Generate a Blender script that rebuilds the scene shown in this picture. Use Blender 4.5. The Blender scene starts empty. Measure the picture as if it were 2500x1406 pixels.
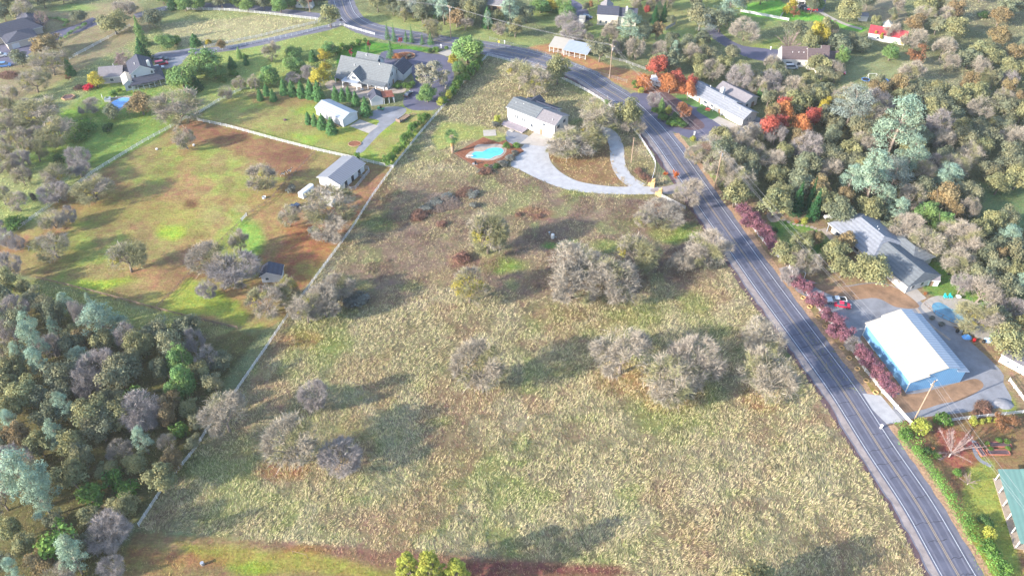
import bpy, bmesh, math, random
import numpy as np
from mathutils import Vector, Matrix
SC = bpy.context.scene
COL = SC.collection
R = math.radians
# ---------------------------------------------------------------- camera, sky, sun, exposure
CAM_H, PITCH = 160.0, 42.6
cam = bpy.data.cameras.new('camera'); camo = bpy.data.objects.new('camera', cam); COL.objects.link(camo)
cam.sensor_width = 36.0; cam.lens = 28.8; cam.clip_end = 9000; cam.clip_start = 1.0
camo.location = (0, 0, CAM_H); camo.rotation_euler = (R(90 - PITCH), 0, 0)
SC.camera = camo
SUN_EL, SHADOW_AZ = 20.5, 24.0            # shadows fall towards this bearing (degrees from +X)
sx, sy = -math.cos(R(SHADOW_AZ)), -math.sin(R(SHADOW_AZ))
sun = bpy.data.lights.new('sun', 'SUN'); suno = bpy.data.objects.new('sun', sun); COL.objects.link(suno)
sun.energy = 3.6; sun.angle = R(0.6); sun.color = (1.0, 0.91, 0.79)
suno.rotation_euler = Vector((sx*math.cos(R(SUN_EL)), sy*math.cos(R(SUN_EL)), math.sin(R(SUN_EL)))).to_track_quat('Z', 'Y').to_euler()
W = bpy.data.worlds.new('World'); SC.world = W; W.use_nodes = True
nt = W.node_tree; nt.nodes.clear()
sky = nt.nodes.new('ShaderNodeTexSky'); sky.sky_type = 'NISHITA'; sky.sun_disc = False
sky.sun_elevation = R(SUN_EL); sky.sun_rotation = math.atan2(sx, sy)
bg = nt.nodes.new('ShaderNodeBackground'); bg.inputs[1].default_value = 0.148
wo = nt.nodes.new('ShaderNodeOutputWorld')
nt.links.new(sky.outputs[0], bg.inputs[0]); nt.links.new(bg.outputs[0], wo.inputs[0])
SC.view_settings.view_transform = 'Standard'; SC.view_settings.look = 'None'
SC.view_settings.exposure = 1.88; SC.view_settings.gamma = 1.0
SC.render.engine = 'CYCLES'
SC.cycles.max_bounces = 5; SC.cycles.diffuse_bounces = 3; SC.cycles.transparent_max_bounces = 4
random.seed(4); RNG = np.random.default_rng(11)
# ---------------------------------------------------------------- helpers: measuring
_s, _c, F = math.sin(R(PITCH)), math.cos(R(PITCH)), 2000.0
def G(x, y, z=0.0):
    "survey: world position at height z of a point measured on the 2500 px wide aerial"
    u = (x-1250)/F; v = (y-703)/F
    d = (u, _c - v*_s, -_s - v*_c); t = (z-CAM_H)/d[2]
    return Vector((t*d[0], t*d[1], z))
def ppm(x, y):
    v = (y-703)/F
    return F*(_s + v*_c)/CAM_H
def topx(X, Y, Z=0.0):
    w = np.maximum(Y*_c - (Z-CAM_H)*_s, 1.0)
    return 1250+F*X/w, 703-F*(Y*_s + (Z-CAM_H)*_c)/w
def lin(c):
    return tuple(((v/255)/12.92 if v <= 10 else (((v/255)+0.055)/1.055)**2.4) for v in c)
K = 0.62
def sc(r, g, b, k=None):
    "albedo from a sunlit colour"
    k = K if k is None else k
    return tuple(min(.85, v*k) for v in lin((r, g, b)))
def smooth(pts, n=6, closed=False):
    P = [Vector(p) for p in pts]; out = []
    m = len(P); rng = range(m if closed else m-1)
    for i in rng:
        p1, p2 = P[i], P[(i+1) % m]
        p0 = P[(i-1) % m] if (closed or i > 0) else p1*2-p2
        p3 = P[(i+2) % m] if (closed or i+2 < m) else p2*2-p1
        for k in range(n):
            t = k/n
            out.append(0.5*((2*p1)+(p2-p0)*t+(2*p0-5*p1+4*p2-p3)*t*t+(3*p1-p0-3*p2+p3)*t**3))
    if not closed: out.append(P[-1])
    return out
# ---------------------------------------------------------------- helpers: objects
def tag(o, label=None, cat=None, group=None, kind=None):
    if label: o['label'] = label
    if cat: o['category'] = cat
    if group: o['group'] = group
    if kind: o['kind'] = kind
    return o
def root(name, label, cat, loc=(0, 0, 0), rz=0.0, group=None):
    o = bpy.data.objects.new(name, None); COL.objects.link(o)
    o.location = loc; o.rotation_euler = (0, 0, rz); o.empty_display_size = .5
    return tag(o, label, cat, group)
class MB:
    def __init__(s): s.v = []; s.f = []; s.m = []
    def poly(s, pts, m=0):
        n = len(s.v); s.v += [tuple(p) for p in pts]; s.f.append(tuple(range(n, n+len(pts)))); s.m.append(m); return s
    def box(s, x0, x1, y0, y1, z0, z1, m=0):
        n = len(s.v)
        s.v += [(x0,y0,z0),(x1,y0,z0),(x1,y1,z0),(x0,y1,z0),(x0,y0,z1),(x1,y0,z1),(x1,y1,z1),(x0,y1,z1)]
        for f in ((0,3,2,1),(4,5,6,7),(0,1,5,4),(1,2,6,5),(2,3,7,6),(3,0,4,7)): s.f.append(tuple(n+i for i in f)); s.m.append(m)
        return s
    def loft(s, rings, m=0, caps=True):
        "rings: lists of equal length of 3D points"
        n = len(s.v); k = len(rings[0])
        for r in rings: s.v += [tuple(p) for p in r]
        for i in range(len(rings)-1):
            for j in range(k):
                a = n+i*k+j; b = n+i*k+(j+1) % k
                s.f.append((a, b, b+k, a+k)); s.m.append(m)
        if caps:
            s.f.append(tuple(n+j for j in reversed(range(k)))); s.m.append(m)
            s.f.append(tuple(n+(len(rings)-1)*k+j for j in range(k))); s.m.append(m)
        return s
    def prism(s, poly, z0, z1, m=0):
        return s.loft([[(p[0], p[1], z0) for p in poly], [(p[0], p[1], z1) for p in poly]], m)
    def tube(s, pts, r, n=6, m=0, caps=True):
        pts = [Vector(p) for p in pts]; rs = r if isinstance(r, (list, tuple)) else [r]*len(pts); rings = []
        for i, p in enumerate(pts):
            d = (pts[min(i+1, len(pts)-1)]-pts[max(i-1, 0)])
            d = d.normalized() if d.length > 1e-6 else Vector((0, 0, 1))
            a = d.cross(Vector((0, 0, 1)) if abs(d.z) < .95 else Vector((1, 0, 0))).normalized(); b = d.cross(a)
            rings.append([p+(a*math.cos(2*math.pi*k/n)+b*math.sin(2*math.pi*k/n))*rs[i] for k in range(n)])
        return s.loft(rings, m, caps)
    def bar(s, a, b, w, h, m=0):
        a = Vector(a); b = Vector(b); d = (b-a).normalized()
        u = d.cross(Vector((0, 0, 1)));  u = u.normalized() if u.length > 1e-4 else Vector((1, 0, 0))
        t = u.cross(d)
        rg = [[p+u*w/2*i+t*h/2*j for i, j in ((-1,-1),(1,-1),(1,1),(-1,1))] for p in (a, b)]
        return s.loft(rg, m)
    def build(s, name, mats, parent=None, smooth=False, loc=None, rz=None):
        me = bpy.data.meshes.new(name); me.from_pydata(s.v, [], s.f); me.validate()
        mats = mats if isinstance(mats, (list, tuple)) else [mats]
        for mm in mats: me.materials.append(mm)
        if len(mats) > 1: me.polygons.foreach_set('material_index', s.m[:len(me.polygons)])
        if smooth: me.polygons.foreach_set('use_smooth', [True]*len(me.polygons))
        bm = bmesh.new(); bm.from_mesh(me); bmesh.ops.recalc_face_normals(bm, faces=bm.faces); bm.to_mesh(me); bm.free()
        o = bpy.data.objects.new(name, me); COL.objects.link(o)
        if parent: o.parent = parent
        if loc is not None: o.location = loc
        if rz is not None: o.rotation_euler = (0, 0, rz)
        return o
def np_mesh(name, verts, faces, col=None, smooth=False):
    me = bpy.data.meshes.new(name); nf, k = faces.shape
    me.vertices.add(len(verts)); me.vertices.foreach_set('co', np.asarray(verts, np.float32).ravel())
    me.loops.add(nf*k); me.loops.foreach_set('vertex_index', faces.astype(np.int32).ravel())
    me.polygons.add(nf); me.polygons.foreach_set('loop_start', np.arange(0, nf*k, k, dtype=np.int32))
    me.update(calc_edges=True)
    if smooth: me.polygons.foreach_set('use_smooth', np.ones(nf, bool))
    if col is not None:
        a = me.color_attributes.new('tint', 'FLOAT_COLOR', 'POINT')
        cc = np.ones((len(verts), 4), np.float32); cc[:, :col.shape[1]] = col; a.data.foreach_set('color', cc.ravel())
    return me
def link(name, me, parent=None, mats=None, loc=None):
    o = bpy.data.objects.new(name, me); COL.objects.link(o)
    if parent: o.parent = parent
    if mats:
        for m in (mats if isinstance(mats, (list, tuple)) else [mats]): me.materials.append(m)
    if loc is not None: o.location = loc
    return o
def copy_tree(o, parent=None):
    c = o.copy(); COL.objects.link(c)
    if parent is not None: c.parent = parent
    for ch in list(o.children): copy_tree(ch, c)
    return c
# ---------------------------------------------------------------- helpers: materials
class NT:
    def __init__(s, m): s.t = m.node_tree
    def n(s, ty, **kw):
        x = s.t.nodes.new(ty)
        for k, v in kw.items(): setattr(x, k, v)
        return x
    def l(s, a, b): s.t.links.new(a, b)
def mat(name, col, rough=.8, noise=.15, scale=1.0, bump=0.0, bscale=None, metal=0.0, spec=.3, tint=False, objvar=0.0, wave=None, coat=0.0, trans=0.0):
    m = bpy.data.materials.new(name); m.use_nodes = True; q = NT(m); b = m.node_tree.nodes['Principled BSDF']
    b.inputs['Roughness'].default_value = rough; b.inputs['Metallic'].default_value = metal
    b.inputs['Specular IOR Level'].default_value = spec; b.inputs['Coat Weight'].default_value = coat
    tc = q.n('ShaderNodeTexCoord'); rgb = q.n('ShaderNodeRGB'); rgb.outputs[0].default_value = (*col[:3], 1); cur = rgb.outputs[0]
    if tint:
        at = q.n('ShaderNodeAttribute', attribute_name='tint'); mx = q.n('ShaderNodeMix', data_type='RGBA', blend_type='MULTIPLY')
        mx.inputs[0].default_value = 1; q.l(cur, mx.inputs[6]); q.l(at.outputs[0], mx.inputs[7]); cur = mx.outputs[2]
    if objvar:
        oi = q.n('ShaderNodeObjectInfo'); hs = q.n('ShaderNodeHueSaturation')
        mr = q.n('ShaderNodeMapRange'); mr.inputs[3].default_value = 1-objvar; mr.inputs[4].default_value = 1+objvar
        mh = q.n('ShaderNodeMapRange'); mh.inputs[3].default_value = .5-objvar*.07; mh.inputs[4].default_value = .5+objvar*.07
        m2 = q.n('ShaderNodeMath', operation='FRACT'); m3 = q.n('ShaderNodeMath', operation='MULTIPLY'); m3.inputs[1].default_value = 17.3
        q.l(oi.outputs['Random'], mr.inputs[0]); q.l(oi.outputs['Random'], m3.inputs[0]); q.l(m3.outputs[0], m2.inputs[0]); q.l(m2.outputs[0], mh.inputs[0])
        q.l(mr.outputs[0], hs.inputs['Value']); q.l(mh.outputs[0], hs.inputs['Hue']); q.l(cur, hs.inputs['Color']); cur = hs.outputs[0]
    if noise:
        nz = q.n('ShaderNodeTexNoise'); nz.inputs['Scale'].default_value = scale; nz.inputs['Detail'].default_value = 6; nz.inputs['Roughness'].default_value = .65
        q.l(tc.outputs['Object'], nz.inputs[0])
        mr = q.n('ShaderNodeMapRange'); mr.inputs[1].default_value = .3; mr.inputs[2].default_value = .7; mr.inputs[3].default_value = 1-noise; mr.inputs[4].default_value = 1+noise
        q.l(nz.outputs[0], mr.inputs[0]); hs = q.n('ShaderNodeHueSaturation'); q.l(cur, hs.inputs['Color']); q.l(mr.outputs[0], hs.inputs['Value']); cur = hs.outputs[0]
    if wave:                       # (axis, scale, depth): ribs or courses
        wv = q.n('ShaderNodeTexWave', bands_direction=wave[0]); wv.inputs['Scale'].default_value = wave[1]
        q.l(tc.outputs['Object'], wv.inputs[0]); mr = q.n('ShaderNodeMapRange'); mr.inputs[3].default_value = 1-wave[2]; mr.inputs[4].default_value = 1
        q.l(wv.outputs[1], mr.inputs[0]); hs = q.n('ShaderNodeHueSaturation'); q.l(cur, hs.inputs['Color']); q.l(mr.outputs[0], hs.inputs['Value']); cur = hs.outputs[0]
    q.l(cur, b.inputs['Base Color'])
    if bump:
        nb = q.n('ShaderNodeTexNoise'); nb.inputs['Scale'].default_value = bscale or scale*4; nb.inputs['Detail'].default_value = 5
        q.l(tc.outputs['Object'], nb.inputs[0]); bp = q.n('ShaderNodeBump'); bp.inputs['Strength'].default_value = bump; bp.inputs['Distance'].default_value = .1
        q.l(nb.outputs[0], bp.inputs['Height']); q.l(bp.outputs[0], b.inputs['Normal'])
    if trans:
        tr = q.n('ShaderNodeBsdfTranslucent'); q.l(cur, tr.inputs[0]); ms = q.n('ShaderNodeMixShader'); ms.inputs[0].default_value = trans
        out = m.node_tree.nodes['Material Output']; q.l(b.outputs[0], ms.inputs[1]); q.l(tr.outputs[0], ms.inputs[2]); q.l(ms.outputs[0], out.inputs[0])
    return m
M = {}
M['asphalt'] = mat('asphalt', sc(104,106,124), .85, .22, .35, .3, 8)
M['asphalt2'] = mat('driveway_asphalt', sc(106,105,128), .85, .15, .3, .3, 8)
M['white_line'] = mat('road_paint_white', (.48,.50,.54), .7, .3, 3)
M['yellow_line'] = mat('road_paint_yellow', sc(178,158,130,.7), .6, .2, 3)
M['asphalt_worn'] = mat('asphalt_worn', sc(124,124,140), .8, .2, .5)
M['crack'] = mat('crack_tar', (.035,.035,.05), .8, .1)
M['shoulder'] = mat('shoulder_gravel', sc(170,158,155), .95, .3, .5, .5, 6)
M['shoulder2'] = mat('shoulder_grey', sc(125,125,140), .95, .25, .5, .5, 6)
M['ditch'] = mat('ditch_soil', sc(110,88,92), .95, .35, .7, .6, 3)
M['rockedge'] = mat('rock_border', sc(190,155,125), .95, .45, 1.6, .9, 3)
M['gravel'] = mat('white_gravel', sc(196,196,200,.6), .95, .16, .5, .6, 5)
M['gravel2'] = mat('grey_gravel', sc(150,152,160), .95, .25, .25, .6, 5)
M['concrete'] = mat('concrete', sc(196,188,180,.6), .85, .12, .6, .2)
M['patio'] = mat('patio_stone', sc(192,176,162,.6), .85, .18, .8, .2)
M['mulch'] = mat('bark_mulch', sc(150,96,70), .95, .4, 1.5, .8, 5)
M['white'] = mat('white_vinyl', (.56,.56,.58), .5, .05, 1)
M['fence_grey'] = mat('grey_rail', (.35,.34,.35), .7, .1, 1)
M['fence_brown'] = mat('brown_rail', (.20,.14,.11), .8, .2, 1)
M['steel'] = mat('galvanised_steel', (.45,.47,.5), .4, .1, 2, metal=.6)
M['wood'] = mat('weathered_wood', (.22,.15,.10), .85, .3, 3)
M['pole'] = mat('pole_wood', (.28,.20,.15), .85, .25, 2)
M['wire'] = mat('wire', (.22,.22,.24), .5, 0)
M['glass'] = mat('window_glass', (.06,.075,.10), .12, 0, spec=.7)
M['black'] = mat('black_rubber', (.02,.02,.022), .7, 0)
M['trunk'] = mat('bark_grey', sc(165,150,140,.55), .9, .3, 2, .5, 6)
M['trunk_dark'] = mat('bark_dark', (.11,.08,.065), .9, .3, 2, .5, 6)
M['trunk_pale'] = mat('bark_pale', (.42,.37,.34), .9, .2, 2)
# ---------------------------------------------------------------- ground sheet
def vnoise(X, Y, s, seed):
    r = np.random.default_rng(seed); n = 256; g = r.random((n, n)); x = X/s; y = Y/s
    xi = np.floor(x).astype(int); yi = np.floor(y).astype(int); fx = x-xi; fy = y-yi
    fx = fx*fx*(3-2*fx); fy = fy*fy*(3-2*fy); a = g[yi % n, xi % n]; b = g[yi % n, (xi+1) % n]; c = g[(yi+1) % n, xi % n]; d = g[(yi+1) % n, (xi+1) % n]
    return (a*(1-fx)+b*fx)*(1-fy)+(c*(1-fx)+d*fx)*fy
def fbm(X, Y, s, seed, o=4):
    t = 0; a = .5; w = 0
    for i in range(o): t = t+a*vnoise(X, Y, s/2**i, seed+i); w += a; a *= .55
    return t/w
def sdist(px, py, poly):
    "signed distance (positive inside) to a polygon, in the measuring pixels"
    poly = np.array(poly, float); n = len(poly); d = np.full(px.shape, 1e18); ins = np.zeros(px.shape, bool)
    for i in range(n):
        ax, ay = poly[i]; bx, by = poly[(i+1) % n]; ex, ey = bx-ax, by-ay
        t = np.clip(((px-ax)*ex+(py-ay)*ey)/(ex*ex+ey*ey+1e-9), 0, 1)
        d = np.minimum(d, (px-ax-t*ex)**2+(py-ay-t*ey)**2)
        cnd = ((ay > py) != (by > py)); xx = ex*(py-ay)/(ey if abs(ey) > 1e-9 else 1e-9)+ax
        ins ^= cnd & (px < xx)
    return np.where(ins, 1, -1)*np.sqrt(d)
# regions: name -> polygon
FIELD = [(335,1290),(420,1160),(505,1060),(570,968),(650,850),(700,770),(820,600),(962,410),(1030,330),(1110,225),(1190,140),(1330,178),(1450,235),(1520,295),(1570,350),(1600,410),(1650,470),(1700,520),(1740,585),(1800,660),(1860,760),(1950,890),(2060,1040),(2150,1180),(2260,1406),(2330,1600),(1500,1480),(1480,1390),(1130,1360),(900,1345),(700,1325),(480,1300)]
PAST = [(-60,640),(0,600),(130,500),(250,410),(380,335),(455,290),(600,320),(760,365),(962,412),(880,530),(800,640),(715,760),(660,800),(590,802),(490,785),(380,755),(240,720),(95,682),(0,660)]
LAWN2 = [(480,285),(560,240),(640,235),(790,240),(830,270),(930,290),(1010,240),(1085,240),(1020,325),(962,406),(860,382),(700,345),(560,312)]
REG = [
 # (polygon, (r,g,b), feather, strength, straw 0..1)
 ([(-900,-400),(3400,-400),(3400,2000),(-900,2000)], (140,146,104), 5, 1, .35),
 # far left slopes
 ([(-300,300),(0,260),(200,170),(330,85),(420,30),(620,20),(830,60),(900,90),(800,240),(560,235),(455,288),(250,408),(0,598),(-300,800)], (172,180,120), 8, .9, .6),
 ([(-100,200),(0,60),(130,20),(330,0),(380,60),(200,170),(60,240),(-100,320)], (165,152,118), 10, .9, .1),
 ([(100,300),(230,210),(300,200),(420,215),(440,260),(400,330),(270,400),(120,420),(40,400)], (135,165,75), 14, .8, .15),
 ([(380,60),(620,40),(780,50),(700,110),(500,115),(420,110)], (205,196,150), 6, .9, .8),
 ([(380,170),(550,120),(700,95),(830,68),(920,95),(830,150),(720,210),(560,235),(440,240)], (160,178,95), 10, .8, .45),
 (PAST, (158,142,92), 3, 1, .0),
 (PAST, (156,168,84), 3, .8, 0, 12, 5, .51), (PAST, (165,125,92), 3, .7, 0, 16, 41, .52), (PAST, (130,110,75), 3, .5, 0, 6, 71, .55),
 ([(455,292),(760,368),(740,420),(700,440),(600,380),(500,350),(400,350)], (152,112,84), 14, .85, 0),
 ([(590,545),(640,540),(645,600),(600,640),(570,600)], (145,186,84), 14, .75, 0),
 ([(390,760),(430,700),(470,680),(560,735),(600,770),(600,800),(500,785)], (160,176,74), 12, .75, 0),
 ([(560,680),(640,690),(650,740),(560,740),(520,710)], (185,140,100), 10, .7, 0),
 ([(620,470),(700,440),(790,470),(900,440),(940,430),(870,540),(800,640),(700,700),(640,660),(640,560),(600,520)], (162,122,90), 20, .6, 0),
 ([(700,540),(800,560),(860,560),(780,660),(720,720),(660,700),(690,600)], (168,115,78), 16, .75, 0),
 (LAWN2, (165,165,95), 4, .95, .0),
 (LAWN2, (155,182,78), 3, .8, 0, 12, 15, .47), (LAWN2, (165,140,98), 3, .5, 0, 9, 45, .56),
 ([(600,225),(830,240),(820,270),(790,255),(700,262),(620,250)], (160,115,90), 8, .5, 0),
 (FIELD, (180,166,128), 3, 1, 1),
 (FIELD, (150,160,92), 3, .75, .8, 16, 25, .52), (FIELD, (172,140,112), 3, .75, .75, 13, 55, .54), (FIELD, (196,184,150), 3, .7, 1, 9, 65, .55), (FIELD, (120,112,88), 3, .6, .5, 5, 85, .58),
 ([(1090,240),(1190,145),(1330,180),(1440,240),(1470,280),(1230,300),(1130,320),(1040,360)], (172,162,122), 8, .7, .9),
 ([(1080,300),(1180,310),(1240,330),(1230,350),(1120,345),(1060,370),(1040,340)], (160,170,90), 8, .8, .3),
 ([(960,450),(1250,410),(1400,470),(1660,490),(1740,570),(1760,680),(1500,730),(1250,720),(1080,700),(850,740),(800,700),(900,560)], (152,130,108), 30, .8, .55),
 ([(960,450),(1250,410),(1400,470),(1660,490),(1740,570),(1760,680),(1500,730),(1250,720),(1080,700),(850,740),(800,700),(900,560)], (140,118,106), 30, .6, .35, 8, 44, .5),
 ([(960,450),(1250,410),(1400,470),(1660,490),(1740,570),(1760,680),(1500,730),(1250,720),(1080,700),(850,740),(800,700),(900,560)], (142,156,96), 30, .5, .5, 7, 48, .58),
 ([(1350,330),(1500,330),(1530,450),(1400,445),(1340,400)], (160,125,85), 10, .75, .4),
 ([(1520,330),(1600,400),(1600,450),(1560,440),(1530,380)], (150,138,95), 8, .75, .5),
 # left woods floor, bottom strip
 ([(-200,760),(90,700),(250,730),(380,770),(560,812),(640,815),(560,950),(500,1060),(335,1280),(250,1420),(-200,1420)], (118,112,72), 14, .95, .3),
 ([(-50,690),(90,690),(250,730),(380,765),(560,810),(520,830),(380,800),(250,790),(60,740),(-50,760)], (180,186,110), 6, .9, .8),
 ([(330,1300),(480,1305),(700,1328),(950,1350),(1500,1395),(1500,1500),(250,1500)], (150,128,90), 5, 1, .1),
 ([(420,1320),(620,1335),(900,1380),(1000,1410),(640,1400),(480,1360)], (160,156,72), 10, .75, .1),
 ([(600,1315),(830,1335),(1300,1370),(1500,1385),(1500,1406),(1000,1385),(700,1345)], (145,105,92), 8, .7, .4),
 ([(1130,1375),(1500,1385),(1560,1410),(1100,1420)], (128,72,70), 8, .75, .5),
 ([(300,1330),(450,1340),(430,1400),(250,1400)], (160,140,85), 10, .6, .3),
 # across the road
 ([(870,30),(1000,40),(1200,75),(1350,100),(1560,190),(1500,215),(1400,150),(1200,110),(1050,85),(930,65),(870,50)], (160,172,108), 6, .9, .35),
 ([(1010,88),(1200,110),(1340,130),(1480,190),(1560,225),(1540,240),(1400,190),(1280,140),(1100,105)], (178,170,120), 5, .7, .2),
 ([(1280,118),(1350,105),(1440,140),(1600,190),(1640,215),(1560,225),(1470,185),(1400,150)], (190,140,100), 5, .9, 0),
 ([(1300,0),(1900,-20),(1900,60),(1700,110),(1450,90),(1300,60)], (150,165,100), 10, .85, .1),
 ([(1440,20),(1800,20),(1740,60),(1500,80)], (165,158,110), 12, .6, .1),
 ([(1800,10),(1900,0),(1930,20),(2000,40),(2120,70),(2100,80),(1980,50),(1920,52),(1810,38)], (130,195,80), 4, .9, 0),
 ([(1780,130),(1900,90),(1930,130),(1880,150)], (160,175,90), 8, .7, .1),
 ([(2020,190),(2160,120),(2260,140),(2270,180),(2240,230),(2080,215)], (150,155,112), 10, .9, .1),
 ([(2250,0),(2500,-20),(2500,160),(2420,90),(2330,60)], (165,158,125), 20, .85, .8),
 ([(2240,130),(2370,170),(2370,240),(2230,175)], (190,185,155), 8, .8, .8),
 ([(2100,-10),(2200,-10),(2220,60),(2110,50)], (165,150,130), 5, .7, .2),
 ([(1700,350),(1850,300),(2000,250),(2350,260),(2560,320),(2560,700),(2300,560),(2000,520),(1800,480)], (112,112,80), 14, .9, .2),
 ([(2380,450),(2560,420),(2560,600),(2400,560)], (120,140,95), 14, .9, .1),
 ([(2240,60),(2560,60),(2560,420),(2380,420),(2200,250)], (138,138,100), 20, .55, .4),
 # right hand properties
 ([(1770,470),(1860,490),(2010,535),(2200,660),(2330,720),(2560,820),(2560,1060),(2200,1040),(1960,760),(1820,560)], (165,140,110), 6, .9, 0),
 ([(1870,530),(1960,545),(2030,580),(2050,620),(1980,640),(1900,590)], (110,150,70), 4, .95, .0),
 ([(2220,620),(2300,640),(2420,730),(2400,760),(2290,740),(2240,690)], (120,155,75), 6, .9, 0),
 ([(2400,900),(2470,960),(2500,1010),(2440,1000)], (150,165,80), 8, .8, 0),
 ([(1960,800),(2030,860),(2150,960),(2150,975),(2060,945),(1990,870)], (155,150,60), 6, .7, 0),
 ([(2170,1010),(2300,1010),(2520,1010),(2520,1420),(2430,1420),(2260,1120)], (150,120,85), 6, .95, 0),
 ([(2360,1100),(2420,1120),(2470,1270),(2500,1420),(2400,1420),(2350,1200)], (155,165,80), 8, .85, 0),
 ([(2290,1040),(2380,1060),(2390,1130),(2340,1160),(2290,1120)], (160,95,80), 8, .8, 0),
 ([(820,125),(900,100),(1060,120),(1050,128),(985,122),(935,125),(880,150),(820,165)], (95,150,55), 3, .95, 0),
 ([(1700,345),(1760,340),(1750,440),(1705,430)], (150,120,105), 6, .8, .1),
 ([(1715,400),(1745,395),(1750,435),(1725,432)], (150,190,60), 4, .9, .1),
]
def blobs():
    B = []
    r = random.Random(5)
    for cx, cy, rx, ry, c, s in [
      (1230,650,60,25,(135,165,65),.8),(1650,570,70,25,(140,168,70),.8),(1480,600,60,18,(140,165,75),.6),(1560,770,80,40,(140,150,75),.6),
      (1370,590,40,14,(100,170,60),.9),(1190,920,70,40,(172,140,95),.6),(1520,930,90,50,(190,150,100),.7),(1640,970,80,40,(190,145,95),.7),(1850,980,60,40,(190,145,100),.7),
      (700,1140,70,30,(180,125,85),.8),(730,830,60,25,(195,135,95),.8),(760,840,60,30,(160,160,80),.5),(1130,640,40,30,(160,115,95),.7),(1400,760,80,30,(160,130,100),.6),
      (1300,520,60,15,(165,115,85),.6),(1180,640,60,30,(165,135,110),.6),(900,1200,120,60,(160,165,110),.4),(1750,1150,120,60,(168,150,125),.5),(1990,1100,50,80,(165,160,125),.5),
      (620,1220,160,50,(165,165,115),.4),(1000,900,200,80,(165,160,112),.3),(1700,760,60,50,(150,160,85),.5),(440,540,90,60,(158,175,75),.35),(250,690,80,16,(165,190,65),.8),(420,570,40,20,(160,190,60),.7),
      (300,500,120,50,(150,140,75),.5),(560,330,60,20,(140,95,70),.6),(700,385,50,25,(125,90,70),.6),(460,495,18,12,(110,75,55),.8),(330,665,30,12,(185,140,105),.6),(850,330,90,30,(170,175,75),.5),
      (850,520,60,20,(150,100,75),.6),(930,470,30,40,(150,110,90),.6),(150,420,100,50,(165,185,110),.5),(60,520,80,60,(170,190,105),.5),(160,275,60,14,(140,180,70),.6),
      (300,330,120,30,(140,170,85),.4),(180,20,60,12,(130,180,75),.5),(1400,470,60,18,(150,160,80),.5),(1560,480,60,20,(150,155,85),.5),(1030,520,70,30,(150,140,100),.4),(930,540,40,25,(135,160,80),.6),
      (450,1360,120,20,(175,120,80),.5),(600,1380,60,20,(150,180,60),.6),(350,1350,40,20,(170,125,85),.6),(750,1350,60,15,(170,130,60),.5)]:
        B.append((cx, cy, rx, ry, c, s))
    for i in range(90):      # small random patches in the grass
        cx = r.uniform(500, 2100); cy = r.uniform(480, 1330)
        c = r.choice([(140,160,80),(182,162,118),(165,140,108),(150,165,90),(178,168,128)])
        B.append((cx, cy, r.uniform(15, 60), r.uniform(10, 30), c, r.uniform(.2, .55)))
    return B
def region_colour(X, Y):
    px, py = topx(X, Y)
    sc_ = np.clip((py+900)/1600, .25, 1.2)
    wx = (fbm(X, Y, 14, 3)-.5)*60*sc_; wy = (fbm(X, Y, 14, 31)-.5)*44*sc_
    col = np.zeros(X.shape+(3,)); straw = np.zeros(X.shape)
    lin_ = lambda c: np.array(sc(*c))
    for poly, c, fe, st, sw, *nz in REG:
        k = min(1.0, fe/12)
        d = sdist(px+wx*k, py+wy*k, poly); w = np.clip(d/fe+.5, 0, 1)*st
        if nz: w = w*np.clip((fbm(X, Y, nz[0], nz[1])-nz[2])*9, 0, 1)
        col = col*(1-w[..., None])+lin_(c)*w[..., None]; straw = straw*(1-w)+sw*w
    for cx, cy, rx, ry, c, st in blobs():
        d = ((px+wx-cx)/rx)**2+((py+wy-cy)/ry)**2; w = np.clip(1.25-d, 0, 1)*st
        if w.max() <= 0: continue
        col = col*(1-w[..., None])+lin_(c)*w[..., None]
    return col, straw
def axis(a, b, step, far):
    core = np.arange(a, b+.01, step); lo = [a-8*1.5**k for k in range(14)][::-1]; hi = [b+8*1.5**k for k in range(14)]
    return np.concatenate([np.array(lo), core, np.array(hi)])
gx = axis(-330, 330, 1.0, 0); gy = axis(40, 560, 1.0, 0)
GX, GY = np.meshgrid(gx, gy)
gcol, gstraw = region_colour(GX, GY)
n1 = fbm(GX, GY, 3.0, 77)[..., None]; n2 = fbm(GX, GY, 26, 99)[..., None]
gl = gcol.mean(-1, keepdims=True); gcol = gl+(gcol-gl)*1.0
gcol = gcol*(.72+.56*n1)*(.8+.4*n2)*(1-.38*gstraw[..., None])  # darker under straw: dark thatch, plus shade between strands put into the colour
nx, ny = len(gx), len(gy); idx = np.arange(nx*ny).reshape(ny, nx)
faces = np.stack([idx[:-1, :-1], idx[:-1, 1:], idx[1:, 1:], idx[1:, :-1]], -1).reshape(-1, 4)
me = np_mesh('ground', np.stack([GX.ravel(), GY.ravel(), np.zeros(nx*ny)], 1), faces, np.concatenate([gcol.reshape(-1, 3), gstraw.reshape(-1, 1)], 1).astype(np.float32), True)
gm = bpy.data.materials.new('ground_soil'); gm.use_nodes = True; q = NT(gm); b = gm.node_tree.nodes['Principled BSDF']
b.inputs['Roughness'].default_value = .95; b.inputs['Specular IOR Level'].default_value = .1
at = q.n('ShaderNodeAttribute', attribute_name='tint'); tc = q.n('ShaderNodeTexCoord')
nf = q.n('ShaderNodeTexNoise'); nf.inputs['Scale'].default_value = 1.6; nf.inputs['Detail'].default_value = 7; nf.inputs['Roughness'].default_value = .75
q.l(tc.outputs['Object'], nf.inputs[0]); mr = q.n('ShaderNodeMapRange'); mr.inputs[1].default_value = .3; mr.inputs[2].default_value = .7; mr.inputs[3].default_value = .6; mr.inputs[4].default_value = 1.4
q.l(nf.outputs[0], mr.inputs[0]); hs = q.n('ShaderNodeHueSaturation'); q.l(at.outputs[0], hs.inputs['Color']); q.l(mr.outputs[0], hs.inputs['Value'])
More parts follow.
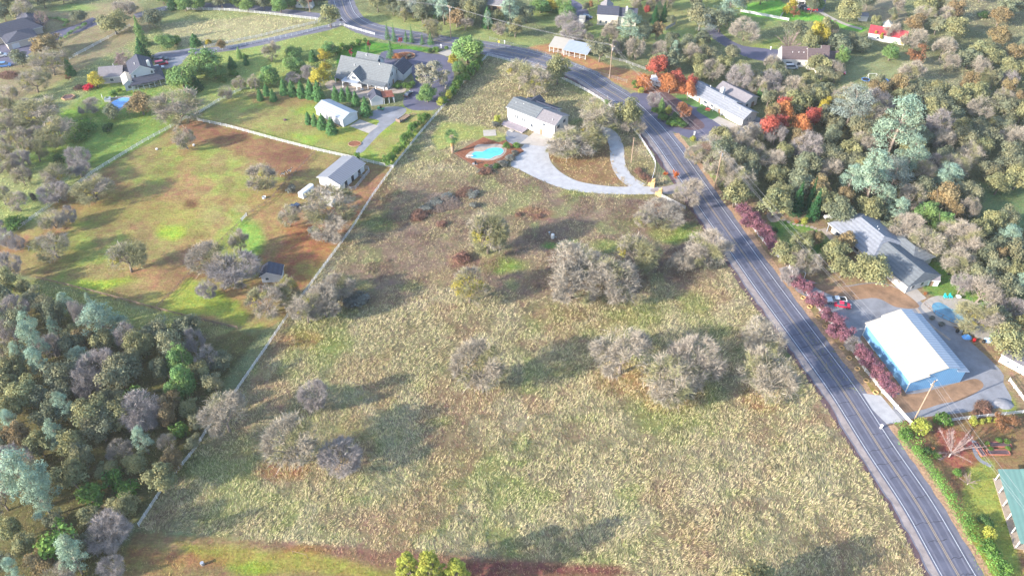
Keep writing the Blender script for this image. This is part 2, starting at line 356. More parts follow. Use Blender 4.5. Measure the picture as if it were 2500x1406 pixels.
# green and brown mottling at a fine scale
n3 = q.n('ShaderNodeTexNoise'); n3.inputs['Scale'].default_value = .45; n3.inputs['Detail'].default_value = 8; n3.inputs['Roughness'].default_value = .7; q.l(tc.outputs['Object'], n3.inputs[0])
m3 = q.n('ShaderNodeMapRange'); m3.inputs[1].default_value = .35; m3.inputs[2].default_value = .65; m3.inputs[3].default_value = .462; m3.inputs[4].default_value = .535
q.l(n3.outputs[0], m3.inputs[0]); q.l(m3.outputs[0], hs.inputs['Hue'])
mp = q.n('ShaderNodeMapping'); mp.inputs['Scale'].default_value = (.35, 2.6, 1); mp.inputs['Rotation'].default_value = (0, 0, .9); q.l(tc.outputs['Object'], mp.inputs[0])
n5 = q.n('ShaderNodeTexNoise'); n5.inputs['Scale'].default_value = .8; n5.inputs['Detail'].default_value = 5; n5.inputs['Roughness'].default_value = .7; q.l(mp.outputs[0], n5.inputs[0])
m5 = q.n('ShaderNodeMapRange'); m5.inputs[1].default_value = .35; m5.inputs[2].default_value = .65; m5.inputs[3].default_value = .84; m5.inputs[4].default_value = 1.16; q.l(n5.outputs[0], m5.inputs[0])
mm = q.n('ShaderNodeMath', operation='MULTIPLY'); q.l(mr.outputs[0], mm.inputs[0]); q.l(m5.outputs[0], mm.inputs[1]); q.l(mm.outputs[0], hs.inputs['Value'])
q.l(hs.outputs[0], b.inputs['Base Color'])
nb = q.n('ShaderNodeTexNoise'); nb.inputs['Scale'].default_value = 1.1; nb.inputs['Detail'].default_value = 8; nb.inputs['Roughness'].default_value = .7; q.l(tc.outputs['Object'], nb.inputs[0])
bp = q.n('ShaderNodeBump'); bp.inputs['Strength'].default_value = .55; bp.inputs['Distance'].default_value = .35
q.l(nb.outputs[0], bp.inputs['Height']); q.l(bp.outputs[0], b.inputs['Normal'])
go = link('ground', me, mats=gm); tag(go, 'rolling parcel ground of dry grass, green turf and brown soil', 'ground', kind='structure')
# ---------------------------------------------------------------- dry grass: leaning clumps of real blades
TRACKS = [[(1690,545),(1740,620),(1800,690),(1870,790),(1940,900),(2020,1030),(2100,1160),(2190,1300)], [(948,440),(872,560),(795,680),(715,790),(640,895),(585,985)], [(800,760),(815,900),(825,1056),(810,1200),(790,1300)], [(700,1180),(716,1250),(735,1325)], [(1180,1406),(1220,1200),(1290,1000),(1330,860)], [(1395,440),(1380,480),(1350,520)], [(1640,1406),(1600,1200),(1640,1050)]]
def dry_brush():
    "low leafless brush and dead stems in the upper field"
    P_ = []; r = np.random.default_rng(6); band = [(960,450),(1250,410),(1400,480),(1680,500),(1740,580),(1700,680),(1500,720),(1250,700),(1080,690),(880,700),(900,560)]
    X = r.uniform(-60, 90, 16000); Y = r.uniform(170, 245, 16000); px, py = topx(X, Y); k = (sdist(px, py, band) > 0) & (fbm(X, Y, 7, 44) > .53); X, Y = X[k], Y[k]
    X = np.repeat(X, 7); Y = np.repeat(Y, 7); n = len(X); X = X+r.normal(0, .4, n); Y = Y+r.normal(0, .4, n); L = r.uniform(.3, .9, n); a = r.uniform(0, 6.28, n); e = r.uniform(.2, 1.3, n); w = r.uniform(.015, .05, n)
    d = np.stack([np.cos(a)*np.cos(e), np.sin(a)*np.cos(e), np.sin(e)], 1)*L[:, None]; s_ = np.stack([-np.sin(a)*w, np.cos(a)*w, np.zeros(n)], 1); b = np.stack([X, Y, r.uniform(0, .35, n)], 1)
    V = np.stack([b-s_, b+s_, b+d+s_*.4, b+d-s_*.4], 1).reshape(-1, 3); c = np.array(sc(150,122,112))*r.uniform(.5, 1.5, (n, 1)); print('brush', n)
    o = link('dry_brush', np_mesh('dry_brush', V, np.arange(n*4).reshape(-1, 4), np.repeat(c, 4, 0).astype(np.float32)), mats=bpy.data.materials['grass_blade']); tag(o, 'low brown leafless brush scattered over the upper field', 'brush', kind='stuff')
def dry_grass():
    N = 640000
    v = RNG.random(N); X = (RNG.random(N)*2-1)*250; Y = 70+(RNG.random(N)**1.35)*330
    px, py = topx(X, Y); ok = (px > -40) & (px < 2540) & (py > -30) & (py < 1440); X, Y = X[ok], Y[ok]
    col, st = region_colour(X, Y)
    for pl in AVOID:
        px, py = topx(X, Y); k = sdist(px, py, pl) < 0; X, Y, col, st = X[k], Y[k], col[k], st[k]
    dens = np.clip(st-.12, 0, 1)*1.1*np.clip(-.1+2.1*fbm(X, Y, 8, 55), .15, 1.3)*(0.55+.45*np.clip((330-Y)/200, 0, 1))
    k = RNG.random(len(X)) < dens*1.0; X, Y, col, st = X[k], Y[k], col[k], st[k]
    px, py = topx(X, Y)
    for ln in TRACKS:
        d = np.full(X.shape, 1e9)
        for (ax_, ay_), (bx_, by_) in zip(ln[:-1], ln[1:]):
            ex, ey = bx_-ax_, by_-ay_; t_ = np.clip(((px-ax_)*ex+(py-ay_)*ey)/(ex*ex+ey*ey), 0, 1); d = np.minimum(d, np.hypot(px-ax_-t_*ex, py-ay_-t_*ey))
        k = (d > 4.5) | (RNG.random(len(X)) < .15); X, Y, col, st, px, py = X[k], Y[k], col[k], st[k], px[k], py[k]
    T = len(X); print('tufts', T)
    flow = 1.0+(fbm(X, Y, 30, 8)-.5)*3.5+(fbm(X, Y, 2.2, 18)-.5)*6; NB = 5
    X = np.repeat(X, NB); Y = np.repeat(Y, NB); col = np.repeat(col, NB, 0); flow = np.repeat(flow, NB)+RNG.normal(0, .45, T*NB)
    st = np.repeat(st, NB)
    n = T*NB; X = X+RNG.normal(0, .22, n); Y = Y+RNG.normal(0, .22, n)
    L = RNG.uniform(.3, .75, n)*(.35+.65*st)*(.55+.9*fbm(X, Y, 7, 91)); w = RNG.uniform(.025, .062, n); lean = RNG.uniform(.7, 1.4, n)
    dx = np.cos(flow)*np.sin(lean); dy = np.sin(flow)*np.sin(lean); dz = np.cos(lean)
    ax = -np.sin(flow); ay = np.cos(flow)
    b0 = np.stack([X-ax*w, Y-ay*w, np.zeros(n)], 1); b1 = np.stack([X+ax*w, Y+ay*w, np.zeros(n)], 1)
    t1 = np.stack([X+dx*L+ax*w*.5, Y+dy*L+ay*w*.5, dz*L+.03], 1); t0 = np.stack([X+dx*L-ax*w*.5, Y+dy*L-ay*w*.5, dz*L+.03], 1)
    V = np.stack([b0, b1, t1, t0], 1).reshape(-1, 3); Fc = np.arange(n*4).reshape(-1, 4)
    r = RNG.random((n, 1)); straw = np.array(sc(222,206,162)); green = np.array(sc(136,160,78)); brown = np.array(sc(150,118,92))
    c = np.where(r < .47, straw, np.where(r < .78, green, np.where(r < .9, brown, np.array(sc(200,188,148)))))
    s_ = np.clip(st, 0, 1)[:, None]*.62; cg = c.mean(1, keepdims=True); c = cg+(c-cg)*.85
    c = (c*1.12*s_+col*1.55*(1-s_))*RNG.uniform(.45, 1.6, (n, 1)); c = np.repeat(c, 4, 0)
    me = np_mesh('dry_grass', V, Fc, c.astype(np.float32))
    m = mat('grass_blade', (1,1,1), .85, 0, tint=True, spec=.1, trans=.25)
    o = link('dry_grass', me, mats=m); tag(o, 'tall dry straw grass in windblown clumps over the open field', 'grass', kind='stuff')

def turf_grass():
    "short turf blades: grain of the grazed pasture and lawns"
    N = 260000; X = (RNG.random(N)*2-1)*240; Y = 75+RNG.random(N)**1.2*290
    px, py = topx(X, Y); ok = (px > -30) & (px < 2530) & (py > 0) & (py < 1430); X, Y = X[ok], Y[ok]
    col, st = region_colour(X, Y); k = (st < .35) & (RNG.random(len(X)) < .35+.65*np.clip((col[:, 1]-col[:, 0])*12+.5, 0, 1))
    for pl in AVOID:
        if len(pl) > 60: continue
        px, py = topx(X, Y); k &= sdist(px, py, pl) < 0
    X, Y, col = X[k], Y[k], col[k]; T = len(X); NB = 3; n = T*NB; print('turf', T)
    X = np.repeat(X, NB)+RNG.normal(0, .25, n); Y = np.repeat(Y, NB)+RNG.normal(0, .25, n); col = np.repeat(col, NB, 0); fl = RNG.uniform(0, 6.28, n); L = RNG.uniform(.12, .34, n); w = RNG.uniform(.03, .08, n); le = RNG.uniform(.5, 1.4, n)
    ax, ay = -np.sin(fl)*w, np.cos(fl)*w; dx, dy, dz = np.cos(fl)*np.sin(le)*L, np.sin(fl)*np.sin(le)*L, np.cos(le)*L; z = np.zeros(n)
    V = np.stack([np.stack([X-ax, Y-ay, z], 1), np.stack([X+ax, Y+ay, z], 1), np.stack([X+dx+ax*.4, Y+dy+ay*.4, dz], 1), np.stack([X+dx-ax*.4, Y+dy-ay*.4, dz], 1)], 1).reshape(-1, 3)
    hue = np.where(RNG.random((n, 1)) < .6, np.array([.85, 1.12, .7]), np.array([1.2, 1.0, .85])); c = col*hue*RNG.uniform(.7, 1.6, (n, 1))
    me = np_mesh('short_grass', V, np.arange(n*4).reshape(-1, 4), np.repeat(c, 4, 0).astype(np.float32)); o = link('short_grass', me, mats=bpy.data.materials['grass_blade']); tag(o, 'short green turf over the pasture and lawns', 'grass', kind='stuff')
# ---------------------------------------------------------------- roads and paved sheets
def offset(path, d):
    out = []
    for i, p in enumerate(path):
        t = (path[min(i+1, len(path)-1)]-path[max(i-1, 0)]); t.z = 0; t.normalize(); out.append(p+Vector((t.y, -t.x, 0))*d)
    return out
def jag(path, a, seed=0):
    r = random.Random(seed); return [p+Vector((r.uniform(-a, a), r.uniform(-a, a), 0)) for p in path]
def ribbon(name, path, d0, d1, z, m, rough=0, seed=1, label=None, kind='structure', cat=None):
    A = jag(offset(path, d0), rough, seed) if rough else offset(path, d0)
    B_ = jag(offset(path, d1), rough, seed+1) if rough else offset(path, d1)
    mb = MB(); n = len(A); mb.v = [(p.x, p.y, z) for p in A]+[(p.x, p.y, z) for p in B_]
    for i in range(n-1): mb.f.append((i, i+1, n+i+1, n+i)); mb.m.append(0)
    o = mb.build(name, m); o['kind'] = kind
    if label: o['label'] = label
    if cat: o['category'] = cat
    return o
ZN = [0]; AUTO = []
def sheet(name, pts, z, m, n=5, sm=True, label=None, thick=0):
    if name != 'stepping_stone': AUTO.append([tuple(q_) for q_ in pts])
    ZN[0] += 1; z = z+.0003*(ZN[0] % 9)
    P = [G(x, y) for x, y in pts]; P = smooth(P, n, True) if sm else P
    mb = MB()
    if thick: mb.prism([(p.x, p.y) for p in P], -.02, thick)
    else: mb.poly([(p.x, p.y, z) for p in P])
    o = mb.build(name, m); me = o.data; bm = bmesh.new(); bm.from_mesh(me)
    bmesh.ops.triangulate(bm, faces=[f for f in bm.faces if len(f.verts) > 4], ngon_method='EAR_CLIP')
    bmesh.ops.recalc_face_normals(bm, faces=bm.faces)
    if not thick and bm.faces[:] and sum(f.normal.z for f in bm.faces) < 0: bmesh.ops.reverse_faces(bm, faces=bm.faces)
    bm.to_mesh(me); bm.free(); o['kind'] = 'structure'
    if label: o['label'] = label
    return o
RC = [(2480,1640),(2412,1520),(2340,1404),(2242.5,1234),(2150,1096),(2067,966),(2010,886),(1957,814),(1874,702),(1797.5,594.5),(1740,514),(1662,402),(1625,350),(1587,305),(1532,252),(1475,215),(1432,186),(1390,169),(1345,154),(1282,136),(1225,124),(1160,113),(1087,104),(1025,94),(962,84),(905,71),(870,56),(848,36),(838,14),(832,-12),(836,-50)]
road_path = smooth([G(*p) for p in RC], 8)
ribbon('road_shoulder', road_path, -6.3, 5.6, .004, M['shoulder2'], .3, label='grey gravel strip along both edges of the road')
ribbon('road_shoulder', road_path[:150], -3.7, -5.5, .008, M['shoulder'], .22, 5, label='pale gravel shoulder on the field side of the road')
ribbon('ditch', road_path[:150], -5.9, -7.0, .010, M['ditch'], .35, 6, label='narrow dark ditch between the field and the road shoulder')
ribbon('ditch', road_path[8:100], 5.4, 7.2, .010, M['rockedge'], .25, 7, label='rusty rock and soil bank along the right edge of the road')
ribbon('road', road_path, -3.95, 4.1, .014, M['asphalt'], label='two lane asphalt road sweeping past the field')
for d, nm, mm, w in ((-3.45, 'edge_line', 'white_line', .07), (3.5, 'edge_line', 'white_line', .07)):
    ribbon(nm, road_path, d-w, d+w, .018, M[mm], label='white edge line painted on the asphalt road')
for d in (-.16, .16): ribbon('centre_line', road_path, d-.075, d+.075, .018, M['yellow_line'], label='yellow centre line painted on the asphalt road')
for d in (-2.7, -.95, .95, 2.7): ribbon('wheel_track', road_path, d-.22, d+.22, .0155, M['asphalt_worn'], .07, 9, label='paler worn wheel path along the asphalt lane')
mb = MB(); r = random.Random(3)
acc = 0
for i in range(1, len(road_path)-1):
    acc += (road_path[i]-road_path[i-1]).length
    if acc > 4.2 and road_path[i].y < 260:
        acc = r.uniform(-1.5, 1.5); t = (road_path[i+1]-road_path[i]).normalized(); nrm = Vector((t.y, -t.x, 0))
        a, b_ = r.choice([(-3.6, .1), (-3.6, 3.6), (0, 3.6), (-3.6, 3.4), (-2.5, 2)]); k = 9; pts = []
        for j in range(k+1): pts.append(road_path[i]+nrm*(a+(b_-a)*j/k)+t*r.uniform(-.22, .22))
        for j in range(k):
            w = r.uniform(.04, .1); mb.poly([(*(pts[j]-t*w).xy, .0165), (*(pts[j+1]-t*w).xy, .0165), (*(pts[j+1]+t*w).xy, .0165), (*(pts[j]+t*w).xy, .0165)])
o = mb.build('road_cracks', M['crack']); tag(o, 'dark tar sealed cracks running across the asphalt road', kind='structure')
# driveways
def drive(name, pts, w, z, m, label, rough=0):
    k_ = w/2*2.2+1; AUTO.append([(a, b_-k_) for a, b_ in pts]+[(a, b_+k_) for a, b_ in pts][::-1])
    return ribbon(name, smooth([G(*p) for p in pts], 8), -w/2, w/2, z, m, rough, label=label)
sheet('driveway', [(1246,398),(1290,345),(1345,330),(1352,352),(1340,375),(1348,400),(1375,425),(1420,445),(1500,456),(1560,455),(1620,458),(1652,462),(1650,470),(1600,474),(1520,475),(1440,471),(1380,462),(1320,440),(1270,415)], .006, M['gravel'], label='white gravel driveway sweeping to the two storey house')
drive('driveway', [(1430,322),(1470,318),(1492,330),(1505,360),(1508,395),(1518,420),(1535,440),(1565,458)], 5.0, .010, M['gravel'], 'narrow white gravel loop of the driveway under the oaks', .1)
sheet('driveway', [(1590,462),(1640,452),(1680,440),(1710,455),(1690,475),(1640,474),(1600,472)], .012, M['shoulder'], label='pale gateway apron between the stone pillars and the road')
sheet('driveway', [(1268,352),(1305,322),(1352,340),(1330,358)], .014, M['concrete'], sm=False, label='concrete slab below the two storey house')
sheet('path', [(1270,352),(1292,335),(1268,325),(1240,318),(1235,340),(1250,352)], .011, M['gravel2'], label='grey walk beside the two storey house')
sheet('driveway', [(930,150),(930,130),(960,122),(1000,121),(1040,130),(1080,135),(1100,150),(1108,190),(1080,260),(1020,270),(990,262),(985,245),(1003,215),(1010,190),(985,165),(950,165)], .006, M['asphalt2'], label='dark asphalt court beside the large grey roofed house')
sheet('driveway', [(1068,130),(1095,118),(1110,118),(1125,132),(1090,138)], .009, M['concrete'], sm=False, label='pale concrete apron of the large house driveway')
sheet('path', [(800,200),(850,190),(950,212),(990,215),(980,228),(930,228),(900,240),(850,235),(815,225),(795,212)], .008, M['patio'], label='beige patio behind the large grey roofed house')
sheet('driveway', [(853,308),(878,292),(924,308),(900,326)], .008, M['concrete'], sm=False, label='concrete slab at the door of the metal garage')
sheet('driveway', [(905,275),(940,262),(985,262),(990,275),(960,300),(935,320),(910,345),(885,372),(868,372),(885,345),(915,310),(925,295),(900,288)], .006, M['gravel2'], label='worn gravel track past the metal garage')
sheet('driveway', [(378,132),(440,122),(480,118),(455,140),(440,158),(395,170),(380,160)], .006, M['gravel2'], label='pale gravel yard beside the porch farmhouse')
drive('road', [(370,142),(450,130),(560,118),(640,104),(720,85),(800,68),(846,50)], 5.2, .007, M['shoulder2'], 'fenced lane climbing from the road to the farmhouse')
drive('road', [(330,40),(400,22),(470,14),(560,16),(640,22),(720,32),(800,42),(842,46)], 5.2, .007, M['shoulder2'], 'side road along the far white fence')
drive('road', [(60,120),(110,100),(150,82),(190,70),(240,48)], 8, .006, M['asphalt2'], 'short asphalt driveway of the dark roofed house')
sheet('driveway', [(0,150),(0,100),(60,80),(90,110),(60,140),(20,165)], .009, M['asphalt2'], label='asphalt yard at the dark roofed house')
sheet('driveway', [(1540,230),(1600,232),(1690,250),(1730,280),(1755,300),(1770,320),(1720,345),(1690,340),(1650,325),(1600,300),(1575,280)], .007, M['asphalt2'], label='asphalt forecourt of the long grey roofed ranch house')
sheet('driveway', [(1735,290),(1755,285),(1815,312),(1782,322)], .010, M['concrete'], sm=False, label='concrete parking pad of the long ranch house')
drive('driveway', [(1860,290),(1830,310),(1790,320),(1770,330),(1730,345)], 5, .010, M['gravel2'], 'gravel drive round the end of the long ranch house')
drive('road', [(1735,62),(1748,85),(1775,105),(1810,120),(1850,125),(1900,130)], 6, .007, M['asphalt2'], 'grey private drive curving between the distant oaks')
sheet('driveway', [(1795,112),(1850,118),(1900,125),(1890,150),(1840,145),(1800,130)], .009, M['asphalt2'], label='wide asphalt turning area near the brown roofed house')
sheet('driveway', [(1395,0),(1430,20),(1440,45),(1425,60),(1400,60),(1400,30)], .007, M['asphalt2'], label='asphalt drive at the cream house')
sheet('driveway', [(1960,8),(2000,-10),(2016,0),(2010,28),(1985,30),(1950,20)], .007, M['asphalt2'], label='far asphalt drive with parked vehicles')
drive('path', [(1995,25),(2030,45),(2070,62),(2105,72)], 2.2, .008, M['concrete'], 'pale path leading to the red roofed barn')
sheet('driveway', [(1900,655),(1930,665),(1990,690),(2050,700),(2120,690),(2190,700),(2260,745),(2330,800),(2440,900),(2450,935),(2470,985),(2400,1000),(2240,1020),(2180,1030),(2165,1015),(2180,990),(2100,840),(2030,760),(1960,720),(1915,690)], .006, M['gravel2'], n=3, label='grey gravel yard around the blue metal workshop')
sheet('driveway', [(2105,960),(2150,965),(2205,1030),(2165,1035),(2130,1000)], .0175, M['gravel'], sm=False, label='pale gravel gateway in front of the workshop yard')
sheet('driveway', [(1900,655),(1925,650),(1960,690),(1925,700)], .0175, M['shoulder'], sm=False, label='pale gravel gateway beside the metal arch')
sheet('driveway', [(2190,705),(2225,692),(2262,728),(2230,742)], .009, M['concrete'], sm=False, label='concrete slab at the end of the hip roofed house')
drive('path', [(2175,695),(2205,725),(2235,750),(2262,785),(2320,830)], .8, .012, M['patio'], 'low pale kerb between the yard and the pool')
sheet('path', [(1872,522),(1890,518),(1906,526),(1900,540),(1880,541)], .012, M['patio'], label='round paved circle on the lawn')
for i, (x, y) in enumerate([(1912,537),(1926,542),(1938,547),(1948,550),(1958,550),(1970,552),(1982,555),(1990,558),(2000,562)]):
    o = sheet('stepping_stone', [(x-5,y),(x,y-3),(x+5,y),(x,y+3)], .012, M['patio'], label='pale stepping stone in the lawn path')
sheet('path', [(2003,560),(2015,556),(2050,590),(2070,615),(2055,615),(2030,590)], .012, M['patio'], sm=False, label='pale entry walk of the hip roofed house')
sheet('mulch_bed', [(1108,375),(1180,335),(1218,348),(1240,340),(1262,352),(1280,370),(1230,395),(1180,418),(1140,395)], .005, M['mulch'], sm=False, label='orange bark mulch bed around the turquoise pool')
M['dirt'] = mat('brown_yard_dirt', sc(165,132,105), .95, .35, .35, .5, 4)
sheet('yard_dirt', [(2205,962),(2250,958),(2345,932),(2385,925),(2400,945),(2350,975),(2300,985),(2250,1000),(2200,1005),(2178,968)], .0165, M['dirt'], label='rusty brown dirt strip below the blue workshop')
sheet('yard_dirt', [(1985,692),(2060,700),(2130,692),(2190,704),(2245,748),(2190,750),(2140,728),(2070,732),(2010,712)], .0165, M['dirt'], label='brown dirt patch above the parked pickup')
sheet('yard_dirt', [(2120,830),(2105,838),(2190,955),(2210,958)], .0165, M['dirt'], label='brown dirt strip along the left wall of the workshop')
sheet('mulch_bed', [(1590,235),(1620,225),(1650,240),(1680,270),(1720,305),(1700,318),(1660,312),(1620,290),(1590,262)], .012, M['ditch'], label='planting island beside the asphalt forecourt')
sheet('mulch_bed', [(1560,205),(1600,180),(1650,185),(1700,210),(1690,235),(1650,228),(1600,235),(1565,225)], .005, M['mulch'], label='bark mulch under the red maples')
sheet('lawn', [(1650,235),(1690,232),(1720,255),(1700,262),(1670,250)], .011, mat('lawn_green', sc(105,145,80), .95, .2, .8, .4, 8), label='small green lawn by the ranch house')
sheet('lawn', [(1700,268),(1722,260),(1755,278),(1740,292),(1722,284)], .011, bpy.data.materials['lawn_green'], label='small green lawn with a red bench')
AVOID = [[(1246,398),(1290,345),(1345,330),(1352,352),(1340,375),(1348,400),(1375,425),(1420,445),(1500,456),(1560,455),(1620,458),(1700,440),(1700,478),(1600,474),(1520,475),(1440,471),(1380,462),(1320,440),(1270,415)],
         [(1430,312),(1480,312),(1505,330),(1520,360),(1525,410),(1560,452),(1535,452),(1500,400),(1490,350),(1465,325)],
         [(1100,380),(1180,325),(1240,335),(1290,330),(1240,300),(1240,240),(1390,270),(1390,345),(1300,360),(1180,422)]]
_pA = [topx(p.x, p.y) for p in offset(road_path, -6.9)]; _pB = [topx(p.x, p.y) for p in offset(road_path, 6.6)]
AVOID.append([(float(a), float(b)) for a, b in _pA[::6]]+[(float(a), float(b)) for a, b in _pB[::6]][::-1])
for _l in ([(370,142),(450,130),(560,118),(640,104),(720,85),(800,68),(846,50)], [(330,40),(400,22),(470,14),(560,16),(640,22),(720,32),(800,42),(842,46)]):
    AVOID.append([(x, y-9) for x, y in _l]+[(x, y+9) for x, y in _l][::-1])
AVOID += AUTO
dry_grass(); turf_grass(); dry_brush()
# ---------------------------------------------------------------- tree kit
def quads(C, Nn, size, asp=1.0, rnd=.6, rg=RNG):
    "leaf cards: centres, facing directions, sizes"
    n = len(C); N = Nn+rg.normal(0, rnd, (n, 3)); N /= np.linalg.norm(N, axis=1, keepdims=True)+1e-9
    T = np.cross(N, rg.normal(0, 1, (n, 3))); T /= np.linalg.norm(T, axis=1, keepdims=True)+1e-9
    B = np.cross(N, T); s = size.reshape(-1, 1)*.5
    V = np.stack([C-T*s-B*s*asp*.6, C+T*s*.25-B*s*asp, C+T*s+B*s*asp*.3, C-T*s*.2+B*s*asp], 1).reshape(-1, 3)
    return V, np.arange(n*4).reshape(-1, 4)
def clumped(centres, radii, per, size, tintv, rg, flat=.85, asp=.8):
    "foliage as many small faces gathered in clumps; tint differs from clump to clump"
    Cs, Ns, Ss, Ts = [], [], [], []
    for i, (c, r_) in enumerate(zip(centres, radii)):
        k = int(per*(r_/np.mean(radii))**2)+4
        d = rg.normal(0, 1, (k, 3)); d /= np.linalg.norm(d, axis=1, keepdims=True)
        d[:, 2] = np.where(d[:, 2] < -.35, -d[:, 2], d[:, 2])
        rr = r_*rg.uniform(.35, 1.15, (k, 1))**.8; p = np.array(c)+d*rr*np.array([1, 1, flat])
        Cs.append(p); Ns.append(d+np.array([0, 0, .35])); Ss.append(size*rg.uniform(.6, 1.3, k))
        t = np.array(tintv(rg)); Ts.append(np.tile(t, (k, 1))*rg.uniform(.8, 1.2, (k, 1)))
    C = np.concatenate(Cs); V, Fc = quads(C, np.concatenate(Ns), np.concatenate(Ss), asp, .55, rg)
    return V, Fc, np.repeat(np.concatenate(Ts), 4, 0)
def dome(rg, n, w, h, zc, top=1.0, r0=.85):
    out = []
    i = 0
    while len(out) < n:
        d = rg.normal(0, 1, 3); d /= np.linalg.norm(d)
        if d[2] < -.45: continue
        k = rg.uniform(.35, 1)**.5*r0
        out.append((d[0]*w/2*k, d[1]*w/2*k, zc+d[2]*k*(h-zc)*top)); i += 1
    return out
def tv(a=.25, g=.08):
    def f(rg):
        b_ = 1+rg.normal(0, a*.55); w_ = rg.normal(0, g*.5); return [b_*(1+w_), b_, b_*(1-w_)]
    return f
def limbs(mb, rg, h, w, n=5, th=.25, r=.26, up=.5, fork=True):
    lean = rg.normal(0, .03, 2)*h
    mb.tube([(0,0,-.1),(lean[0]*.4,lean[1]*.4,h*th*.6),(lean[0],lean[1],h*th)], [r*1.35, r, r*.85], 7)
    ends = []
    for i in range(n):
        a = 2*math.pi*(i+rg.uniform(-.3, .3))/n; L = w*.5*rg.uniform(.45, .85); hz = h*rg.uniform(.5, .88)
        p0 = np.array([lean[0], lean[1], h*th*rg.uniform(.8, 1)]); p2 = np.array([math.cos(a)*L, math.sin(a)*L, hz]); p1 = (p0+p2)/2+np.array([math.cos(a)*L*.15, math.sin(a)*L*.15, rg.uniform(-.06, .1)*h])
        mb.tube([p0, p1, p2], [r*.55, r*.36, r*.12], 5); ends.append((p1, p2))
    return ends
def mk_bare(name, seed, h, w, col, tw=34, gap=.0, lichen=.3, up=.4, spread=1.0):
    rg = np.random.default_rng(seed); tb = MB(); lean = rg.normal(0, .05, 2)*h; r0 = .02*h+.05
    z0 = h*rg.uniform(.2, .3)
    tb.tube([(0,0,-.1),(lean[0]*.5,lean[1]*.5,z0*.6),(lean[0],lean[1],z0)], [r0*1.5, r0*1.1, r0*.9], 7)
    cb = MB(); TC, TN, TT = [], [], []
    cen = np.array([lean[0], lean[1], h*.58])
    def branch(p, d, L, r, dep):
        n = 3; pts = [p]; q = p.copy(); dd = d.copy()
        for i in range(n):
            dd = dd+rg.normal(0, .22, 3)+np.array([0, 0, .06]); dd /= np.linalg.norm(dd); q = q+dd*L/n
            e = (q-cen)/np.array([w*.5, w*.5, h*.45])
            if np.linalg.norm(e) > 1: q = cen+(q-cen)/np.linalg.norm(e)*rg.uniform(.8, 1.1)
            pts.append(q)
        (tb if dep < 2 else cb).tube(pts, [r, r*.8, r*.62, r*.4], 5 if dep < 2 else 3, caps=False)
        if dep >= 2:
            k = tw if dep == 3 else tw//2
            for i in range(k):
                t = rg.uniform(.1, 1); j = min(2, int(t*3)); pp = pts[j]+(pts[j+1]-pts[j])*(t*3-j)
                TC.append(pp); TN.append(dd*.5+rg.normal(0, .6, 3)+np.array([0, 0, .25])+(pp-cen)/w*.8)
                TT.append(1)
        if dep < 3:
            for i in range(4 if dep == 0 else 4 if dep == 1 else 4):
                t = rg.uniform(.35, 1); j = min(2, int(t*3)); pp = pts[j]+(pts[j+1]-pts[j])*(t*3-j)
                nd = dd*.7+rg.normal(0, .55, 3)*spread+(pp-cen)/w*.9+np.array([0, 0, .1]); nd /= np.linalg.norm(nd)
                branch(pp, nd, L*rg.uniform(.5, .72), r*.5, dep+1)
    nl = int(rg.integers(5, 8))
    for i in range(nl):
        a = 2*math.pi*(i+rg.uniform(-.3, .3))/nl; el = rg.uniform(.35, 1.1)
        d = np.array([math.cos(a)*math.cos(el), math.sin(a)*math.cos(el), math.sin(el)])
        branch(np.array([lean[0], lean[1], z0*rg.uniform(.8, 1)]), d, w*.48*rg.uniform(.7, 1.0)+.1*h*math.sin(el), r0*.55, 0)
    for i in range(int(70*tw)):
        d = rg.normal(0, 1, 3); d /= np.linalg.norm(d)
        if d[2] < -.35: continue
        ph_ = math.atan2(d[1], d[0]); k = rg.uniform(.55, 1.0)**.6*(.93+.09*math.sin(3*ph_+seed)+.06*math.sin(7*ph_+seed*2)); TC.append(cen+d*np.array([w*.5, w*.5, h*.42])*k); TN.append(d+rg.normal(0, .5, 3)+np.array([0, 0, .2])); TT.append(1)
    TC = np.array(TC); TN = np.array(TN); n = len(TC); TN /= np.linalg.norm(TN, axis=1, keepdims=True)
    L = rg.uniform(.35, 1.1, (n, 1))*w/9; wd = rg.uniform(.008, .019, (n, 1))*w/9
    S = np.cross(TN, rg.normal(0, 1, (n, 3))); S /= np.linalg.norm(S, axis=1, keepdims=True)
    bend = rg.normal(0, .18, (n, 3))*L
    V = np.stack([TC-S*wd, TC+S*wd, TC+TN*L*.6+bend+S*wd*.9, TC+TN*L+bend*2-S*wd*.5], 1).reshape(-1, 3)
    Fq = np.arange(n*4).reshape(-1, 4)
    li = (vn3(TC, 2.2, seed) > 1-lichen)[:, None]
    tint = np.where(li, np.array([.78, .86, .55]), np.array([1, 1, 1]))*rg.uniform(.62, 1.3, (n, 1)); tint = np.repeat(tint, 4, 0)
    bv = np.array(cb.v); bf = np.array(cb.f); bv4 = bf
    V2 = np.concatenate([V, bv]); F2 = np.concatenate([Fq, bf+len(V)]); T2 = np.concatenate([tint, np.full((len(bv), 3), .7)])
    cr = np_mesh(name+'_crown', V2, F2, T2.astype(np.float32))
    return tb, cr, cen
def vn3(P, s, seed):
    return vnoise(P[:, 0]+P[:, 2]*.7+99, P[:, 1]-P[:, 2]*.6+99, s, seed)
def mistle(seed, h, w, n=8, size=.6):
    rg = np.random.default_rng(seed); c = []
    for i in range(n):
        d = rg.normal(0, 1, 3); d /= np.linalg.norm(d); d[2] = abs(d[2])*.8-.1
        c.append((d[0]*w*.36, d[1]*w*.36, h*.55+d[2]*h*.34))
    V, Fc, T = clumped(c, [size*rg.uniform(.6, 1.4)*w/9 for _ in c], 60, .26, tv(.3, .15), rg, 1.25)
    return np_mesh('mistletoe', V, Fc, T.astype(np.float32))
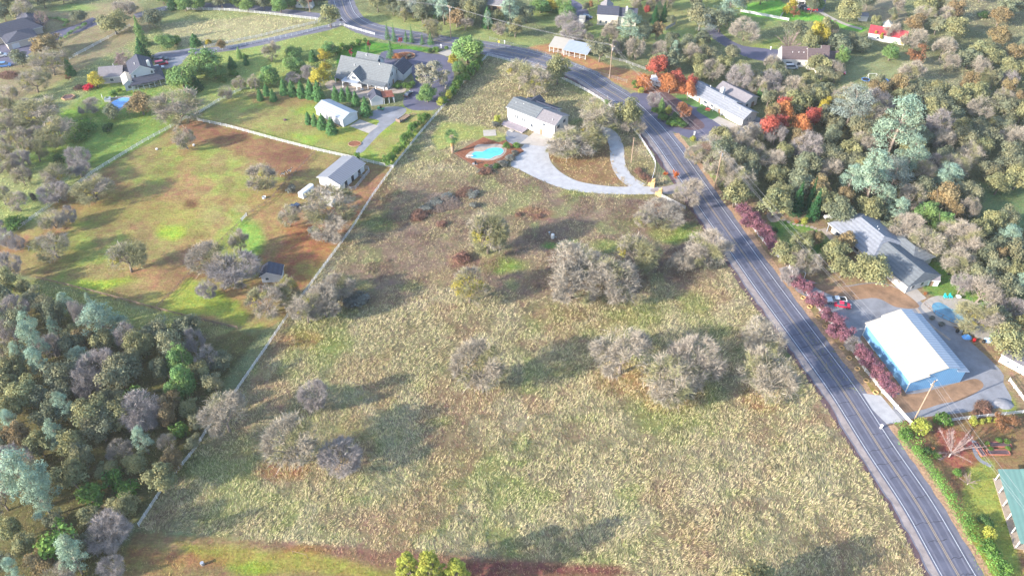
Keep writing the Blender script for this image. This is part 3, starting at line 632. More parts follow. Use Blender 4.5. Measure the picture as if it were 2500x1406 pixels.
def join_mistle(cr, *ms):
    mi = mistle(*ms); n1, n2 = len(cr.vertices), len(mi.vertices); f1, f2 = len(cr.polygons), len(mi.polygons)
    def grab(m):
        v = np.empty(len(m.vertices)*3, np.float32); m.vertices.foreach_get('co', v); f = np.empty(len(m.loops), np.int32); m.loops.foreach_get('vertex_index', f)
        c = np.empty(len(m.vertices)*4, np.float32); m.color_attributes['tint'].data.foreach_get('color', c); return v.reshape(-1, 3), f.reshape(-1, 4), c.reshape(-1, 4)
    a, b_ = grab(cr), grab(mi); me = np_mesh(cr.name, np.concatenate([a[0], b_[0]]), np.concatenate([a[1], b_[1]+n1]), np.concatenate([a[2], b_[2]]))
    me.materials.append(cr.materials[0]); me.materials.append(LM['mist'])
    me.polygons.foreach_set('material_index', np.concatenate([np.zeros(f1, np.int32), np.ones(f2, np.int32)])); return me
def mk_leafy(name, seed, h, w, n=42, per=120, size=.42, rad=.17, zc=.5, flat=.8, lim=5, th=.26, a=.2, g=.1):
    rg = np.random.default_rng(seed); tb = MB(); limbs(tb, rg, h, w, lim, th, .02*h+.08)
    c = dome(rg, n, w*(1-rad), h*(1-rad*.5), h*zc); r_ = [w*rad*rg.choice([.45, .7, 1.0, 1.35]) for _ in c]; ph = rg.uniform(0, 6.28, 3)
    c = [np.array(q_)*(1+.2*math.sin(3*math.atan2(q_[1], q_[0])+ph[0])+.12*math.sin(5*math.atan2(q_[1], q_[0])+ph[1])*np.array([1, 1, .4])) for q_ in c]
    V, Fc, T = clumped(c, r_, per, size, tv(a, g), rg, flat)
    return tb, np_mesh(name+'_crown', V, Fc, T.astype(np.float32)), None
def mk_cone(name, seed, h, w, n=15, per=14, size=.42, droop=.25, base=.06, pw=1.0, a=.2):
    rg = np.random.default_rng(seed); tb = MB(); tb.tube([(0,0,-.1),(0,0,h*.5),(0,0,h*.97)], [.02*h+.04, .012*h+.02, .02], 6)
    Cs, Ns, Ts = [], [], []
    for i in range(n):
        t = i/(n-1); z = h*(base+(1-base)*t**.95); rr = w*.5*(1-t)**pw*rg.uniform(.85, 1.1)+.08
        nb = max(4, int(11*(1-t)+4))
        for j in range(nb):
            aa = 2*math.pi*(j+rg.uniform(-.4, .4))/nb; L = rr*rg.uniform(.75, 1.15); k = max(5, int(per*(L/(w*.5))**.7*1.6))
            u = rg.uniform(.25, 1, k); x = u*L; zz = z-droop*x+.12*np.sin(u*3)+rg.normal(0, .07, k)*h/8
            sp = rg.normal(0, .13, k)*(x+.35)
            Cs.append(np.stack([np.cos(aa)*x-np.sin(aa)*sp, np.sin(aa)*x+np.cos(aa)*sp, zz], 1))
            Ns.append(np.tile([math.cos(aa)*.7, math.sin(aa)*.7, .75], (k, 1))); t_ = np.array(tv(a, .06)(rg)); Ts.append(np.tile(t_, (k, 1)))
    C = np.concatenate(Cs); V, Fc = quads(C, np.concatenate(Ns), size*rg.uniform(.6, 1.2, len(C)), .6, .4, rg)
    return tb, np_mesh(name+'_crown', V, Fc, np.repeat(np.concatenate(Ts), 4, 0).astype(np.float32)), None
def mk_pine(name, seed, h, w, n=34, per=110, size=.5, gap=.3, r=1.0):
    "tall open pine: needle tufts on several leaders"
    rg = np.random.default_rng(seed); tb = MB(); lean = rg.normal(0, .04, 2)*h
    tb.tube([(0,0,-.1),(lean[0]*.5,lean[1]*.5,h*.4),(lean[0],lean[1],h*.85)], [.016*h+.1, .012*h+.05, .06], 7)
    c, r_ = [], []
    for i in range(n):
        t = rg.uniform(.0, 1); z = h*(.28+.68*t); rr = w*.42*math.sin(min(1, (1.12-t))*1.75)**.8 if t < 1.1 else .3
        a = rg.uniform(0, 2*math.pi); k = rg.uniform(.25, 1); p = np.array([lean[0]*t+math.cos(a)*rr*k, lean[1]*t+math.sin(a)*rr*k, z])
        c.append(p); r_.append(w*rg.uniform(.09, .16)*r); tb.tube([(lean[0]*t*.8, lean[1]*t*.8, z-h*.08), p], [.07, .03], 4, caps=False)
    V, Fc, T = clumped(c, r_, per, size, tv(.28, .07), rg, .95, .35)
    return tb, np_mesh(name+'_crown', V, Fc, T.astype(np.float32)), None
def mk_fan(name, seed, h, w, col=None):
    "vase shaped leafless ornamental with long straight twigs"
    rg = np.random.default_rng(seed); tb = MB(); tb.tube([(0,0,-.1),(0,0,h*.22)], [.2, .15], 7)
    TC, TN = [], []; cb = MB()
    for i in range(22):
        a = rg.uniform(0, 2*math.pi); el = rg.uniform(.25, 1.45); L = rg.uniform(.6, 1)*(w*.5*math.cos(el)+h*.75*math.sin(el))
        d = np.array([math.cos(a)*math.cos(el), math.sin(a)*math.cos(el), math.sin(el)]); p0 = np.array([0, 0, h*.2]); m = p0+d*L*.5+rg.normal(0, .15, 3); e = p0+d*L*.98
        cb.tube([p0, m, e], [.09, .05, .02], 3, caps=False)
        for k in range(75):
            t = rg.uniform(.25, 1); TC.append(p0+(m-p0)*t*2 if t < .5 else m+(e-m)*(t*2-1)); TN.append(d+rg.normal(0, .35, 3))
    TC = np.array(TC); TN = np.array(TN); n = len(TC); TN /= np.linalg.norm(TN, axis=1, keepdims=True); L = rg.uniform(.5, 1.3, (n, 1)); wd = rg.uniform(.015, .035, (n, 1))
    S = np.cross(TN, rg.normal(0, 1, (n, 3))); S /= np.linalg.norm(S, axis=1, keepdims=True)
    V = np.stack([TC-S*wd, TC+S*wd, TC+TN*L*.6+S*wd, TC+TN*L-S*wd*.4], 1).reshape(-1, 3); Fq = np.arange(n*4).reshape(-1, 4)
    bv = np.array(cb.v); bf = np.array(cb.f)
    T2 = np.concatenate([np.repeat(rg.uniform(.7, 1.25, (n, 1)), 4, 0)*np.ones((1, 3)), np.full((len(bv), 3), 1.1)])
    return tb, np_mesh(name+'_crown', np.concatenate([V, bv]), np.concatenate([Fq, bf+len(V)]), T2.astype(np.float32)), None
def leafm(name, c, tr=.25, ov=.12, k=None): return mat(name, sc(*c, k), .8, 0, tint=True, objvar=ov, spec=.15, trans=tr)
LM = {
 'twig': leafm('twig_grey', (184,174,160), 0, .10, .7), 'twigp': leafm('twig_mauve', (178,170,168), 0, .08, .68), 'twigd': leafm('twig_brown', (150,132,120), 0, .1, .72),
 'twigpink': leafm('twig_pink', (172,150,148), 0, .06, .6), 'twigred': leafm('twig_orange', (205,110,50), .1, .06, .8),
 'oak': leafm('leaf_oak_olive', (156,157,114), k=.66), 'oakd': leafm('leaf_oak_dark', (136,143,116), k=.66), 'oakb': leafm('leaf_oak_golden', (165,146,108)), 'oakg': leafm('leaf_oak_grey', (148,150,120), k=.66),
 'pine': leafm('needle_blue_green', (160,184,162), k=.68), 'pineg': leafm('needle_grey', (172,182,170)), 'green': leafm('needle_green', (132,165,98)), 'conif': leafm('needle_fir', (100,148,88)), 'dark': leafm('needle_dark', (62,108,66)),
 'lime': leafm('leaf_lime', (190,196,95), .35, .08, .62), 'shrub': leafm('leaf_shrub', (112,148,72)), 'shrubd': leafm('leaf_shrub_dark', (82,112,66)), 'shrubg': leafm('leaf_shrub_grey', (142,142,132)),
 'red': leafm('leaf_red', (205,108,98), .3, .1, .58), 'orange': leafm('leaf_orange', (210,142,92), .3, .12, .58), 'yellow': leafm('leaf_yellow', (212,195,85), .3, .08, .6), 'plum': leafm('leaf_plum', (152,104,118), .25, .08, .7),
 'brown': leafm('leaf_russet', (165,120,90)), 'euc': leafm('leaf_eucalyptus', (175,172,150)), 'mist': leafm('mistletoe_green', (176,168,80), .2, .1, .72), 'brush': leafm('brush_brown', (155,120,105)), 'hedge': leafm('leaf_hedge', (130,175,85), .3, .05, .62),
 'crim': leafm('leaf_crimson', (215,40,80), .3, .04, .8), 'maple': leafm('leaf_maple_small', (165,60,75), .3, .04, .8)}
PROTO = {}
def proto(key, builds): PROTO[key] = builds
def trunkmesh(tb, m): 
    me = bpy.data.meshes.new('trunk'); me.from_pydata(tb.v, [], tb.f); me.materials.append(m); me.polygons.foreach_set('use_smooth', [True]*len(me.polygons)); return me
def reg(key, tup, cm, h, w, tm='trunk', ms=None):
    tb, cr, _ = tup; cr.materials.append(LM[cm]); tm_ = trunkmesh(tb, M[tm])
    mi = None
    if ms: cr = join_mistle(cr, *ms)
    PROTO.setdefault(key, []).append((tm_, cr, mi, h, w))
for i in range(4): reg('o', mk_bare('oak', 100+i, 9, 9, None, tw=27, lichen=.25), 'twig', 9, 9)
for i in range(2): reg('op', mk_bare('oak', 130+i, 9, 9, None, tw=27, lichen=.05), 'twigp', 9, 9)
for i in range(3): reg('om', mk_bare('oak', 110+i, 9, 9, None, tw=20, lichen=.5), 'twig', 9, 9, ms=(i, 9, 9, 9, .55))
for i in range(2): reg('oy', mk_bare('oak', 120+i, 9, 9, None, tw=18, lichen=.6), 'twig', 9, 9, ms=(10+i, 9, 9, 30, 1.0))
reg('od', mk_bare('snag', 140, 9, 8, None, tw=10, lichen=.1), 'twigp', 9, 8)
reg('bi', mk_bare('birch', 150, 12, 7, None, tw=24, lichen=0), 'twigpink', 12, 7, 'trunk_pale')
reg('rb', mk_fan('maple', 151, 9, 9), 'twigpink', 9, 9, 'trunk_pale')
reg('og', mk_fan('sapling', 152, 4, 3), 'twigred', 4, 3)
for i in range(4): reg('e', mk_leafy('live_oak', 200+i, 9, 10, 46, 95, .5), ('oak', 'oak', 'oakd', 'oakb')[i] if False else 'oak', 9, 10)
for i in range(2): reg('ed', mk_leafy('live_oak', 210+i, 9, 10, 46, 95, .5), 'oakd', 9, 10)
for i in range(2): reg('eb', mk_leafy('live_oak', 220+i, 9, 10, 48, 95, .5), 'oakb', 9, 10)
for i in range(3): reg('eg', mk_leafy('live_oak', 230+i, 9, 10, 40, 80, .5), 'oakg', 9, 10)
for i in range(3): reg('p', mk_pine('pine', 300+i, 18, 10, 60, 85), 'pine', 18, 10)
reg('pg', mk_pine('pine', 310, 18, 11, 56, 85), 'pineg', 18, 11)
for i in range(2): reg('g', mk_leafy('round_pine', 320+i, 9, 8, 44, 150, .42, .19, .42), 'green', 9, 8)
for i in range(2): reg('c', mk_cone('fir', 330+i, 6, 4.4, 15, 16, .5, .2, .04, .62), 'conif', 6, 4)
reg('gc', mk_cone('cypress', 333, 12, 5, 20, 16, .45, .1, .04, .7), 'green', 12, 5)
for i in range(2): reg('cd', mk_cone('spruce', 340+i, 12, 6, 20, 18, .5), 'dark', 12, 6, 'trunk_dark')
reg('cc', mk_cone('deodar', 345, 9, 5, 14, 9, .4, .35, .05, 1.2), 'conif', 9, 5)
reg('ly', mk_pine('lime_pine', 350, 16, 6, 190, 60, .32, r=.6), 'lime', 16, 6); reg('ly', mk_pine('lime_pine', 351, 16, 6, 190, 60, .32, r=.6), 'lime', 16, 6)
for i in range(2): reg('r', mk_leafy('maple', 400+i, 7, 8, 34, 90, .4, .17, .5), 'red', 7, 8)
reg('ro', mk_leafy('maple', 402, 7, 8, 34, 90, .4, .17, .5), 'orange', 7, 8)
for i in range(2): reg('y', mk_leafy('yellow_tree', 410+i, 7, 7, 30, 70, .4, .17, .5, g=.12), 'yellow', 7, 7)
for i in range(3): reg('pl', mk_leafy('plum', 420+i, 4.6, 5, 30, 55, .3, .17, .5, g=.08), 'plum', 4.6, 5)
reg('eu', mk_leafy('gum', 430, 11, 9, 34, 70, .45, .14, .5), 'euc', 11, 9, 'trunk_pale')
for i in range(2): reg('s', mk_leafy('shrub', 500+i, 2, 2.4, 16, 60, .22, .24, .35, th=.1), 'shrub', 2, 2.4)
reg('sd', mk_leafy('shrub', 503, 2, 2.4, 16, 60, .22, .24, .35, th=.1), 'shrubd', 2, 2.4)
reg('sg', mk_leafy('shrub', 504, 2, 2.4, 16, 60, .22, .24, .35, th=.1), 'shrubg', 2, 2.4)
reg('sy', mk_leafy('shrub', 505, 2, 2.4, 16, 60, .22, .24, .35, th=.1), 'lime', 2, 2.4)
reg('sr', mk_leafy('shrub', 506, 2, 2.4, 16, 60, .22, .24, .35, th=.1), 'crim', 2, 2.4)
reg('sb', mk_leafy('shrub', 507, 2, 2.4, 16, 50, .22, .24, .35, th=.1), 'brush', 2, 2.4)
reg('so', mk_leafy('shrub', 508, 2, 2.4, 16, 50, .22, .24, .35, th=.1), 'orange', 2, 2.4)
reg('mp', mk_leafy('small_maple', 510, 4, 2.2, 14, 50, .25, .2, .55, th=.35), 'maple', 4, 2.2)
reg('br', mk_leafy('russet_tree', 511, 6, 6, 26, 60, .35, .17, .5), 'brown', 6, 6)
KIND = {  # key: (object name, category, description, group)
 'o': ('bare_oak','oak tree','leafless grey oak','leafless grey oaks'), 'op': ('bare_oak','oak tree','leafless mauve grey oak','leafless mauve oaks'), 'om': ('bare_oak','oak tree','leafless oak with mistletoe clumps','leafless oaks carrying mistletoe'),
 'oy': ('bare_oak','oak tree','oak full of yellow green mistletoe','oaks full of mistletoe'), 'od': ('dead_tree','dead tree','bare dead tree with pale branches','bare dead trees'), 'bi': ('birch','birch tree','bare white barked tree with rusty twigs','bare white barked trees'),
 'rb': ('bare_maple','maple tree','bare pinkish spreading tree','bare pinkish ornamental trees'), 'og': ('sapling','sapling','small sapling with orange twigs','orange twigged saplings'), 'e': ('live_oak','leafy oak','olive green leafy oak','olive green leafy oaks'),
 'ed': ('live_oak','leafy oak','dark blue green leafy oak','dark leafy oaks'), 'eb': ('live_oak','leafy oak','golden brown leafy oak','golden brown oaks'), 'eg': ('live_oak','leafy oak','dusty grey green oak','dusty grey green oaks'),
 'p': ('pine_tree','pine tree','tall blue green pine','tall blue green pines'), 'pg': ('pine_tree','pine tree','tall grey pine','tall grey pines'), 'g': ('round_pine','round pine','bright green rounded pine','rounded green pines'), 'c': ('fir_tree','fir tree','dense green fir','young green firs'),
 'gc': ('cypress','cypress','tall bright green cypress','green cypresses'), 'cd': ('spruce_tree','spruce','dark green conical spruce','dark conical spruces'), 'cc': ('cedar_tree','cedar','drooping green cedar','drooping green cedars'), 'ly': ('lime_conifer','conifer','bright lime yellow conifer','lime yellow conifers'),
 'r': ('red_maple','maple tree','bright red autumn maple','red autumn maples'), 'ro': ('orange_maple','maple tree','orange autumn maple','orange autumn maples'), 'y': ('yellow_tree','autumn tree','yellow leaved autumn tree','yellow autumn trees'), 'pl': ('plum_tree','plum tree','purple leaved plum tree','purple plum trees along the road'),
 'eu': ('gum_tree','gum tree','pale grey green gum tree','gum trees'), 's': ('shrub','shrub','round green shrub','green shrubs'), 'sd': ('shrub','shrub','dark green shrub','dark green shrubs'), 'sg': ('shrub','shrub','grey dormant shrub','grey shrubs'),
 'sy': ('shrub','shrub','bright yellow green shrub','yellow green shrubs'), 'sr': ('shrub','shrub','crimson spreading shrub','crimson shrubs'), 'sb': ('shrub','shrub','brown dried shrub','brown dried shrubs'), 'so': ('shrub','shrub','orange autumn shrub','orange shrubs'),
 'mp': ('small_maple','maple tree','slim dark red maple','slim red maples'), 'br': ('russet_tree','autumn tree','russet brown leafed tree','russet brown trees')}
TREES = []; rt = random.Random(9)
def plant(kind, X, Y, h, w, rz=None):
    pr = PROTO[kind]; tm, cr, mi, h0, w0 = pr[rt.randrange(len(pr))]; nm, cat, desc, grp = KIND[kind]
    e = bpy.data.objects.new(nm, None); COL.objects.link(e); e.location = (X, Y, 0); e.rotation_euler = (0, 0, rt.uniform(0, 6.28) if rz is None else rz); e.scale = (w/w0, w/w0*rt.uniform(.9, 1.1), h/h0); e['category'] = cat; e.empty_display_size = .5
    link('trunk', tm, e); link('crown', cr, e)
    if mi: link('mistletoe', mi, e)
    TREES.append([e, kind, X, Y, h, w]); return e
def at_crown(kind, cx, cy, wpx, h):
    "a tree measured by the middle of its crown and its width in pixels"
    f = {'c':.4,'cd':.42,'gc':.45,'cc':.35,'ly':.45,'p':.6,'pg':.6}.get(kind, .6)
    p = G(cx, cy, h*f); k = ppm(cx, cy)*CAM_H/(CAM_H-h*f)
    return plant(kind, p.x, p.y, h, wpx/k)
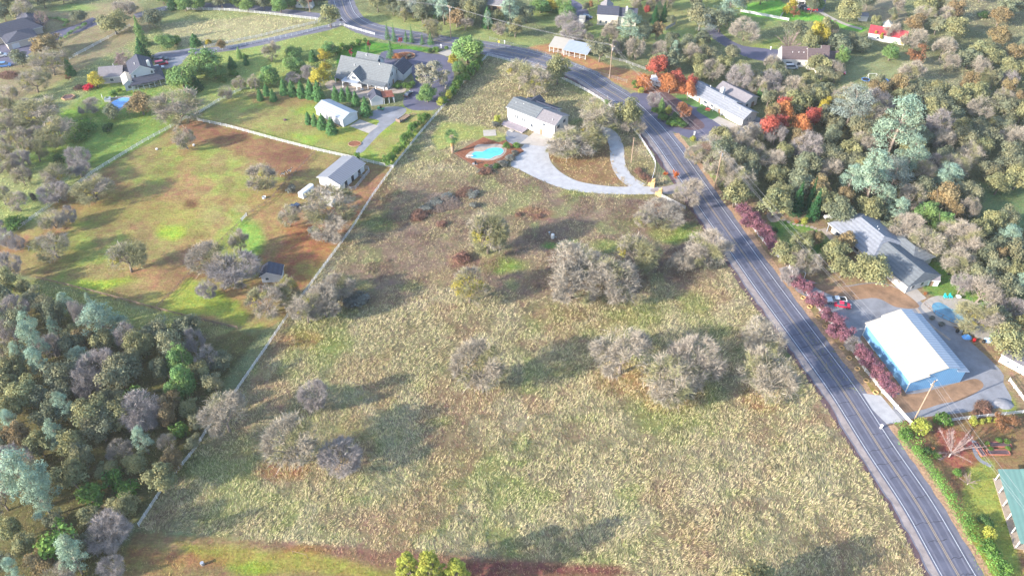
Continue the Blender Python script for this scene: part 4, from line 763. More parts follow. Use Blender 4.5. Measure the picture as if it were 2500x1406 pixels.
# ---------------------------------------------------------------- the trees, one row each: kind, crown centre, crown width in px, height in m
ROWS = """
o 450 335 55 8|om 640 432 85 8|om 225 458 95 8|o 125 530 62 7|op 165 522 34 6|om 128 600 85 7.5|op 40 592 38 5|op 12 580 34 7|om 308 630 90 9|o 515 635 95 9|op 565 660 110 9|o 578 590 50 8|op 505 705 44 6|o 703 525 56 7.5
om 800 500 130 12|o 812 560 90 8|sg 765 562 32 3|sg 800 578 34 3|om 650 735 95 8|oy 700 700 60 8|om 690 725 70 7|om 745 750 80 10|o 790 735 90 10|o 835 700 75 7|sg 712 458 24 3.5|s 873 378 16 3
om 98 270 110 11|om 130 320 95 9|s 205 300 60 5|s 190 330 50 3|ed 270 270 45 6|sd 262 308 30 3|o 425 262 118 12|eb 342 252 76 8|o 222 258 55 5|o 20 300 60 9|om 45 335 50 8|om 18 372 50 8|o 30 402 34 7|op 50 388 45 8|om 85 365 55 8|op 185 382 54 7|op 190 412 46 6|om 140 430 76 9|op 130 468 64 7|o 155 470 44 6
om 38 490 54 7|sg 78 478 15 4|s 40 540 60 3|sd 140 385 30 3|o 10 228 44 8|om 80 195 66 9|om 120 150 95 10|om 12 258 40 7
ed 45 140 50 7|eb 108 108 78 8|e 275 55 80 9|ed 190 40 42 6|o 300 20 60 8|bi 98 42 30 9|gc 340 80 34 13|ed 372 42 64 8|g 405 95 54 6|s 428 92 30 4|c 475 100 30 5|cd 345 125 54 10|bi 298 142 54 10|y 233 195 42 5.5|g 495 143 88 11|g 440 178 80 11|cd 475 200 42 8|g 520 165 50 8|c 460 225 30 5
eb 540 108 26 4|y 508 104 18 3|c 168 168 24 7|g 655 178 58 8|g 718 152 56 8|g 716 126 45 6|g 801 116 46 6|o 657 125 44 8|s 600 138 16 3|gc 583 130 18 5|c 565 155 22 5|s 570 175 26 3|c 600 150 16 4|c 763 138 22 5|y 790 135 34 5|y 792 165 34 5|y 778 188 58 8|op 715 188 34 4|op 755 175 40 6|o 585 203 36 5|o 553 222 38 6|o 620 200 30 6|s 545 190 20 3
br 165 190 16 2|sr 218 210 28 2.5|s 275 226 20 2.5|s 290 218 14 2|sb 190 212 26 1.6|s 260 240 14 1.6
c 634 234 18 5|c 650 222 18 5|c 666 235 19 5|c 692 216 25 6.5|c 713 218 25 6.5|c 735 222 26 7|c 757 222 27 7.5|c 776 226 30 8|c 819 232 22 6|c 836 234 21 5.5|c 851 232 22 6|c 868 244 24 6|c 892 264 32 7.5|c 752 291 20 5|c 768 295 20 5|c 786 299 26 6|c 808 310 28 6.5
g 1140 108 90 14|eu 1048 178 80 11|g 1042 222 48 8|eu 1085 190 30 9|y 1107 148 30 6|g 1120 160 36 6|sy 1075 248 18 3.5
s 1170 150 20 4|s 1160 160 22 4.5|s 1148 172 24 5|s 1136 184 24 5|s 1124 196 24 5|s 1112 208 24 5|s 1102 220 22 4.5|sy 1094 232 20 4|s 1084 242 20 4|s 1040 280 24 4|s 1028 290 24 4|s 1016 301 24 4|s 1006 312 24 4|s 998 325 24 4|s 988 338 24 4.5|s 980 352 24 4.5|s 968 362 24 4.5|s 955 378 26 4.5|s 942 390 24 4.5
cc 945 80 20 8|cc 961 86 20 8|cc 991 92 18 5.5|cc 1004 88 18 8|cc 1031 99 16 5|cc 1051 97 22 6|cc 953 124 30 9|cc 896 118 16 7|mp 901 108 10 4.5|mp 857 128 10 4.5|mp 977 98 11 4.5|ro 970 138 26 2.5|sb 990 140 16 1.6|sg 1000 135 12 1.5|s 845 112 18 3|s 860 107 16 3|s 877 101 16 3|s 820 121 26 3|s 836 108 16 3|s 890 96 12 2.5
s 1063 120 18 2|sd 1050 122 14 2|s 1090 115 12 2|s 975 208 20 2|s 990 205 22 2.5|s 1000 210 16 2|s 820 190 20 2|s 1020 190 16 2
e 803 36 56 10|om 1050 70 56 8|ed 985 22 44 7|ed 960 20 30 6|om 985 35 26 6|pg 1006 14 50 10|p 1062 14 60 10|ed 1030 20 40 7|ed 1085 20 50 8|c 1068 33 20 6|eb 1115 42 52 8|o 1135 56 36 6|c 1190 48 28 9|p 1192 45 26 9|p 1247 22 60 13|ed 1285 30 44 8|o 1225 68 40 6|e 1215 40 36 7|e 1258 66 44 8|p 1241 68 16 7
g 1320 10 60 7|y 1345 12 46 5|lime 0 0 0 0|g 1385 22 50 8|gc 1365 12 30 8|op 1385 50 50 8|op 1398 76 60 8|eg 1465 118 60 10|o 1432 92 30 5|ed 1435 62 26 4|o 1490 78 36 8|om 1500 70 30 8|p 1545 60 82 14|ed 1575 75 40 9|cd 1600 38 30 8|cd 1622 32 24 9|ed 1640 48 24 4|eb 1604 72 40 8|o 1555 118 46 9|ed 1520 108 34 7|op 1505 115 30 6|r 1580 22 18 5|o 1590 8 30 6|ed 1430 15 20 4|br 1440 12 24 4|o 1555 10 26 7
eg 1712 40 80 11|p 1780 20 90 14|ed 1760 50 60 9|pg 1725 55 50 9|o 1820 70 74 9|ed 1680 105 50 8|ed 1715 90 40 6|e 1710 108 36 6|ed 1640 95 40 7|eg 1725 95 32 5|ed 1650 110 30 6|p 1648 118 26 8|o 1612 120 40 7|ed 1635 148 66 9|e 1610 150 50 8|e 1705 148 40 7|o 1690 125 44 8|eg 1730 128 50 7|ed 1745 135 36 6|e 1770 155 50 8|eg 1790 128 44 7|o 1745 172 56 8|e 1715 172 46 7|op 1805 185 60 10|o 1850 205 50 8|op 1880 190 50 8|cd 1890 235 22 5|c 1855 228 18 5|ed 1900 165 40 6
r 1605 158 56 9|ro 1573 200 42 7|ro 1636 200 56 8|r 1652 192 56 8|ro 1682 218 44 8|r 1690 200 34 8|sy 1566 220 16 2.5|s 1552 208 18 2|s 1548 200 14 2|ro 1580 205 20 4
op 1598 243 34 7|gc 1615 258 26 6|s 1598 265 16 3|s 1618 282 26 3|sy 1632 268 18 3.5|sd 1650 285 36 3|s 1655 300 40 2.5|br 1672 272 40 7|ro 1668 262 26 5|s 1640 296 30 2.5|sy 1692 338 16 2|s 1802 313 9 2|sy 1820 312 8 1.5
ro 1916 272 50 9|r 1915 256 46 9|e 1880 285 24 4|r 1882 308 64 10|r 1905 300 40 9|ro 1958 304 46 9|r 1985 282 42 9|y 2008 265 30 7|op 1895 325 50 8|sd 1950 290 30 4
rb 1932 98 62 10|e 1978 105 44 10|y 1993 82 46 12|y 2010 92 34 10|g 2059 132 38 9|ed 1945 70 60 8|e 2020 62 44 8|o 2038 72 26 5|ed 2050 105 70 8|ed 2020 100 50 8|eg 2085 100 50 6|ed 2110 108 44 6|e 2000 155 66 8|o 2040 165 40 7|e 2078 22 66 10|y 1935 10 30 6|y 1920 25 26 4|br 1940 30 30 4|g 1995 0 40 8|ed 1985 10 30 8|y 2137 85 9 4|y 2152 90 9 4|y 2205 102 12 5
g 2178 122 44 8|o 2180 75 36 8|e 2140 50 26 6|ed 2180 30 20 5|e 2185 42 14 4|eg 2010 175 50 6|o 1885 150 40 7|ed 1912 185 50 7|eg 2040 185 40 5
e 2260 15 60 9|o 2250 32 50 8|eb 2335 25 50 9|o 2310 38 40 7|eb 2234 55 56 8|eg 2290 60 44 8|e 2336 65 60 10|o 2237 95 60 9|br 2240 135 52 8|o 2305 112 54 9|eb 2443 88 60 9|e 2400 125 66 9|ed 2370 140 60 9|e 2425 140 60 8|eb 2480 128 50 7|e 2475 165 66 9|ed 2500 110 40 8|o 2395 160 46 8|o 2220 175 60 9|eg 2430 190 40 8|eb 2370 200 50 9|eb 2465 215 44 8|ed 2460 20 50 9|ed 2490 10 40 8|sd 2340 38 20 3|sd 2400 35 26 3|ed 2120 0 40 8|o 2200 5 30 7|op 2195 205 40 6|e 2385 225 60 9|e 2345 240 60 9|eg 2460 260 66 9|e 2500 270 60 9|eb 2490 240 40 8|ed 2300 255 60 9
pg 2085 250 110 16|p 2195 300 118 27|p 2140 425 112 21|p 2225 375 90 18|pg 2190 420 90 14|p 2080 430 60 12|p 2195 510 60 10|p 2165 480 50 9|y 2018 258 30 7|od 2225 260 50 7|e 2200 245 60 9|eg 2265 235 60 9|ed 2250 210 50 7|e 2290 220 60 8|cd 1950 487 44 12|cd 1982 478 30 12|cd 1993 503 40 11
pl 1815 512 44 4.5|pl 1835 528 42 4.5|pl 1822 540 36 4|pl 1850 548 44 4.5|pl 1868 566 44 4.5|pl 1880 588 40 4.5|pl 1890 602 34 4|pl 1945 685 40 4.5|pl 1968 700 44 4.5|pl 1985 728 42 4.5|pl 2005 735 44 4.5|pl 2022 768 44 4.5|pl 2048 788 46 4.5|pl 2035 808 40 4|pl 2068 818 44 4.5|op 2085 838 40 4|pl 2108 858 44 4.5|pl 2122 882 46 4.5|pl 2142 905 46 4.5|pl 2160 930 44 4.5|pl 2180 952 34 4
om 1190 570 100 13|oy 1192 572 96 12|oy 1145 700 96 10|sb 1125 625 46 2.5|o 1400 635 130 11|o 1395 690 120 10|o 1510 680 130 11|om 1550 622 110 11|o 1460 650 100 9|o 1720 612 115 11|o 1660 640 60 7|o 1615 515 105 6|om 1575 535 60 5|o 1690 470 74 9|o 1178 900 120 14|o 1520 862 140 13|o 1650 925 140 13|o 1705 880 130 13|o 1870 905 130 14|o 1860 815 100 10|om 1640 950 100 9
o 545 1010 105 11|op 768 962 62 9.5|o 722 1085 130 13|op 825 1110 100 9|om 1268 182 84 11|om 1305 195 84 11|e 1362 165 60 12|o 1468 280 92 12|e 1535 274 72 12|o 1545 300 60 7|o 1405 350 120 7|om 1440 330 80 8|om 1370 350 80 7|s 1484 248 16 2|s 1510 270 10 1.5
s 1237 355 18 2.5|s 1262 352 22 2.5|sg 1245 385 26 1.8|sg 1228 398 26 1.8|sd 1212 405 22 1.5|sb 1192 414 24 1.6|sb 1178 418 24 1.5|sg 1256 372 20 1.8|sy 1215 290 20 3|sg 1208 302 20 2|s 1188 405 12 1
og 1649 425 12 3.2|og 1625 424 9 1.6|sb 1575 430 30 1.5|sb 1560 415 26 1.5|sb 1590 440 20 1.3|sg 1068 490 40 1.6|sg 1090 480 36 1.5|sb 1020 525 40 1.5|sg 1045 505 34 1.5|sb 1155 468 26 1.4|sg 1160 500 24 1.5|sb 1080 545 30 1.3|sg 1155 470 34 1.5|sb 1265 522 18 1.2|sb 1315 525 18 1.2|sg 880 725 50 2.5|sg 850 738 36 2.2
x 0 0 0 0
o 1735 350 80 8|o 1700 380 50 6|e 1760 330 60 8
e 1960 590 60 7|eb 1985 580 50 6|e 1925 620 74 7|o 1975 640 70 7|e 2040 615 70 8|eb 2065 590 60 7|e 2130 655 104 9|e 2060 650 70 7|op 1930 670 40 6
g 2270 510 70 10|o 2220 555 80 9|o 2265 585 80 9|ed 2170 555 40 5|o 2360 590 80 10|o 2330 640 70 8|g 2310 540 60 9|e 2390 560 60 9|eg 2435 650 60 8|e 2480 660 60 8|eb 2440 625 44 7|p 2470 580 80 10|p 2490 690 50 9|o 2400 705 80 9|om 2390 770 110 9|e 2470 830 90 9|op 2350 690 50 7|ed 2440 600 60 8|e 2430 540 60 9|g 2450 640 30 5
sy 2250 1040 46 4|s 2305 1018 46 4.5|s 2212 1058 36 3|rb 2335 1085 100 8|br 2455 1030 60 4|sy 2378 1025 22 2|sy 2399 1028 15 1.6|sy 2415 1024 15 1.6|sy 2432 1025 11 1.4|s 2412 1080 13 1.4|s 2420 1092 13 1.4|s 2462 1092 14 1.5|s 2440 1072 18 1.5|s 2460 1075 16 1.5|sy 2418 1300 34 3.5|s 2430 1350 40 3|s 2450 1385 40 3|sd 2410 1270 36 2|s 2340 1150 24 2|sd 2270 1100 30 2|s 2290 1110 22 2|so 2275 1100 20 1.6|s 2410 1330 40 3|rb 2368 1172 40 3|s 2322 1032 14 1.5|sb 2408 1000 26 2|sb 2385 1008 22 1.5
sd 1890 560 20 1.5|sy 1966 538 18 1.8|so 1945 540 12 1.3|s 2010 600 18 1.5|s 2000 585 16 1.5|so 2260 715 9 1|sg 2300 790 16 1.2|sg 2277 775 14 1.2
p 85 880 56 12|p 68 800 56 14|p 78 830 66 16|p 130 800 34 9|p 155 735 44 9|p 155 985 50 12|p 45 870 40 12|p 130 1060 54 12|p 345 1070 46 10|p 60 1160 135 20|p 85 1200 90 16|p 165 1350 80 14|p 30 1390 50 10|g 435 870 60 12|g 440 920 66 11|g 420 950 50 8|p 20 1030 50 10|p 215 735 20 8|op 195 765 34 9|op 185 760 30 9|od 500 865 54 8
eg 290 910 96 11|eg 315 880 70 9|op 240 890 80 9|op 205 935 66 9|op 345 995 90 10|op 355 1010 70 9|e 225 1010 100 10|eg 240 1040 90 9|e 60 960 80 9|e 35 900 60 9|eg 30 780 70 9|op 35 750 60 8|op 20 800 50 8|op 120 840 50 8|ed 130 760 60 8|eg 105 745 60 7|ed 170 840 60 8|eb 200 830 60 6|e 250 830 60 8|op 305 820 50 9|e 345 840 66 8|eg 415 840 66 10|op 470 830 50 7|ed 455 795 70 6|eg 380 805 70 7|e 330 850 60 8
ed 100 970 60 8|ed 120 1010 70 8|e 20 1000 60 9|eb 40 1060 60 8|e 170 1080 70 9|eg 200 1110 60 8|eb 400 1010 60 7|eb 410 980 60 7|s 430 1050 50 4|eg 470 1080 40 4|e 330 1130 60 6|s 270 1170 60 5|s 215 1200 70 6|e 260 1150 60 5|s 310 1190 60 5|s 230 1240 50 4|e 300 1230 70 6|op 265 1290 100 8|op 250 1300 70 7|e 215 1260 60 5|ed 195 1330 60 7|eb 95 1370 80 7|e 60 1330 60 7|eg 130 1270 50 6|e 20 1290 60 8|op 270 1385 60 5|eb 250 1250 40 4|eg 480 1030 40 5|ed 540 880 60 5|ed 390 900 50 8|e 10 680 60 8|ed 0 720 60 8|op 20 640 50 8|e 55 700 40 5|g 30 700 16 4
"""
for row in ROWS.replace('\n', '|').split('|'):
    f = row.split()
    if len(f) != 5 or f[0] not in PROTO: continue
    at_crown(f[0], float(f[1]), float(f[2]), float(f[3]), float(f[4]))
# two trees just below the frame whose long shadows reach into the field
plant('e', 47, 78.5, 13, 10); plant('g', 37, 74, 14, 9)
for bx_, by_, hh_, ww_ in ((-20.7, 82.3, 14, 6.5), (-15.9, 80.7, 18, 7), (-10.8, 80.6, 14.5, 7)): plant('ly', bx_, by_, hh_*.97, ww_)
# the wooded slopes: trees spaced through the wood
def wood(poly, spacing, mix, hmin, hmax, wf, seed, clear=3.2):
    r = random.Random(seed); xs = [p[0] for p in poly]; ys = [p[1] for p in poly]; mine = []
    kinds = [k for k, n in mix for _ in range(n)]
    for _ in range(2500):
        x = r.uniform(min(xs), max(xs)); y = r.uniform(min(ys), max(ys))
        if sdist(np.array([x]), np.array([y]), poly)[0] < 0: continue
        h = r.uniform(hmin, hmax); p = G(x, y, h*.6); k = r.choice(kinds)
        if any((p.x-t[2])**2+(p.y-t[3])**2 < (spacing if t[0] in mine else clear+t[5]*.22)**2 for t in TREES): continue
        if k in 'p': h *= 1.4
        plant(k, p.x, p.y, h, h*r.uniform(*wf)); mine.append(TREES[-1][0])
    print('wood', seed, len(mine))
OAKMIX = [('e', 5), ('ed', 3), ('eg', 5), ('o', 4), ('op', 1), ('eb', 2)]
wood([(1700,370),(1740,330),(1850,320),(1900,250),(2020,230),(2200,190),(2330,240),(2380,300),(2360,420),(2380,520),(2300,560),(2200,500),(2100,510),(2010,520),(1930,490),(1900,500),(1800,480),(1760,430),(1745,380)], 6.6, OAKMIX+[('p', 1)], 7, 10.5, (.85, 1.15), 21)
wood([(2380,290),(2420,230),(2540,190),(2540,420),(2440,450),(2400,400)], 7.5, OAKMIX, 7, 10, (.85, 1.15), 22)
wood([(2320,560),(2460,520),(2540,560),(2540,800),(2440,780),(2420,700),(2340,640)], 6.5, OAKMIX+[('p', 1)], 6, 9, (.85, 1.1), 23)
wood([(1850,160),(1900,180),(1990,200),(2080,225),(2060,240),(1890,250),(1840,200),(1780,170)], 7.5, OAKMIX, 6, 8, (.85, 1.1), 24)
wood([(-20,760),(90,720),(250,770),(380,810),(520,860),(560,930),(500,1040),(430,1130),(330,1240),(250,1320),(200,1420),(-20,1420)], 5.4, OAKMIX+[('p', 1), ('s', 2)], 5, 9, (.8, 1.1), 25)
wood([(2240,-25),(2540,-25),(2540,180),(2440,200),(2300,140)], 17, OAKMIX, 6, 9, (.85, 1.1), 26, 5)
wood([(380,-30),(780,-30),(770,4),(640,8),(480,2),(380,-5)], 6, [('g', 3), ('ed', 4), ('cd', 2), ('eb', 1)], 6, 9, (.7, 1), 27)
wood([(900,-30),(1200,-30),(1180,30),(1090,40),(960,22),(900,5)], 7, [('ed', 3), ('p', 2), ('e', 3), ('eg', 2)], 7, 10, (.8, 1.1), 28)
wood([(-20,-30),(200,-30),(60,25),(-20,40)], 8, [('ed', 3), ('e', 2), ('o', 2)], 6, 9, (.8, 1.1), 29)
wood([(1430,-30),(2100,-30),(2100,-5),(1700,5),(1430,-5)], 11, [('ed', 3), ('o', 2), ('p', 2), ('e', 3)], 7, 10, (.8, 1.1), 30)
wood([(-20,230),(60,250),(120,330),(100,400),(-20,560)], 10, [('om', 3), ('op', 3), ('o', 2)], 5, 8, (.8, 1.0), 31, 4)
print('trees', len(TREES))
# ---------------------------------------------------------------- buildings
M['stucco'] = mat('white_stucco', (.53,.52,.51), .85, .06, .5)
M['cream'] = mat('cream_siding', (.53,.49,.41), .8, .06, .5)
M['siding'] = mat('white_siding', (.46,.47,.50), .7, .06, .5, wave=('Z', 2.4, .12))
M['beige'] = mat('beige_wall', (.38,.34,.31), .8, .08, .6)
M['greywall'] = mat('grey_wall', (.33,.32,.34), .8, .08, .6)
M['roof_grey'] = mat('grey_shingles', sc(126,132,138), .85, .22, 1.6, .3, 6, wave=('Z', .7, .2))
M['roof_light'] = mat('light_grey_shingles', sc(158,162,172), .85, .2, 1.6, .3, 6, wave=('Z', .7, .2))
M['roof_dark'] = mat('dark_shingles', sc(82,85,102), .85, .22, 1.6, .3, 6, wave=('Z', .7, .2))
M['roof_brown'] = mat('brown_shingles', sc(118,102,104), .85, .2, 1.6, .3, 6, wave=('Z', .7, .2))
M['roof_tan'] = mat('tan_grey_shingles', sc(145,140,145), .85, .18, 1.6, .3, 6)
M['roof_rust'] = mat('rusty_roofing', sc(160,95,75), .8, .25, 1.2)
M['roof_red'] = mat('red_metal_roof', sc(200,80,90), .5, .08, .6, wave=('X', 1.2, .15))
M['roof_teal'] = mat('teal_metal_roof', sc(112,150,145), .45, .05, .6, wave=('X', .3, .12))
M['metal_white'] = mat('white_metal_roof', (.37,.34,.295), .4, .04, .5, wave=('Y', .35, .12))
M['metal_blue_and_shaded'] = mat('pale_blue_and_shaded_metal_roof', (.31,.35,.42), .4, .04, .5, wave=('Y', .35, .28))  # pale blue metal; also the workshop's white metal with east-side shade in its colour
M['metal_grey'] = mat('grey_metal_roof', (.20,.205,.235), .45, .05, .5, wave=('X', .35, .22))
M['blue_wall'] = mat('blue_metal_siding', (.13,.29,.50), .45, .05, .5, wave=('X', .5, .15))
M['trim'] = mat('white_trim', (.58,.58,.58), .6, .03, 1)
M['door'] = mat('garage_door', (.5,.51,.54), .6, .04, 1, wave=('Z', 1.2, .12))
M['doorway_shade'] = mat('dark_opening', (.03,.03,.035), .8, 0)
M['brick'] = mat('red_brick', (.35,.13,.09), .85, .3, 5)
def gable(rt_, b, wm, rm, parts=True):
    x0, x1, y0, y1, he, hr, ax = b[:7]; ov = b[7] if len(b) > 7 else .5; rp = b[8] if len(b) > 8 else .5; hip = b[9] if len(b) > 9 else 0
    T = (lambda x, y, z: (x, y, z)) if ax == 'x' else (lambda x, y, z: (y, x, z))
    if ax == 'y': x0, x1, y0, y1 = y0, y1, x0, x1
    ym = y0+(y1-y0)*rp; wl = MB()
    if hip: wl.loft([[T(x, y0, 0), T(x, y0, he), T(x, y1, he), T(x, y1, 0)] for x in (x0, x1)])
    else: wl.loft([[T(x, y0, 0), T(x, y0, he), T(x, ym, hr), T(x, y1, he), T(x, y1, 0)] for x in (x0, x1)])
    wl.build('wall', wm, rt_)
    rf = MB(); t = .2; s0 = (hr-he)/(ym-y0) if ym > y0 else 0; s1 = (hr-he)/(y1-ym) if y1 > ym else 0
    if hip:
        hl = min(hip, (x1-x0)/2-.2); c = [(x0-ov, y0-ov), (x1+ov, y0-ov), (x1+ov, y1+ov), (x0-ov, y1+ov)]; ze = he-.12
        A = [T(x, y, ze) for x, y in c]; A2 = [T(x, y, ze+.16) for x, y in c]; r1 = T(x0+hl, ym, hr+.1); r2 = T(x1-hl, ym, hr+.1)
        for i in range(4): rf.poly([A[i], A[(i+1) % 4], A2[(i+1) % 4], A2[i]], 1)
        rf.poly(A[::-1], 1); rf.poly([A2[0], A2[1], r2, r1]); rf.poly([A2[1], A2[2], r2]); rf.poly([A2[2], A2[3], r1, r2]); rf.poly([A2[3], A2[0], r1])
    else:
        yo0, yo1 = y0-ov, y1+ov; z0 = he-ov*s0+.03; z1 = he-ov*s1+.03; xs = (x0-ov*.8, x1+ov*.8)
        low = [(yo0, z0), (ym, hr+.03), (yo1, z1)]; up = [(y, z+t) for y, z in low]
        L = [[T(x, y, z) for y, z in low] for x in xs]; U = [[T(x, y, z) for y, z in up] for x in xs]
        for i in (0, 1):
            rf.poly([U[0][i], U[1][i], U[1][i+1], U[0][i+1]]); rf.poly([L[0][i], L[0][i+1], L[1][i+1], L[1][i]], 1)
            for k in (0, 1): rf.poly([L[k][i], U[k][i], U[k][i+1], L[k][i+1]], 1)
        rf.poly([L[0][0], L[1][0], U[1][0], U[0][0]], 1); rf.poly([L[0][2], L[1][2], U[1][2], U[0][2]], 1)
    return rf.build('roof', [rm, M['trim']], rt_)
def opening(rt_, x, y, side, z, w, h, kind='window'):
    "window or door on a wall plane: side S,N,W,E; x,y = middle of the opening on the wall"
    dx, dy = {'S': (0, -1), 'N': (0, 1), 'W': (-1, 0), 'E': (1, 0)}[side]; hw = w/2
    def bx(mb, a, d0, d1, z0, z1):
        if dy: mb.box(x-a, x+a, min(y+dy*d0, y+dy*d1), max(y+dy*d0, y+dy*d1), z0, z1)
        else: mb.box(min(x+dx*d0, x+dx*d1), max(x+dx*d0, x+dx*d1), y-a, y+a, z0, z1)
        return mb
    if kind == 'window':
        f = bx(MB(), hw+.12, -.02, .05, z-.12, z+h+.12).build('window', M['trim'], rt_); bx(MB(), hw, .0, .08, z, z+h).build('pane', M['glass'], f)
    elif kind == 'garage_door': bx(MB(), hw, -.02, .07, 0, h).build('garage_door', M['door'], rt_)
    elif kind == 'opening': bx(MB(), hw, -.02, .06, z, z+h).build('door', M['doorway_shade'], rt_)  # near-black panel on the wall, painted as the shade inside an open doorway
    else: bx(MB(), hw, -.02, .07, z, z+h).build('door', M['wood'], rt_)
def house(name, label, cat, o, ang, blocks, wm, rm, ops=(), z=0):
    p = G(*o); t = root(name, label, cat, (p.x, p.y, z), R(ang))
    for i, b in enumerate(blocks): gable(t, b, wm if not isinstance(wm, list) else wm[i], rm if not isinstance(rm, list) else rm[i])
    for a in ops: opening(t, *a)
    return t
def part(t, name, mb, m): return mb.build(name, m, t)
def chimney(t, x, y, z0, z1, w=.8, m='stucco'): part(t, 'chimney', MB().box(x-w/2, x+w/2, y-w/2, y+w/2, z0, z1).box(x-w*.3, x+w*.3, y-w*.3, y+w*.3, z1, z1+.3), M[m])
def vents(t, L):
    for x, y, z in L: part(t, 'vent_pipe', MB().tube([(x, y, z-.4), (x, y, z+.5)], .14, 6), M['trim'])
LAND = []
def land(o, phrase):
    LAND.append((phrase, o.location.x, o.location.y)); return o
# blue metal workshop, lean-to wings each side of the raised middle
p = G(2210, 957); t = root('workshop', 'large blue metal workshop with a white ribbed roof and open side wing', 'workshop', (p.x, p.y, 0), R(12.5)); LAND.append(('the blue metal workshop', p.x+4, p.y+9))
prof = [(0,0),(0,4.3),(9.4,6.8),(12.6,5.9),(12.6,5.1),(15.6,4.3),(15.6,0)]; D = 20.6
MB().loft([[(x, y, z) for x, z in prof] for y in (0, D)]).build('wall', M['blue_wall'], t)
def panel(x0, z0, x1, z1, y0, y1, m, up=.06):
    k = [(x0, z0+up), (x1, z1+up), (x1, z1+up+.14), (x0, z0+up+.14)]
    MB().loft([[(x, y, z) for x, z in k] for y in (y0, y1)]).build('roof', m, t)
panel(-.5, 4.2, 4.6, 5.43, -.6, D+.4, M['metal_white']); panel(4.2, 5.75, 9.4, 7.02, -.3, D+.7, M['metal_white']); MB().box(4.12, 4.2, -.3, D+.7, 5.45, 5.85).build('flashing', M['metal_blue_and_shaded'], t)
panel(9.4, 7.0, 13.0, 6.05, -.3, D+.7, M['metal_blue_and_shaded']); panel(12.5, 5.2, 16.2, 4.2, -.6, D+.4, M['metal_blue_and_shaded'])  # same white metal as the west slopes; bluish shade put into the colour
MB().box(-.06, .1, -.06, .1, 0, 4.2).box(-.06, .1, D-.1, D+.06, 0, 4.2).build('corner_trim', M['trim'], t)
MB().tube([(-.15, D, 4.1), (-.15, D, .2), (-.15, D-6, .1)], .08, 6).build('downpipe', M['trim'], t)
opening(t, 7, D, 'N', 0, 4, 3.6, 'garage_door'); opening(t, 12.9, D, 'N', 0, 3, 3, 'garage_door')
# two storey white house in the field
h2 = land(house('house', 'two storey white stucco house with a grey roof above the turquoise pool', 'house', (1239,296), -36.7, [(0,12.5,0,8.6,5.9,7.7,'x',.5),(12.54,21,0.02,8.62,5.7,7.4,'x',.45),(2,15,8.6,12.4,4.6,5.6,'x',.5,.4),(2.5,7,7,13.5,4.6,6.2,'y',.4)], M['stucco'], [M['roof_grey'],M['roof_tan'],M['roof_dark'],M['roof_dark']],
  [(1.6,0,'S',2.6,.5,1.5),(2.6,0,'S',2.6,.5,1.5),(3.6,0,'S',2.6,.5,1.5),(4.6,0,'S',2.6,.5,1.5),(7,0,'S',2.4,.55,1.6),(7.9,0,'S',2.4,.55,1.6),(11.4,0,'S',4.6,.5,.6),(12.0,0,'S',4.6,.5,.6),(16.4,0,'S',4.1,1.5,.8),(11,0,'S',1.5,1.1,1.3),(21,2.2,'E',3.6,1.6,1.2),(21,6,'E',4.2,1.6,1.2),(.9,0,'S',5.1,.35,.35),(3.2,0,'S',5.1,.35,.35),(15.2,0,'S',0,1,2.1,'door')]), 'the two storey white house')
vents(h2, [(2,2.6,6.9),(5,3.2,7.1),(19,1.5,6.4)])
# big house
h3 = land(house('house', 'large white house with grey shingle gables and an arched window', 'house', (826,196), -21, [(0,22,0,10.4,3.0,8.0,'x',.6),(6,11.5,-2.2,6,3.2,6.3,'y',.5),(5,14,5.5,13.5,5.2,8.6,'x',.5),(17.5,24.5,8.6,16.5,3.0,5.7,'y',.5)], M['siding'], [M['roof_grey'],M['roof_grey'],M['roof_grey'],M['roof_dark']],
  [(22,3.6,'E',3.9,.7,1.5),(22,4.8,'E',3.9,.7,1.5),(22,8.6,'E',3,.9,1.3),(22,1.6,'E',1,.6,1),(22,5,'E',0,1,2.1,'door'),(8.75,-2.2,'S',3.2,2.0,1.2),(14,9.5,'E',5.4,1.6,1.6),(13,0,'S',1,1,1.3),(15.5,0,'S',0,1.8,2.1),(18,0,'S',1,1.2,1.2),(2.5,0,'S',1,1.4,1.2),(24.5,12.5,'E',0,4.5,2.3,'garage_door')]), 'the large grey roofed house')
for x in (.3, 11.8, 14.8, 18.2, 21.7): part(h3, 'porch_post', MB().box(x-.13, x+.13, -2.6, -2.34, 0, 2.6), M['trim'])
part(h3, 'porch_roof', MB().poly([(0,-2.8,2.55),(22.2,-2.8,2.55),(22.2,.1,3.1),(0,.1,3.1)]).poly([(0,-2.8,2.4),(0,.1,2.95),(22.2,.1,2.95),(22.2,-2.8,2.4)]).poly([(0,-2.8,2.4),(22.2,-2.8,2.4),(22.2,-2.8,2.55),(0,-2.8,2.55)]), M['roof_grey'])
vents(h3, [(6.5,3,6.2),(17,4.6,7.6),(9,8.6,8.3)])
# patio pergola
p = G(838, 213); t = root('pergola', 'white patio cover with curved braces behind the grey roofed house', 'pergola', (p.x, p.y, 0), R(-21))
part(t, 'roof', MB().box(-.4, 6.6, -.3, 4.4, 2.7, 2.85), M['metal_blue_and_shaded'])
for x, y in ((0,0),(6.2,0),(0,4.1),(6.2,4.1)): part(t, 'post', MB().box(x-.14, x+.14, y-.14, y+.14, 0, 2.7), M['trim'])
part(t, 'brace', MB().tube([(0,0,1.5),(.5,0,2.2),(1.4,0,2.62),(4.8,0,2.62),(5.7,0,2.2),(6.2,0,1.5)], .09, 5), M['trim'])
